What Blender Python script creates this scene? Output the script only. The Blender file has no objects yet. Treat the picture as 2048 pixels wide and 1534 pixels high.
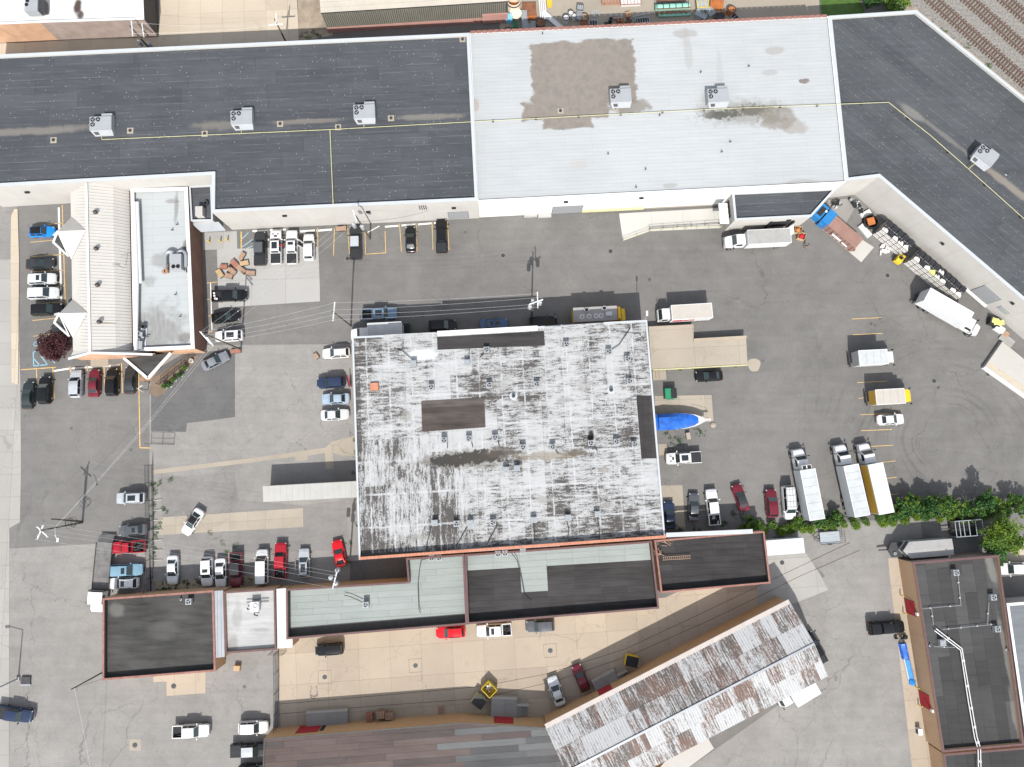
import bpy, math, random
import numpy as np
from mathutils import Vector, Matrix
random.seed(7); RNG = np.random.default_rng(7)
R = math.radians
S = bpy.context.scene
COL = S.collection

# ------------------------------------------------------------------ camera, sky, sun, exposure
CAM_H = 116.0
NADIR = (1000.0, 915.0)            # pixel of the 2048x1534 photograph straight below the drone
FPX = 2048 * 24 / 36.0
_d = Vector((NADIR[0] - 1024, -(NADIR[1] - 767), -FPX)).normalized()
_z = -_d
_y = (Vector((0, 1, 0)) - _z * _z.y).normalized()
_x = _y.cross(_z)
CAM_R = Matrix((_x, _y, _z))       # camera -> world
cam_data = bpy.data.cameras.new('drone_camera')
cam_data.lens = 24; cam_data.sensor_width = 36; cam_data.clip_start = 1; cam_data.clip_end = 2000
cam = bpy.data.objects.new('drone_camera', cam_data)
cam.matrix_world = Matrix.Translation((0, 0, CAM_H)) @ CAM_R.to_4x4()
COL.objects.link(cam); S.camera = cam

SUN_EL, SUN_DX = 47.0, 0.02        # light travels to +Y (image up)
world = bpy.data.worlds.new('World'); S.world = world; world.use_nodes = True
wn = world.node_tree.nodes; wn.clear()
sky = wn.new('ShaderNodeTexSky'); sky.sky_type = 'NISHITA'; sky.sun_disc = False
sky.sun_elevation = R(SUN_EL); sky.sun_rotation = R(180)
bg = wn.new('ShaderNodeBackground'); bg.inputs[1].default_value = 0.165
wo = wn.new('ShaderNodeOutputWorld')
hs = wn.new('ShaderNodeHueSaturation'); hs.inputs['Saturation'].default_value = .38      # thin high cloud: a paler sky
world.node_tree.links.new(sky.outputs[0], hs.inputs['Color']); world.node_tree.links.new(hs.outputs[0], bg.inputs[0]); world.node_tree.links.new(bg.outputs[0], wo.inputs[0])
sl = bpy.data.lights.new('sun', 'SUN'); sl.energy = 3.95; sl.angle = R(0.53); sl.color = (1, 0.965, 0.91)
so = bpy.data.objects.new('sun', sl); COL.objects.link(so)
so.rotation_mode = 'QUATERNION'
so.rotation_quaternion = Vector((SUN_DX, math.cos(R(SUN_EL)), -math.sin(R(SUN_EL)))).to_track_quat('-Z', 'Y')
S.view_settings.view_transform = 'Standard'; S.view_settings.look = 'None'
S.view_settings.exposure = 0.74; S.view_settings.gamma = 1; S.view_settings.use_curve_mapping = False
S.cycles.max_bounces = 6; S.cycles.diffuse_bounces = 3; S.cycles.glossy_bounces = 3

def W(px, py, h=0.0):
    """world point on the level z = h that the photograph shows at pixel (px, py)"""
    v = CAM_R @ Vector((px - 1024, -(py - 767), -FPX))
    t = (h - CAM_H) / v.z
    return Vector((v.x * t, v.y * t, h))
def WP(pts, h=0.0): return [W(p[0], p[1], h).to_2d() for p in pts]

# ------------------------------------------------------------------ mesh building
class MB:
    def __init__(s): s.v = []; s.f = []; s.m = []
    def add(s, vs, fs, mi=0):
        b = len(s.v); s.v += [tuple(v) for v in vs]
        for f in fs: s.f.append(tuple(i + b for i in f)); s.m.append(mi)
        return s
    def box(s, x0, x1, y0, y1, z0, z1, mi=0):
        return s.add([(x0,y0,z0),(x1,y0,z0),(x1,y1,z0),(x0,y1,z0),(x0,y0,z1),(x1,y0,z1),(x1,y1,z1),(x0,y1,z1)],
                     [(0,3,2,1),(4,5,6,7),(0,1,5,4),(1,2,6,5),(2,3,7,6),(3,0,4,7)], mi)
    def obox(s, cx, cy, z0, sx, sy, sz, a=0, mi=0):
        c, n = math.cos(a), math.sin(a); q = []
        for z in (z0, z0 + sz):
            for x, y in ((-sx/2,-sy/2),(sx/2,-sy/2),(sx/2,sy/2),(-sx/2,sy/2)): q.append((cx+x*c-y*n, cy+x*n+y*c, z))
        return s.add(q, [(0,3,2,1),(4,5,6,7),(0,1,5,4),(1,2,6,5),(2,3,7,6),(3,0,4,7)], mi)
    def prism(s, poly, z0, z1, mi=0, mt=None):
        n = len(poly); vs = [(p[0],p[1],z0) for p in poly] + [(p[0],p[1],z1) for p in poly]
        s.add(vs, [(i,(i+1)%n,(i+1)%n+n,i+n) for i in range(n)], mi)
        b = len(s.v) - n; s.f.append(tuple(range(b, b+n))); s.m.append(mi if mt is None else mt)
        return s
    def quad(s, a, b, c, d, mi=0): return s.add([a,b,c,d], [(0,1,2,3)], mi)
    def beam(s, a, b, w, h, mi=0):
        a, b = Vector(a), Vector(b); d = (b-a).normalized()
        up = Vector((0,0,1)) if abs(d.z) < .95 else Vector((1,0,0))
        r = d.cross(up).normalized(); u = r.cross(d)
        q = [p + r*x*w/2 + u*y*h/2 for p in (a,b) for x,y in ((-1,-1),(1,-1),(1,1),(-1,1))]
        return s.add(q, [(0,3,2,1),(4,5,6,7),(0,1,5,4),(1,2,6,5),(2,3,7,6),(3,0,4,7)], mi)
    def tube(s, a, b, r, n=8, r2=None, mi=0, caps=True):
        a, b = Vector(a), Vector(b); d = (b-a).normalized(); r2 = r if r2 is None else r2
        up = Vector((0,0,1)) if abs(d.z) < .95 else Vector((1,0,0))
        x = d.cross(up).normalized(); y = x.cross(d); q = []
        for p, rr in ((a,r),(b,r2)):
            for i in range(n):
                t = 2*math.pi*i/n; q.append(p + x*math.cos(t)*rr + y*math.sin(t)*rr)
        fs = [(i,(i+1)%n,(i+1)%n+n,i+n) for i in range(n)]
        if caps: fs += [tuple(range(n-1,-1,-1)), tuple(range(n,2*n))]
        return s.add(q, fs, mi)
    def path(s, pts, r, n=5, mi=0):
        for a, b in zip(pts, pts[1:]): s.tube(a, b, r, n, mi=mi)
        return s
    def ring(s, c, ro, ri, h, n=14, mi=0):
        q = []
        for z, r in ((0,ro),(h,ro),(h,ri),(0,ri)):
            for i in range(n): t = 2*math.pi*i/n; q.append((c[0]+r*math.cos(t), c[1]+r*math.sin(t), c[2]+z))
        return s.add(q, [(k*n+i, k*n+(i+1)%n, (k+1)%4*n+(i+1)%n, (k+1)%4*n+i) for k in range(4) for i in range(n)], mi)
    def loft(s, rings, mi=0, caps=True):
        n = len(rings[0]); q = [p for r in rings for p in r]; fs = []
        for k in range(len(rings)-1):
            for i in range(n): fs.append((k*n+i, k*n+(i+1)%n, (k+1)*n+(i+1)%n, (k+1)*n+i))
        if caps: fs += [tuple(range(n-1,-1,-1)), tuple(range((len(rings)-1)*n, len(rings)*n))]
        return s.add(q, fs, mi)
    def mesh(s, name, mats, smooth=None, off=None):
        me = bpy.data.meshes.new(name)
        v = s.v if off is None else [(a-off[0], b-off[1], c-off[2]) for a,b,c in s.v]
        me.from_pydata(v, [], s.f)
        for m in mats: me.materials.append(m)
        if len(mats) > 1: me.polygons.foreach_set('material_index', s.m)
        if smooth is not None:
            me.polygons.foreach_set('use_smooth', [True]*len(s.f)); me.set_sharp_from_angle(angle=R(smooth))
        me.update(); return me

def ML(m): return m if isinstance(m, (list, tuple)) else [m]
def link(name, me, parent=None):
    o = bpy.data.objects.new(name, me); COL.objects.link(o)
    if parent is not None: o.parent = parent
    return o
def tag(o, label=None, cat=None, group=None, kind=None):
    for k, v in (('label',label),('category',cat),('group',group),('kind',kind)):
        if v: o[k] = v
    return o
def thing(name, label, cat, loc=(0,0,0), rz=0.0, group=None, kind=None):
    o = bpy.data.objects.new(name, None); COL.objects.link(o)
    o.location = loc; o.rotation_euler = (0,0,rz); o.empty_display_size = .3
    return tag(o, label, cat, group, kind)
def root(o):
    while o.parent is not None: o = o.parent
    return o
def part(name, mb, mats, parent, smooth=None, world=False, kind=None, label=None):
    """one mesh object under its thing; world=True: the coordinates were given in world space"""
    off = None
    if world: off = tuple(root(parent).location)
    o = link(name, mb.mesh(name, ML(mats), smooth, off), parent)
    return tag(o, label, kind=kind)
CACHE = {}
def cpart(name, key, fn, mats, parent, loc=None, rot=None, smooth=None):
    """like part, sharing the mesh between alike pieces; materials sit on the object"""
    if key not in CACHE: CACHE[key] = fn().mesh(name, ML(mats), smooth)
    o = link(name, CACHE[key], parent)
    for i, m in enumerate(ML(mats)):
        if o.material_slots[i].material is not m:
            o.material_slots[i].link = 'OBJECT'; o.material_slots[i].material = m
    if loc is not None: o.location = loc
    if rot is not None: o.rotation_euler = rot
    return o
def solo(name, mb, mats, label, cat, loc=None, rz=0, group=None, smooth=None):
    """a thing that is one mesh"""
    me = mb.mesh(name, ML(mats), smooth, loc if loc is not None and rz == 0 else None)
    o = link(name, me)
    if loc is not None: o.location = loc
    o.rotation_euler = (0,0,rz)
    return tag(o, label, cat, group)
def struct(name, mb, mats, parent=None):
    return tag(link(name, mb.mesh(name, ML(mats)), parent), kind='structure')

# ------------------------------------------------------------------ materials
class G:
    def __init__(s, name):
        s.mat = bpy.data.materials.new(name); s.mat.use_nodes = True
        s.t = s.mat.node_tree; s.t.nodes.clear()
        s.out = s.t.nodes.new('ShaderNodeOutputMaterial'); s.b = s.t.nodes.new('ShaderNodeBsdfPrincipled')
        s.t.links.new(s.b.outputs[0], s.out.inputs[0])
    def n(s, typ, ins=None, out=0, **at):
        nd = s.t.nodes.new(typ)
        for k, v in at.items(): setattr(nd, k, v)
        for k, v in (ins or {}).items(): s.set(nd.inputs[k], v)
        return nd.outputs[out]
    def set(s, sock, v):
        if isinstance(v, bpy.types.NodeSocket): s.t.links.new(v, sock)
        elif isinstance(v, (tuple, list)) and len(v) == 3 and sock.type == 'RGBA': sock.default_value = (*v, 1)
        else: sock.default_value = v
    def m(s, op, a, b=0.0, c=None, clamp=False):
        d = {0:a, 1:b}
        if c is not None: d[2] = c
        return s.n('ShaderNodeMath', d, operation=op, use_clamp=clamp)
    def mix(s, f, a, b, mode='MIX'): return s.n('ShaderNodeMixRGB', {0:f, 1:a, 2:b}, blend_type=mode)
    def pos(s): return s.n('ShaderNodeNewGeometry', out=0)
    def objc(s): return s.n('ShaderNodeTexCoord', out=3)
    def rnd(s): return s.n('ShaderNodeObjectInfo', out=5)
    def mp(s, v, loc=(0,0,0), rz=0.0, sc=(1,1,1)): return s.n('ShaderNodeMapping', {0:v, 1:loc, 2:(0,0,rz), 3:sc})
    def noise(s, v, sc, det=4, rough=.55, dist=0.0, out=0): return s.n('ShaderNodeTexNoise', {'Vector':v,'Scale':sc,'Detail':det,'Roughness':rough,'Distortion':dist}, out=out)
    def vor(s, v, sc, feat='F1', out=0, rand=1.0): return s.n('ShaderNodeTexVoronoi', {'Vector':v,'Scale':sc,'Randomness':rand}, out=out, feature=feat)
    def ss(s, x, a, b, lo=0.0, hi=1.0): return s.n('ShaderNodeMapRange', {0:x,1:a,2:b,3:lo,4:hi}, interpolation_type='SMOOTHSTEP')
    def lr(s, x, a, b, lo=0.0, hi=1.0): return s.n('ShaderNodeMapRange', {0:x,1:a,2:b,3:lo,4:hi})
    def ramp(s, x, stops, const=False):
        nd = s.t.nodes.new('ShaderNodeValToRGB'); s.set(nd.inputs[0], x); e = nd.color_ramp.elements
        nd.color_ramp.interpolation = 'CONSTANT' if const else 'LINEAR'
        while len(e) < len(stops): e.new(.5)
        for i, (p, c) in enumerate(stops): e[i].position = p; e[i].color = (*c, 1)
        return nd.outputs[0]
    def sep(s, v): 
        nd = s.t.nodes.new('ShaderNodeSeparateXYZ'); s.set(nd.inputs[0], v); return nd.outputs
    def done(s, col, rough=.9, metal=0.0, bump=None, bs=.3, bd=.02, spec=.3):
        s.set(s.b.inputs['Base Color'], col); s.set(s.b.inputs['Roughness'], rough); s.set(s.b.inputs['Metallic'], metal)
        s.set(s.b.inputs['Specular IOR Level'], spec)
        if bump is not None: s.set(s.b.inputs['Normal'], s.n('ShaderNodeBump', {'Strength':bs,'Distance':bd,'Height':bump}))
        return s.mat
    def blob(s, p, cx, cy, rx, ry, a=0.0, wob=.6, sc=.6, soft=.35):
        """stain with its own ragged outline round a world point"""
        q = s.mp(s.n('ShaderNodeVectorMath', {0:p, 1:(cx,cy,0)}, operation='SUBTRACT'), rz=-a)
        q = s.n('ShaderNodeVectorMath', {0:q, 1:(1/rx,1/ry,0)}, operation='MULTIPLY')
        d = s.n('ShaderNodeVectorMath', {0:q}, out=1, operation='LENGTH')
        d = s.m('ADD', d, s.m('MULTIPLY', s.m('SUBTRACT', s.noise(p, sc, 5, .6), .5), wob*2))
        return s.ss(d, 1.0, 1.0-soft)
BA = R(3.0)         # the yard's buildings are turned by three degrees

def plain(name, col, rough=.7, var=.15, sc=1.5, metal=0.0, dirt=0.0, spec=.3, bump=0.0):
    g = G(name); p = g.objc(); n = g.noise(p, sc, 5, .6)
    c = g.mix(1.0, col, g.n('ShaderNodeCombineColor', {0:g.lr(n,.25,.75,1-var,1+var),1:g.lr(n,.25,.75,1-var,1+var),2:g.lr(n,.25,.75,1-var,1+var)}), 'MULTIPLY')
    if dirt: c = g.mix(g.ss(g.noise(p, sc*.4, 6, .7), .48, .72, 0, dirt), c, (.09,.075,.06))
    return g.done(c, rough, metal, n if bump else None, bump, .02, spec)
def rgbv(g, v): return g.n('ShaderNodeCombineColor', {0:v,1:v,2:v})
def paint(name, col, rough=.28):
    g = G(name); p = g.objc(); n = g.noise(p, 1.2, 4, .6)
    c = g.mix(1.0, col, rgbv(g, g.lr(n,.3,.7,.9,1.08)), 'MULTIPLY')
    g.set(g.b.inputs['Coat Weight'], .25); g.set(g.b.inputs['Coat Roughness'], .12)
    return g.done(c, rough, .1, spec=.3)

def asphalt(name, col, crack=.3, fine=.0, tracks=0.0, patch=.12, seal=False):
    g = G(name); p = g.pos()
    big = g.noise(p, .035, 5, .62); mid = g.noise(p, .35, 6, .6); fin = g.noise(p, 6.0, 3, .7)
    v = g.m('ADD', g.lr(big,.3,.7,1-patch*1.3,1+patch*1.3), g.lr(mid,.3,.7,-.08,.08)); v = g.m('ADD', v, g.lr(g.noise(p,.12,6,.7,.6),.35,.65,-.06,.06))
    v = g.m('ADD', v, g.lr(fin,.2,.8,-.09,.09))
    # wheel-polished streaks along the driving direction
    st = g.noise(g.mp(p, rz=-BA, sc=(.05,.9,1)), 1.0, 4, .6)
    v = g.m('ADD', v, g.lr(st,.3,.7,-.05,.05))
    if tracks:
        c = W(1965, 850)
        q = g.n('ShaderNodeVectorMath', {0:p,1:(c.x-2,c.y,0)}, operation='SUBTRACT')
        q = g.n('ShaderNodeVectorMath', {0:q, 1:g.n('ShaderNodeVectorMath', {0:g.noise(p,.06,2,.5,out=1),1:(7,7,0)}, operation='MULTIPLY')}, operation='ADD')
        d = g.n('ShaderNodeVectorMath', {0:q}, out=1, operation='LENGTH')
        w = g.noise(g.n('ShaderNodeCombineXYZ', {0:g.m('MULTIPLY',d,1.5),1:g.m('MULTIPLY',g.noise(p,.03,1),3.0)}), 1.0, 3, .65)
        msk = g.m('MULTIPLY', g.ss(d, 34, 16), g.ss(g.noise(p,.08,3), .42, .6))
        v = g.m('SUBTRACT', v, g.m('MULTIPLY', g.m('MULTIPLY', g.ss(w,.5,.64), msk), tracks))
    colr = g.mix(1.0, col, rgbv(g, v), 'MULTIPLY')
    colr = g.mix(g.ss(g.noise(p,.11,5,.65,.4), .6, .78, 0, .28), colr, tuple(min(1,x*1.55+.03) for x in col))
    sm = g.ss(g.noise(g.mp(p, rz=-BA, sc=(.7,1.2,1)), .3, 7, .72, .8), .56, .78, 0, .34)
    colr = g.mix(sm, colr, tuple(x*.45 for x in col))
    gr = g.noise(p, 2.2, 6, .8); colr = g.mix(1.0, colr, rgbv(g, g.lr(gr,.3,.7,.93,1.07)), 'MULTIPLY')
    le = g.vor(g.n('ShaderNodeVectorMath', {0:p, 1:g.n('ShaderNodeVectorMath', {0:g.noise(p,.25,5,.6,out=1),1:(5,5,0)}, operation='MULTIPLY')}, operation='ADD'), .055, 'DISTANCE_TO_EDGE')
    colr = g.mix(g.m('MULTIPLY', g.ss(le,.0035,.001), g.ss(g.noise(p,.05,2), .4, .6, .05, .32)), colr, (.03,.029,.028))
    # oil spots
    oil = g.m('MULTIPLY', g.ss(g.vor(p,.32), .13, .05), g.ss(g.noise(p,.13,2), .56, .64))
    colr = g.mix(g.m('MULTIPLY', oil, .55), colr, (.02,.02,.02))
    dq = g.n('ShaderNodeVectorMath', {0:p, 1:g.n('ShaderNodeVectorMath', {0:g.noise(p,.5,4,.6,out=1),1:(2.6,2.6,0)}, operation='MULTIPLY')}, operation='ADD')
    ed = g.vor(dq, .16, 'DISTANCE_TO_EDGE')
    ck = g.m('MULTIPLY', g.ss(ed,.009,.002), g.ss(g.noise(p,.07,3), .48, .66))
    colr = g.mix(g.m('MULTIPLY', ck, crack*.7), colr, (.018,.017,.016))
    if fine:
        ed2 = g.vor(g.n('ShaderNodeVectorMath', {0:dq,1:(.7,1.1,1)}, operation='MULTIPLY'), .55, 'DISTANCE_TO_EDGE')
        ck2 = g.m('MULTIPLY', g.ss(ed2,.03,.004), g.ss(g.noise(p,.05,4), .36, .6))
        colr = g.mix(g.m('MULTIPLY', ck2, fine), colr, (.035,.033,.03))
    return g.done(colr, .92, 0, fin, .35, .02, .2)
def concrete(name, col, var=.1, stain=.25, crack=.25, rnd=.06):
    g = G(name); p = g.pos()
    big = g.noise(p, .08, 5, .6); fin = g.noise(p, 5, 4, .65)
    v = g.m('ADD', g.lr(big,.3,.7,1-var,1+var*.6), g.lr(fin,.2,.8,-.06,.06))
    v = g.m('ADD', v, g.lr(g.rnd(),0,1,-rnd,rnd))
    c = g.mix(1.0, col, rgbv(g, v), 'MULTIPLY')
    c = g.mix(g.ss(g.noise(p,.25,6,.68,.5), .55, .8, 0, stain), c, tuple(x*.45 for x in col))
    dq = g.n('ShaderNodeVectorMath', {0:p, 1:g.n('ShaderNodeVectorMath', {0:g.noise(p,.6,4,.6,out=1),1:(2,2,0)}, operation='MULTIPLY')}, operation='ADD')
    ck = g.m('MULTIPLY', g.ss(g.vor(dq,.2,'DISTANCE_TO_EDGE'),.012,.003), g.ss(g.noise(p,.09,3), .45, .6))
    c = g.mix(g.m('MULTIPLY', ck, crack), c, tuple(x*.25 for x in col))
    return g.done(c, .9, 0, fin, .3, .02, .2)
def roofing(name, stops, rz=BA, speck=0.0, const=False, streak=.12, dusty=None, dh=7.5):
    """roll roofing; every sheet takes its own tone from a ramp"""
    g = G(name); p = g.pos(); r = g.rnd()
    c = g.ramp(r, stops, const)
    q = g.mp(p, rz=-rz, sc=(.22,1.6,1))
    v = g.m('ADD', g.lr(g.noise(q,1.0,5,.6),.3,.7,1-streak,1+streak), g.lr(g.noise(p,7,3,.7),.2,.8,-.1,.1))
    v = g.m('ADD', v, g.lr(g.noise(p,.12,4,.6),.3,.7,-streak,streak))
    c = g.mix(1.0, c, rgbv(g, v), 'MULTIPLY')
    if speck:
        q2 = g.mp(p, rz=-rz, sc=(1.9,1.15,1))
        sp = g.m('MULTIPLY', g.ss(g.vor(q2, 1.0, rand=.75), .13, .05), g.ss(g.noise(p,.6,3,.7), .40, .56))
        k = g.m('FRACT', g.m('MULTIPLY', g.sep(g.mp(p, rz=-rz))[1], .78)); ln = g.m('MULTIPLY', g.ss(g.m('ABSOLUTE', g.m('SUBTRACT', k, .5)), .07, .02), g.ss(g.noise(q,1.3,4,.7), .42, .62))
        c = g.mix(g.m('MULTIPLY', ln, .22), c, (.22,.225,.23))
        c = g.mix(g.m('MULTIPLY', sp, speck), c, (.34,.36,.36))
    if dusty:
        for (x,y,rx,ry,a,k,dc) in dusty:
            w = W(x, y, dh)
            c = g.mix(g.m('MULTIPLY', g.blob(p, w.x, w.y, rx, ry, a, .5, .5, .6), k), c, dc)
    return g.done(c, .85, 0, g.noise(p,9,3,.7), .25, .01, .25)
def brickm(name, c1, c2, mortar, sc=1.0):
    g = G(name); p = g.pos(); s = g.sep(p)
    uv = g.n('ShaderNodeCombineXYZ', {0:g.m('ADD', s[0], s[1]), 1:s[2]})
    b = g.n('ShaderNodeTexBrick', {'Vector':uv,'Color1':(*c1,1),'Color2':(*c2,1),'Mortar':(*mortar,1),'Scale':sc,'Mortar Size':.012,'Brick Width':.22,'Row Height':.075})
    v = g.lr(g.noise(p,.5,5,.6),.3,.7,.8,1.15)
    return g.done(g.mix(1.0, b, rgbv(g, v), 'MULTIPLY'), .9)
def wallm(name, col, rows=.0, var=.06, streak=.12):
    g = G(name); p = g.pos(); s = g.sep(p)
    v = g.lr(g.noise(p,.3,5,.6),.3,.7,1-var,1+var)
    st = g.noise(g.n('ShaderNodeVectorMath', {0:p,1:(1.2,1.2,.12)}, operation='MULTIPLY'), 1.0, 5, .6)
    v = g.m('SUBTRACT', v, g.ss(st,.52,.75,0,streak))
    if rows:
        k = g.m('FRACT', g.m('MULTIPLY', s[2], 1/rows)); v = g.m('SUBTRACT', v, g.m('MULTIPLY', g.ss(k,.1,.03), .16))
        kx = g.m('FRACT', g.m('MULTIPLY', g.m('ADD', s[0], s[1]), 1/(rows*2)))
        v = g.m('SUBTRACT', v, g.m('MULTIPLY', g.ss(kx,.06,.02), .06))
    return g.done(g.mix(1.0, col, rgbv(g, v), 'MULTIPLY'), .85)
def leafm(name, a, b, c):
    g = G(name); p = g.pos()
    col = g.mix(g.ss(g.noise(p,.8,3,.6),.35,.65), a, b)
    col = g.mix(g.ss(g.noise(p,5,2,.6),.45,.75), col, c)
    g.set(g.b.inputs['Transmission Weight'], 0.0)
    m = g.done(col, .6, 0, spec=.3)
    tr = g.n('ShaderNodeBsdfTranslucent', {0:col}); mx = g.n('ShaderNodeMixShader', {0:.3, 1:g.b.outputs[0], 2:tr})
    g.t.links.new(mx, g.out.inputs[0]); return m
# ------------------------------------------------------------------ the materials in use
M = {}
M['asphalt'] = asphalt('asphalt_yard', (.131,.126,.120), .22, tracks=.16)
M['asphalt_old'] = asphalt('asphalt_old', (.200,.191,.180), .45, .13, patch=.1)
M['asphalt_mid'] = asphalt('asphalt_mid', (.178,.170,.162), .45, .12, patch=.12)
M['asphalt_dark'] = asphalt('asphalt_patch', (.098,.096,.095), .5, .15)
M['conc'] = concrete('concrete_pale', (.275,.265,.247))
M['conc_white'] = concrete('concrete_new', (.295,.288,.275), .06, .12, .1)
M['conc_beige'] = concrete('concrete_beige', (.308,.258,.202), .12, .4, .3, .1)
M['conc_sand'] = concrete('concrete_sandy', (.385,.33,.26), .08, .15, .15)
M['conc_tan'] = concrete('concrete_tan', (.285,.250,.203), .12, .3, .3)
M['conc_grey'] = concrete('concrete_grey', (.21,.203,.19), .12, .3, .3)
M['conc_bright'] = concrete('concrete_bleached', (.375,.362,.335), .08, .15, .1)
M['joint'] = plain('joint_dirt', (.11,.095,.08), .95)
M['yellow_line'] = plain('yellow_line_paint', (.50,.33,.12), .8, .25, 2.0, dirt=.35)
M['white_line'] = plain('white_line_paint', (.62,.60,.56), .8, .15, 2.0, dirt=.3)
M['blue_line'] = plain('blue_line_paint', (.20,.36,.44), .8, .2, 2.0, dirt=.3)
M['grass'] = leafm('grass_blades', (.05,.11,.02), (.08,.15,.03), (.11,.18,.04))
M['ballast'] = plain('track_ballast', (.185,.172,.158), .95, .5, 2.6, bump=1.0)
M['soil'] = plain('dry_soil', (.25,.205,.155), .95, .35, .5, dirt=.5, bump=.5)
M['rust'] = plain('rusty_steel', (.19,.085,.045), .8, .4, 1.2)
M['tie'] = plain('weathered_timber_tie', (.10,.065,.045), .9, .35, 2)
_ = (.043,.047,.053)
M['roof_dark'] = roofing('dark_roll_roofing', [(0,(.047,.051,.057)),(.5,(.052,.056,.062)),(1,(.058,.062,.069))], speck=.85,
    dusty=[(60,266,14,.9,BA,.7,(.16,.145,.13)),(445,254,6,1.0,BA,.6,(.16,.145,.125)),(620,246,8,.6,BA,.6,(.17,.15,.13)),(860,237,8,.7,BA,.65,(.17,.155,.135)),(150,258,4,.7,BA,.5,(.14,.13,.12))])
M['roof_dark_east'] = roofing('dark_roll_roofing_east', [(0,(.049,.053,.058)),(.5,(.056,.060,.065)),(1,(.064,.068,.073))], rz=R(-40.5), speck=.6,
    dusty=[(1822,224,3.5,1.0,R(-40),.6,(.19,.18,.165)),(1890,272,6,.6,R(-40),.5,(.17,.16,.148)),(2015,368,11,.9,R(-40),.7,(.21,.185,.155))])
def white_roof():
    g = G('white_roof_coating'); p = g.pos()
    q = g.mp(p, rz=-BA); s = g.sep(q)
    br = g.n('ShaderNodeTexBrick', {'Vector':q,'Color1':(1,1,1,1),'Color2':(.985,.985,.985,1),'Mortar':(.74,.76,.78,1),'Scale':1.0,'Mortar Size':.022,'Mortar Smooth':.4,'Brick Width':9.0,'Row Height':.62})
    col = g.mix(1.0, (.325,.337,.342), br, 'MULTIPLY')
    col = g.mix(1.0, col, rgbv(g, g.m('ADD', g.lr(g.noise(p,.06,5,.6),.3,.7,.94,1.05), g.lr(g.noise(g.mp(p,rz=-BA,sc=(.2,1.5,1)),1,5),.3,.7,-.04,.04))), 'MULTIPLY')
    W7 = lambda x, y: W(x, y, 7.5)
    def st(x, y, rx, ry, k, c, wob=.55, sc=.5, soft=.35, a=BA):
        nonlocal col
        w = W7(x, y); col = g.mix(g.m('MULTIPLY', g.blob(p, w.x, w.y, rx, ry, a, wob, sc, soft), k), col, c)
    gv = g.mix(g.ss(g.noise(p,1.0,6,.65),.35,.7), (.185,.162,.14), (.15,.136,.122))
    # bare gravel field where the coating is gone: one square and two tongues
    def slab(x0, y0, x1, y1):
        a, b = W7(x0, y0), W7(x1, y1); c = (a+b)/2; hx, hy = abs(b.x-a.x)/2, abs(b.y-a.y)/2
        d = g.n('ShaderNodeVectorMath', {0:p,1:(c.x,c.y,0)}, operation='SUBTRACT'); e = g.sep(g.mp(d, rz=-BA))
        nn = g.m('MULTIPLY', g.m('SUBTRACT', g.noise(g.mp(p,rz=-BA,sc=(.6,1.5,1)),.5,5,.65), .5), 2.4)
        dd = g.m('MAXIMUM', g.m('SUBTRACT', g.m('ABSOLUTE', e[0]), hx), g.m('SUBTRACT', g.m('ABSOLUTE', e[1]), hy))
        return g.ss(g.m('ADD', dd, nn), .22, -.22)
    mk = g.m('MAXIMUM', g.m('MAXIMUM', slab(1062,82,1272,212), slab(1044,205,1215,240)), slab(1085,232,1185,258))
    col = g.mix(mk, col, gv)
    st(1490,226,9.6,3.0,.62,(.175,.168,.148),.75,.7,.7); st(1440,230,4.2,1.1,.9,(.055,.055,.045),1.1,1.6,.6); st(1505,222,5.0,1.3,.85,(.075,.07,.055),1.2,1.7,.6); st(1545,240,3,1.0,.6,(.09,.08,.065),1.1,1.5,.6); st(1410,215,1.6,2.6,.4,(.2,.195,.18),.7,.8,.7)
    st(1555,235,3.6,2.4,.7,(.16,.145,.12),.7); st(1260,212,4.2,1.4,.8,(.15,.13,.11),.6); st(1590,255,2.6,1.5,.5,(.18,.15,.12))
    st(1368,68,2.4,.9,.5,(.2,.19,.17),.6); st(1375,100,.8,4.5,.35,(.22,.21,.19)); st(1548,103,2.0,.9,.5,(.22,.2,.18)); st(1608,163,.9,.5,.85,(.12,.09,.08),.9,1.5,.2)
    st(1340,372,1.6,.6,.5,(.2,.2,.18)); st(1155,330,1.8,.9,.3,(.3,.26,.22)); st(950,210,1.0,1.4,.55,(.26,.2,.16)); st(1600,365,3.0,.7,.45,(.22,.21,.19))
    st(1540,146,1.6,.7,.4,(.22,.2,.19)); st(1440,150,.7,5.0,.25,(.24,.23,.22))
    return g.done(col, .7, 0, s[1], 0.0)
M['roof_white'] = white_roof()
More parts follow.
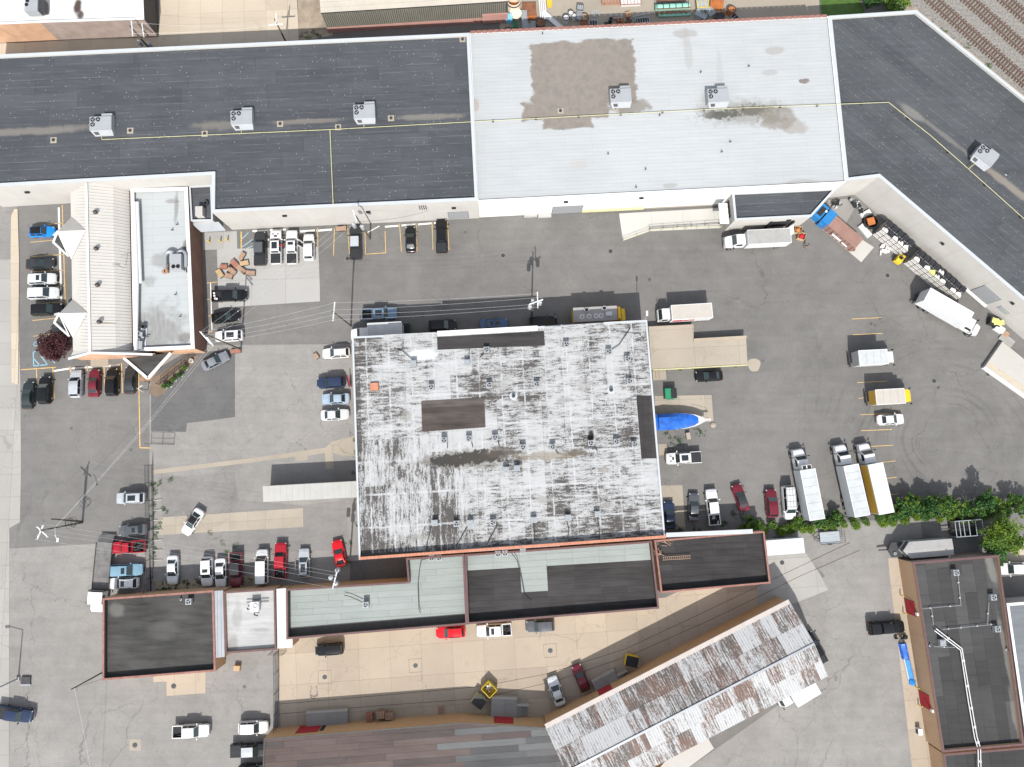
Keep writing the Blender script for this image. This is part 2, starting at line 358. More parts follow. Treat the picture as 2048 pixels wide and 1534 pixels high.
def worn_roof():
    g = G('worn_coated_roof'); p = g.pos(); q = g.mp(p, rz=-BA); s = g.sep(q); r = g.rnd()
    sw = g.m('MULTIPLY', g.ss(s[0], -2.0, -8.0), g.ss(s[1], 4.5, 3.2))          # south-west bays are laid the other way
    nh = g.noise(g.n('ShaderNodeVectorMath', {0:q,1:(.55,3.2,1)}, operation='MULTIPLY'), 1.0, 6, .72)
    nv = g.noise(g.n('ShaderNodeVectorMath', {0:q,1:(3.2,.5,1)}, operation='MULTIPLY'), 1.0, 6, .72)
    n = g.m('ADD', g.m('MULTIPLY', nh, g.m('SUBTRACT', 1.0, sw)), g.m('MULTIPLY', nv, sw))
    fine = g.noise(p, 5.5, 5, .75); big = g.noise(p, .16, 5, .65)
    w = g.m('ADD', g.m('MULTIPLY', n, .62), g.m('MULTIPLY', fine, .42))
    w = g.m('ADD', w, g.lr(big,.3,.7,-.095,.1)); w = g.m('ADD', w, g.lr(r,0,1,-.05,.04))
    edge = g.ss(s[0], -17.0, -25.5, 0, .11); w = g.m('ADD', w, edge)
    w = g.m('ADD', w, g.ss(s[1], -2.0, -14.5, 0, .03))
    wear = g.ss(w, .545, .60); grey = g.ss(w, .45, .57)
    col = g.mix(grey, (.325,.33,.332), (.225,.225,.222))
    col = g.mix(wear, col, (.055,.05,.047))
    # seams kept white along the sheet laps
    for sc, off, ax in ((1/3.6, .2, 0), (1/5.1, .4, 1)):
        k = g.m('FRACT', g.m('ADD', g.m('MULTIPLY', g.m('ADD', s[ax], g.m('MULTIPLY', g.noise(p,.9,2), .35)), sc), off))
        col = g.mix(g.m('MULTIPLY', g.ss(g.m('ABSOLUTE', g.m('SUBTRACT', k, .5)), .045, .02), g.ss(g.noise(p,.7,3),.4,.6,.2,.8)), col, (.36,.366,.37))
    def st(x, y, rx, ry, k, c, wob=.8, sc=.9, soft=.5, a=BA):
        nonlocal col
        z = W(x, y, 6.6); col = g.mix(g.m('MULTIPLY', g.blob(p, z.x, z.y, rx, ry, a, wob, sc, soft), k), col, c)
    st(935,918,9.5,1.9,.7,(.13,.12,.10)); st(905,921,4.6,1.3,1,(.03,.028,.026),1.2,1.3,.35); st(962,913,5.2,1.2,1,(.035,.031,.026),1.2,1.3,.35); st(1000,905,3.2,1.2,.75,(.06,.05,.04))
    st(1100,912,6.5,.9,.6,(.15,.12,.08)); st(1182,872,.6,1.2,1,(.02,.017,.012),.4); st(1150,905,2.2,.7,.8,(.06,.045,.03)); st(788,928,.8,.5,.9,(.07,.06,.05))
    st(812,832,.9,1.1,.6,(.22,.215,.2),.3,.6,.2); st(1200,850,1.2,1.0,.6,(.2,.195,.185),.4); st(1130,800,1.6,.6,.6,(.2,.19,.18),.3); st(1000,770,2.2,1.0,.5,(.19,.185,.17)); st(1170,770,2,1,.4,(.2,.19,.18))
    st(1085,1000,2,.7,.5,(.16,.15,.13)); st(1210,940,1.3,.5,.6,(.17,.15,.13)); st(1212,1010,1.2,.6,.6,(.17,.15,.13)); st(830,1075,3,.6,.5,(.15,.14,.12)); st(845,710,3.4,1.3,.9,(.44,.45,.455),.3)
    return g.done(col, .75, 0, fine, .2, .01)
M['roof_worn'] = worn_roof()
def hall_flat():
    g = G('hall_flat_membrane'); p = g.pos(); q = g.mp(p, rz=-BA)
    br = g.n('ShaderNodeTexBrick', {'Vector':q,'Color1':(1,1,1,1),'Color2':(.97,.97,.97,1),'Mortar':(.8,.81,.82,1),'Scale':1.0,'Mortar Size':.03,'Brick Width':8.0,'Row Height':1.25})
    col = g.mix(1.0, (.33,.347,.35), br, 'MULTIPLY')
    z = W(320, 660, 4.3)
    d = g.m('MULTIPLY', g.blob(p, z.x, z.y, 5.2, 6.5, 0, .7, .5, .7), .85)
    col = g.mix(d, col, g.mix(g.noise(g.mp(p,sc=(2.5,.4,1)),1,4), (.10,.098,.092), (.26,.26,.25)))
    for x,y,rx,ry,k in ((352,415,.5,3.5,.55),(345,402,1.6,.5,.5),(320,520,2.2,1.6,.4),(372,500,.9,2.2,.9),(370,675,1.5,1.2,.7),(300,560,1.5,1.2,.35)):
        z = W(x, y, 4.3); col = g.mix(g.m('MULTIPLY', g.blob(p,z.x,z.y,rx,ry,0,.6,.8,.6), k), col, (.11,.10,.09))
    return g.done(col, .7)
M['hall_flat'] = hall_flat()
M['hall_metal'] = plain('white_standing_seam', (.45,.432,.40), .5, .05, .4, spec=.3)
M['roof_black'] = roofing('black_roll_roofing', [(0,(.027,.025,.025)),(.6,(.031,.029,.029)),(1,(.036,.034,.034))], streak=.25)
M['roof_green'] = roofing('pale_green_roll_roofing', [(0,(.215,.238,.225)),(.5,(.228,.25,.237)),(1,(.238,.258,.246))], streak=.06)
M['roof_tar'] = roofing('tar_roof', [(0,(.042,.041,.039)),(1,(.045,.044,.042))], dh=3.5, streak=.3, dusty=[(232,1220,1.6,1.4,0,.5,(.16,.155,.14)),(330,1260,3,2,0,.25,(.12,.115,.105)),(280,1330,3,1,0,.2,(.12,.115,.105))])
M['roof_grey_rows'] = roofing('mixed_grey_roofing', [(0,(.058,.058,.059)),(.22,(.084,.085,.086)),(.5,(.100,.102,.103)),(.78,(.072,.073,.074)),(.93,(.066,.052,.049))], const=True, streak=.1)
M['roof_brown_rows'] = roofing('mixed_brown_roofing', [(0,(.068,.051,.047)),(.35,(.078,.058,.053)),(.7,(.060,.049,.046)),(.9,(.086,.066,.06)),(.985,(.30,.31,.30))], const=True, streak=.12)
M['roof_bands'] = roofing('banded_dark_roofing', [(0,(.033,.032,.032)),(.3,(.042,.041,.041)),(.55,(.052,.052,.052)),(.8,(.037,.036,.036))], rz=R(94), const=True, streak=.12,
    dh=3.7, dusty=[(2012,1310,.55,9,R(7.5),.55,(.17,.165,.155)),(1984,1140,.9,3.5,R(12),.55,(.19,.185,.17)),(2030,1430,.7,5,R(7.5),.55,(.18,.17,.155))])
M['roof_brown'] = roofing('brown_roll_patch', [(0,(.05,.04,.036)),(1,(.075,.062,.056))], streak=.3)
M['roof_pale'] = roofing('white_top_roof', [(0,(.46,.455,.44)),(1,(.49,.485,.47))], streak=.04, dh=4.7, dusty=[(155,14,1.0,2.2,0,.95,(.035,.018,.012)),(160,30,.9,1.1,0,.9,(.03,.016,.012)),(228,20,.8,.6,0,.35,(.3,.3,.29))])
M['roof_r2'] = roofing('dirty_white_roof', [(0,(.31,.31,.305)),(1,(.33,.33,.325))], streak=.14, dh=3.6, dusty=[(465,1290,1.2,2.0,0,.5,(.14,.14,.13)),(475,1230,1,3,0,.35,(.16,.16,.15)),(520,1260,2,.5,0,.4,(.16,.16,.15))])
def corr_mat():
    g = G('rusted_corrugated_sheet'); p = g.pos(); r = g.rnd(); a = R(27.1)
    q = g.mp(p, rz=-a)
    n = g.noise(g.n('ShaderNodeVectorMath', {0:q,1:(4.6,.30,1)}, operation='MULTIPLY'), 1.0, 6, .75)
    f = g.noise(p, 3.5, 5, .7)
    w = g.m('ADD', g.m('ADD', g.m('MULTIPLY', n, .68), g.m('MULTIPLY', f, .30)), g.lr(r,0,1,-.085,.075))
    wear = g.ss(w, .44, .56)
    rustc = g.mix(g.ss(g.noise(p,.35,4),.4,.6), (.105,.066,.052), (.074,.062,.056))
    col = g.mix(wear, (.32,.325,.328), rustc)
    return g.done(col, .7)
M['corr'] = corr_mat()
M['corr_tan'] = plain('tan_corrugated_roof', (.36,.33,.28), .6, .12, .3, dirt=.12)
M['corr_wall'] = plain('grey_green_corrugated_wall', (.15,.145,.12), .7, .12, .4)
M['brick_red'] = brickm('red_brick', (.30,.155,.10), (.36,.20,.13), (.30,.25,.2))
M['brick_orange'] = brickm('orange_brick', (.40,.20,.115), (.46,.25,.15), (.35,.28,.2))
M['brick_brown'] = brickm('brown_brick', (.155,.075,.05), (.20,.095,.06), (.16,.12,.10))
M['brick_dull'] = brickm('dull_brown_brick', (.24,.185,.16), (.28,.215,.185), (.25,.21,.19))
M['wall_beige'] = wallm('beige_block_wall', (.355,.342,.32), .22, streak=.06)
M['wall_white'] = wallm('white_painted_wall', (.56,.56,.555), 0, .03, .05)
M['wall_tan'] = wallm('tan_painted_wall', (.37,.245,.15), .22, .04, .08)
M['wall_orange'] = wallm('ochre_painted_wall', (.37,.24,.13), .22, .05, .1)
M['wall_grey'] = wallm('grey_concrete_wall', (.36,.35,.335), .0, .08, .15)
M['cap_white'] = plain('white_metal_coping', (.37,.39,.41), .45, .05, .5)
M['cap_bright'] = plain('bright_white_coping', (.55,.55,.545), .5, .05, .5)
M['canopy_metal'] = plain('pale_canopy_sheet', (.33,.325,.305), .6, .08, .5, dirt=.1)
M['cap_red'] = plain('red_tile_coping', (.22,.105,.085), .7, .3, 1.5)
M['cap_orange'] = plain('orange_tile_coping', (.38,.16,.10), .7, .2, 1.5)
M['cap_maroon'] = plain('maroon_metal_coping', (.10,.055,.055), .6, .2, 1)
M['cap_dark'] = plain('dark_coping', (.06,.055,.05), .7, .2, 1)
M['cap_beige'] = plain('beige_fascia', (.36,.32,.295), .7, .1, 1)
M['metal'] = plain('galvanised_sheet', (.30,.315,.33), .45, .08, .8, .3, .1)
M['unit'] = plain('grey_unit_casing', (.26,.27,.285), .5, .06, .8, dirt=.08)
M['steel'] = plain('dark_steel', (.06,.06,.062), .5, .2, 2, .4)
M['black'] = plain('black_plastic', (.018,.018,.018), .5, .2, 2)
M['fan'] = plain('fan_black', (.012,.012,.013), .4)
M['fanblade'] = plain('fan_blade', (.30,.31,.32), .4)
M['dooor_grey'] = wallm('grey_roller_door', (.21,.218,.225), .3, .03, .05)
M['door_red'] = wallm('red_roller_door', (.30,.022,.03), .35, .04, .1)
M['door_light'] = wallm('light_roller_door', (.50,.49,.47), .3, .03, .05)
M['door_dark'] = plain('dark_opening', (.02,.02,.022), .8)
M['yellow'] = plain('yellow_steel', (.55,.40,.03), .5, .15, 1.5, dirt=.25)
M['yellow_pale'] = plain('faded_yellow_pipe', (.40,.38,.22), .6, .15, 1.5)
M['wood'] = plain('weathered_wood', (.29,.19,.13), .8, .25, 2.5)
M['wood_red'] = plain('reddish_wood', (.27,.12,.085), .8, .25, 2.5)
M['wood_new'] = plain('fresh_wood', (.37,.26,.145), .75, .15, 2.5)
M['wood_grey'] = plain('greyed_pole_wood', (.085,.075,.06), .9, .3, 2)
M['porcelain'] = plain('pale_porcelain', (.62,.64,.65), .3, .05)
M['arm'] = plain('bleached_crossarm', (.55,.56,.56), .7, .15, 2)
M['wire'] = plain('aluminium_wire', (.40,.40,.40), .4, .1, 1, .3)
M['wire_dark'] = plain('dark_cable', (.03,.03,.03), .6)
M['green_box'] = plain('green_dumpster_steel', (.02,.17,.085), .5, .2, 1.2, dirt=.2)
M['blue_steel'] = plain('blue_compactor_steel', (.02,.15,.36), .45, .15, .8, dirt=.12)
M['brown_steel'] = plain('brown_container_steel', (.23,.135,.11), .7, .15, .6, dirt=.15)
M['tarp'] = plain('blue_tarpaulin', (.015,.095,.40), .45, .45, 1.3, dirt=.2, bump=1.0)
M['tarp_light'] = plain('bright_blue_tarp', (.02,.19,.52), .45, .3, 1.2, bump=.6)
M['gel'] = plain('white_gelcoat', (.52,.52,.51), .25, .03)
M['white_film'] = plain('white_wrap_film', (.50,.485,.455), .45, .25, 2.5, bump=.6)
M['bale_black'] = plain('black_bale', (.025,.026,.03), .5, .7, 3.0, bump=1.0)
M['bale_yellow'] = plain('yellow_sheet', (.58,.56,.16), .6, .15, 2)
M['red_cloth'] = plain('red_shirt_cloth', (.42,.012,.025), .9, .2, 6)
M['black_cloth'] = plain('black_shirt_cloth', (.02,.02,.022), .9, .2, 6)
M['khaki'] = plain('khaki_trouser_cloth', (.30,.22,.17), .9, .15, 6)
M['denim'] = plain('denim_cloth', (.05,.07,.12), .9, .2, 6)
M['skin'] = plain('skin', (.36,.21,.15), .6, .08, 6)
M['hair'] = plain('dark_hair', (.015,.012,.01), .6)
M['glass'] = plain('tinted_glass', (.012,.017,.019), .06, .05, .5, spec=.7)
M['screen_glass'] = plain('windscreen_glass', (.018,.03,.031), .08, .15, .6, spec=.7)
M['tyre'] = plain('tyre_rubber', (.018,.018,.018), .85)
M['rim'] = plain('alloy_rim', (.38,.39,.40), .3, .1, 3, .8)
M['lamp'] = plain('headlamp_glass', (.30,.31,.32), .12, .05)
M['tail'] = plain('tail_lamp_red', (.30,.008,.012), .2)
M['chrome'] = plain('chrome', (.5,.5,.52), .15, .05, 1, .9)
M['liner'] = plain('bed_liner', (.018,.019,.021), .75, .3, 3)
M['trim'] = plain('black_trim', (.016,.016,.017), .6)
M['box_white'] = plain('white_truck_box', (.37,.385,.39), .45, .1, .7, dirt=.2)
M['box_bright'] = plain('clean_white_truck_box', (.47,.475,.48), .45, .07, .7, dirt=.1)
M['box_grey'] = plain('greyed_truck_roof', (.27,.265,.255), .6, .1, .7, dirt=.2)
M['box_cream'] = plain('cream_truck_box', (.36,.335,.30), .5, .08, .6, dirt=.1); M['amber'] = plain('amber_panel', (.42,.25,.035), .5, .08)
M['fan_pale'] = plain('pale_fan', (.24,.30,.33), .5, .1)
M['roof_slate'] = roofing('slate_grey_membrane', [(0,(.12,.13,.14)),(1,(.13,.14,.15))], dh=3.5)
M['rail_steel'] = plain('worn_rail_steel', (.16,.115,.095), .5, .2, 1.2, .2)
M['deck'] = plain('worn_steel_deck', (.13,.125,.12), .8, .35, .8, dirt=.4)
M['maple'] = leafm('maple_leaves', (.055,.017,.02), (.09,.03,.033), (.13,.06,.06))
M['leaf'] = leafm('shrub_leaves', (.05,.11,.02), (.085,.16,.028), (.13,.21,.035))
M['leaf_lime'] = leafm('lime_leaves', (.10,.175,.02), (.14,.22,.022), (.19,.26,.03))
M['leaf_deep'] = leafm('deep_green_leaves', (.026,.08,.02), (.045,.12,.03), (.085,.165,.04))
M['bark'] = plain('bark', (.10,.075,.055), .9, .3, 3)
M['teal'] = plain('teal_painted_steel', (.20,.42,.34), .5, .2, 1.5, dirt=.3)
M['lightblue'] = plain('light_blue_plastic', (.16,.46,.66), .45, .1, 2)
M['cream'] = plain('cream_tank_shell', (.60,.52,.42), .5, .1, 1)
M['greysteel'] = plain('grey_steel', (.28,.31,.33), .6, .15, 1, dirt=.2)
M['orange'] = plain('orange_rusted_plate', (.38,.13,.04), .7, .3, 1.2)

# ------------------------------------------------------------------ ground
def clip_rect(poly, x0, x1, y0, y1):
    def cut(p, ax, v, keep_ge):
        out = []
        for i in range(len(p)):
            a, b = p[i], p[(i+1) % len(p)]
            ia = (a[ax] >= v) if keep_ge else (a[ax] <= v); ib = (b[ax] >= v) if keep_ge else (b[ax] <= v)
            if ia: out.append(a)
            if ia != ib:
                t = (v-a[ax])/(b[ax]-a[ax]); out.append((a[0]+t*(b[0]-a[0]), a[1]+t*(b[1]-a[1])))
        return out
    for ax, v, k in ((0,x0,True),(0,x1,False),(1,y0,True),(1,y1,False)):
        poly = cut(poly, ax, v, k)
        if len(poly) < 3: return []
    return poly
def area(p): return abs(sum(p[i][0]*p[(i+1)%len(p)][1]-p[(i+1)%len(p)][0]*p[i][1] for i in range(len(p))))/2
def tiles(poly, ang, cw, ch, z0, z1, gap, mat, parent, name, stagger=.0, kind=None, jit=.0, off=(0,0), matf=None):
    """split a polygon into sheets or slabs, each an object under its parent"""
    c, s = math.cos(-ang), math.sin(-ang); q = [(x*c-y*s, x*s+y*c) for x, y in poly]
    ci, si = math.cos(ang), math.sin(ang)
    xs = [p[0] for p in q]; ys = [p[1] for p in q]; b = root(parent).location
    y = min(ys) + off[1]; row = 0; made = []
    while y < max(ys):
        x = min(xs) + off[0] - (random.random()*cw if stagger else 0); hh = ch
        while x < max(xs):
            ww = cw*(1 + (random.uniform(-stagger, stagger)))
            r = clip_rect(q, x+gap/2, x+ww-gap/2, y+gap/2, y+hh-gap/2)
            if len(r) >= 3 and area(r) > .05:
                dz = random.uniform(0, jit)
                mb = MB().prism([(px*ci-py*si, px*si+py*ci) for px, py in r], z0, z1+dz)
                o = link(name, mb.mesh(name, [matf(x+ww/2, y+hh/2) if matf else mat], None, tuple(b)), parent); made.append(o)
                if kind: o['kind'] = kind
            x += ww
        y += hh; row += 1
    return made
def sheet(name, pts, z, mat, parent=None):
    p = WP(pts); return struct(name, MB().add([(a[0],a[1],z) for a in p], [tuple(range(len(p)))]), mat, parent)

struct('ground', MB().quad((-420,-420,0),(420,-420,0),(420,420,0),(-420,420,0)), M['asphalt'])
Z1, Z2, Z3, Z4 = .004, .008, .012, .016
sheet('old_asphalt_lot', [(300,691),(470,690),(707,688),(716,720),(722,1130),(700,1180),(560,1180),(300,1195),(299,900)], Z1, M['asphalt_old'])
sheet('dark_asphalt_patch', [(302,745),(365,708),(470,698),(470,834),(412,842),(374,846),(372,864),(302,862)], Z2, M['asphalt_dark'])
sheet('grey_asphalt_patch', [(318,955),(470,944),(476,1000),(606,1010),(690,1000),(700,1100),(330,1110)], Z2, M['asphalt_mid'])
sheet('lower_asphalt_lot', [(19,1097),(185,1088),(300,1086),(303,1182),(560,1186),(556,1300),(566,1470),(560,1640),(-60,1660),(19,1500)], Z1, M['asphalt_old'])
sheet('east_asphalt_lot', [(1478,1068),(1560,1052),(1840,1035),(1850,1110),(1790,1120),(1860,1660),(1200,1640),(1380,1534),(1640,1352),(1585,1206),(1650,1152),(1610,1110)], Z1, M['asphalt_old'])
sheet('west_asphalt_apron', [(-40,395),(36,410),(22,440),(22,520),(-40,522)], Z1, M['asphalt_mid'])
sheet('weed_strip', [(312,1158),(330,1165),(540,1148),(545,1172),(312,1184)], Z2, M['soil'])
sheet('shaded_court', [(700,1122),(812,1115),(818,1166),(700,1172)], Z3, M['asphalt_dark'])
sheet('concrete_band', [(305,940),(520,914),(651,895),(662.6,883.5),(712,871),(716,911.5),(685,911.5),(666,906),(667,937),(651,938),(650,906),(615,911),(615,921),(591,922),(590,913),(510,924),(305,949)], Z2, M['conc_tan'])
sheet('dirt_yard', [(596,-30),(660,-30),(665,70),(596,85)], Z1, M['soil'])
sheet('junk_yard_ground', [(1000,-40),(1636,-40),(1640,40),(1000,70)], Z1, M['conc_tan'])
sheet('grass_verge', [(1636,-30),(1710,-30),(1735,40),(1645,42)], Z2, M['grass'])
sheet('ballast_bed', [(1700,-80),(2200,-80),(2200,330),(2040,210),(1840,40),(1780,10)], Z1, M['ballast'])
sheet('track_side_soil', [(1795,-5),(1812,0),(2060,200),(2048,222),(1835,38)], Z2, M['soil'])
sheet('grass_corner', [(11,58),(34,58),(40,86),(14,88)], Z3, M['grass'])
def slabs(name, pts, ang, cw, ch, mat, off=(0,0), z=Z2, matf=None):
    c = WP(pts); e = thing(name, None, None, (c[0][0], c[0][1], 0), kind='structure')
    b = struct('joint_bed', MB().add([(a[0]-c[0][0],a[1]-c[0][1],z-.003) for a in c], [tuple(range(len(c)))]), M['joint'], e)
    tiles([tuple(a) for a in c], ang, cw, ch, z-.002, z+.012, .022, mat, e, 'slab', jit=.006, off=off, matf=matf)
    return e
slabs('concrete_yard', [(553,1300),(560,1262),(1330,1195),(1537,1100),(1612,1106),(1640,1148),(1656,1180),(1575,1212),(1092,1440),(928,1430),(562,1462)], R(3.5), 5.1, 4.9, M['conc_beige'], (-2,-1.5), matf=lambda a, b: M['conc'] if a*math.cos(R(3.5))-b*math.sin(R(3.5)) > W(1528,1130).x else M['conc_beige'])
slabs('concrete_pad', [(434,498.5),(636.6,493),(640.7,602.6),(437,615.5)], R(2), 5.9, 9.2, M['conc_white'], (.0,-4.5))
slabs('entrance_pavement', [(405,465),(473.5,461.7),(474.6,497.5),(406,500)], R(2), 3.6, 3.1, M['conc_white'])
slabs('loading_ramp', [(1238,427),(1438,416),(1441,456),(1298.5,462.7),(1246,481.7)], R(3), 5.6, 6, M['conc_bright'])
slabs('container_pad', [(1620.5,438),(1637,424),(1748,494.5),(1722.5,524.5)], R(-34), 7.5, 7, M['conc_bright'])
slabs('boat_pad', [(1309,792),(1423,790),(1427,843),(1310,850)], R(2), 4.4, 4.2, M['conc_tan'])
slabs('door_pad', [(1316,888),(1334,888),(1335,909),(1318,911)], R(2), 3, 3, M['conc_tan'])
slabs('corner_pad', [(1322,971),(1364.6,970),(1371,1059),(1326,1061)], R(2), 4.4, 4.0, M['conc_tan'])
slabs('cracked_concrete_strip', [(316,1035),(606,1016),(606.6,1054),(318,1070)], R(3.4), 2.95, 1.6, M['conc_tan'])
slabs('pavement', [(-60,520),(37,518),(39,700),(41,764),(42,944),(40,1044),(19,1056),(18,1640),(-60,1660)], R(1), 4.6, 3.7, M['conc'])
slabs('kerb_walk', [(22,500),(23,432),(30,418),(36,418),(39,520),(37,770),(24,765)], R(1), 2.2, 3.0, M['conc_sand'], z=.1)
slabs('rear_driveway', [(-40,90),(14,86),(40,86),(318,70),(318,-40),(592,-40),(598,90),(-40,130)], R(3.5), 3.9, 3.9, M['conc_sand'])
slabs('walkway', [(1776,1116),(1799,1116),(1832,1240),(1885,1660),(1838,1660),(1796,1290),(1779,1150)], R(-86), 4.6, 3.0, M['conc_beige'])
slabs('lower_pad', [(306.5,1353),(335,1350),(411,1342),(411,1386),(333.5,1392),(333,1363),(307,1364)], R(3), 3.4, 3.4, M['conc_beige'])
slabs('manhole_pad', [(259,1478),(282,1478),(282,1502),(259,1501)], R(0), 3, 3, M['conc_tan'])
slabs('east_driveway', [(1990,1090),(2100,1075),(2100,1140),(2000,1140)], R(3), 4, 4, M['conc_sand'])
slabs('bale_yard_pad', [(1655,400),(1706,397),(1716,404),(1690,450),(1660,432)], R(-38), 6, 6, M['conc_grey'], z=Z1+.002)

# painted lines
lot = thing('parking_markings', None, None, kind='structure')
def line(a, b, w=.11, m='yellow_line', z=Z3):
    a, b = W(*a), W(*b); d = (b-a).normalized(); n = Vector((-d.y, d.x, 0))*w/2
    struct('painted_line', MB().add([tuple((p+k*n).to_2d())+(z,) for p, k in ((a,1),(a,-1),(b,-1),(b,1))], [(0,3,2,1)]), M[m], lot)
for y0, x0, x1 in ((638,1704,1763),(669.5,1706,1765),(733,1712,1771),(765,1714.5,1774),(797,1717,1736),(829.5,1720,1781),(861.5,1722,1784),(893,1741,1787),(924.5,1765,1791),(957,1772,1794),(990,1778,1797)):
    line((x0, y0), (x1, y0-2.8), .10)
for x, y0, x1, y1 in ((669,457,667,511),(695.5,455,699,509),(730,460,731,508),(770,462,771.5,505),(799,447,803,503),(832,446,834,502),(864,444,866,500),(895,443,898,500),(635,456,636,494)): line((x,y0),(x1,y1))
line((731,508.5),(772,505.5)); line((770,453.5),(797,451.5),.3,'white_line'); line((803,451),(831,449),.3,'white_line'); line((836,449),(863,446.5),.3,'white_line'); line((868,446.5),(893,444),.3,'white_line')
line((633,461.5),(664,459),.35,'white_line'); line((600,463),(630,461),.35,'white_line'); line((505,462),(535,460.5),.3,'white_line'); line((540,460.5),(572,459),.3,'white_line'); line((735,465),(759,452),.15,'white_line')
line((482.5,463),(482.5,497),.2); 
for a, b in (((483,479),(497,465)),((483,495),(505,479)),((493,497),(505,492))): line(a, b, .14, 'blue_line')
for a, b in (((60,484.5),(113,480)),((62,513.5),(127,509)),((62,544),(127,540.5)),((62,577),(128,572)),((64,609),(129,603.5)),((65,641),(118,635.5)),((66,672.5),(108,667)),((95,449),(127,446))): line(a, b)
line((124.5,410),(131,617),.14); line((117.5,415),(122.5,602),.32,'white_line')
for a, b in (((66.5,704),(92,701)),((66.5,704),(67.5,732)),((67.5,732),(96,729)),((92,701),(110,727)),((75,703),(95,729)),((67.5,717),(80,731))): line(a, b, .16, 'blue_line')
sy = MB(); w = W(72, 688); sy.ring((w.x,w.y,Z3),.42,.32,.002,16); sy.obox(w.x+.1,w.y+.45,Z3,.12,.6,.002); sy.obox(w.x+.35,w.y+.2,Z3,.6,.1,.002,.3); sy.ring((w.x+.1,w.y+.85,Z3),.13,.0,.002,10)
struct('accessible_symbol', sy, M['blue_line'], lot)
line((42,739.5),(112,734.5),.14)
for a, b in (((73,738),(74,768)),((106,736),(108,797)),((140,732),(141,745)),((174,731),(175,742)),((208,728),(210,788)),((243,726),(245,786)),((277,724),(280,895))): line(a, b, .15)
line((108,742),(139,737),.3,'white_line'); line((143,737),(240,730),.3,'white_line'); line((279.5,895.5),(302,896),.15)
line((414,566),(434,564),.12); line((421,566),(424,660),.16,'white_line'); line((413,599),(424,598),.12); line((414,632),(425,631),.12); line((416,664),(426,663),.12)

# round covers in the ground
def cover(px, py, r=.38, m='steel', pad=0):
    w = W(px, py); e = thing('manhole_cover', COVLAB[(px, py)], 'manhole cover', (w.x,w.y,0), group='round iron covers in the ground')
    part('lid', MB().ring((0,0,.015),r,0,.012,18), M[m], e); part('collar', MB().ring((0,0,.015),r+.09,r+.01,.008,18), M['conc_grey'], e)
COVLAB = {(695,517):'dark round cover beside the rear of the dark pickup by the beige wall',(1006,511):'dark round cover in the open yard, a long way right of the pickups',(1221,502.5):'dark round cover just left of the loading ramp end',
 (1775,551):'dark round cover near the black and white bales',(1976,748):'round cover beside the corner of the concrete dock',(1868,762):'worn round cover in the middle of the truck yard',(347.5,1372):'round cover in the beige pad below the tar roof',(270,1490):'round cover in the small square pad at the bottom left',
 (649.5,1354):'round cover in the beige yard near the black off-roader',(831,1331):'round cover in the middle of the beige yard',(1100.5,1301):'round cover in the beige yard below the dark wagon',(1564,1125):'round cover on the pale concrete under the white trailer'}
for k in COVLAB: cover(*k)
for x, y in ((649.5,1354),(831,1331),(1100.5,1301)):
    w = W(x, y); b = MB()
    for k in range(4):
        a = k*math.pi/2 + R(3); b.obox(w.x+1.05*math.cos(a), w.y+1.05*math.sin(a), .024, .05, 2.1, .003, a)
    struct('cover_frame_joint', b, M['joint'])
b = MB()
for pts in ([(557,1408),(760,1391),(960,1373),(1092,1348),(1250,1298),(1400,1228),(1500,1180),(1580,1142),(1700,1085)],[(557,1428),(760,1411),(960,1397),(1110,1362),(1262,1310),(1420,1240),(1520,1192),(1600,1152),(1720,1100)]):
    q = [W(*p) for p in pts]
    for a, c in zip(q, q[1:]): b.beam((a.x,a.y,.026),(c.x,c.y,.026),.07,.012)
struct('buried_rail', b, M['tie'])
# two courses of track and a third one far right
def track(name, a, b, lab):
    a, b = W(*a), W(*b); d = (b-a).normalized(); n = Vector((-d.y,d.x,0)); L = (b-a).length; ang = math.atan2(d.y,d.x)
    e = thing(name, lab, 'railway track', (a.x,a.y,0), ang, 'railway tracks beside the warehouse')
    for s in (-1, 1): part('rail', MB().box(0,L,s*.72-.06,s*.72+.06,.16,.33), M['rail_steel'], e)
    for k in range(int(L/.62)):
        cpart('tie', 'tie', lambda: MB().box(-.11,.11,-1.3,1.3,.0,.15), M['tie'], e, (k*.62+.3+random.uniform(-.05,.05), random.uniform(-.08,.08), .02), (0,0,random.uniform(-.03,.03)))
track('railway_track', (1830,-30), (2085,195), 'rusty railway track closest to the dark roof')
track('railway_track', (1897,-35), (2100,143), 'rusty railway track between the two others')
track('railway_track', (1971,-35), (2110,87), 'rusty railway track cut off by the top right corner')
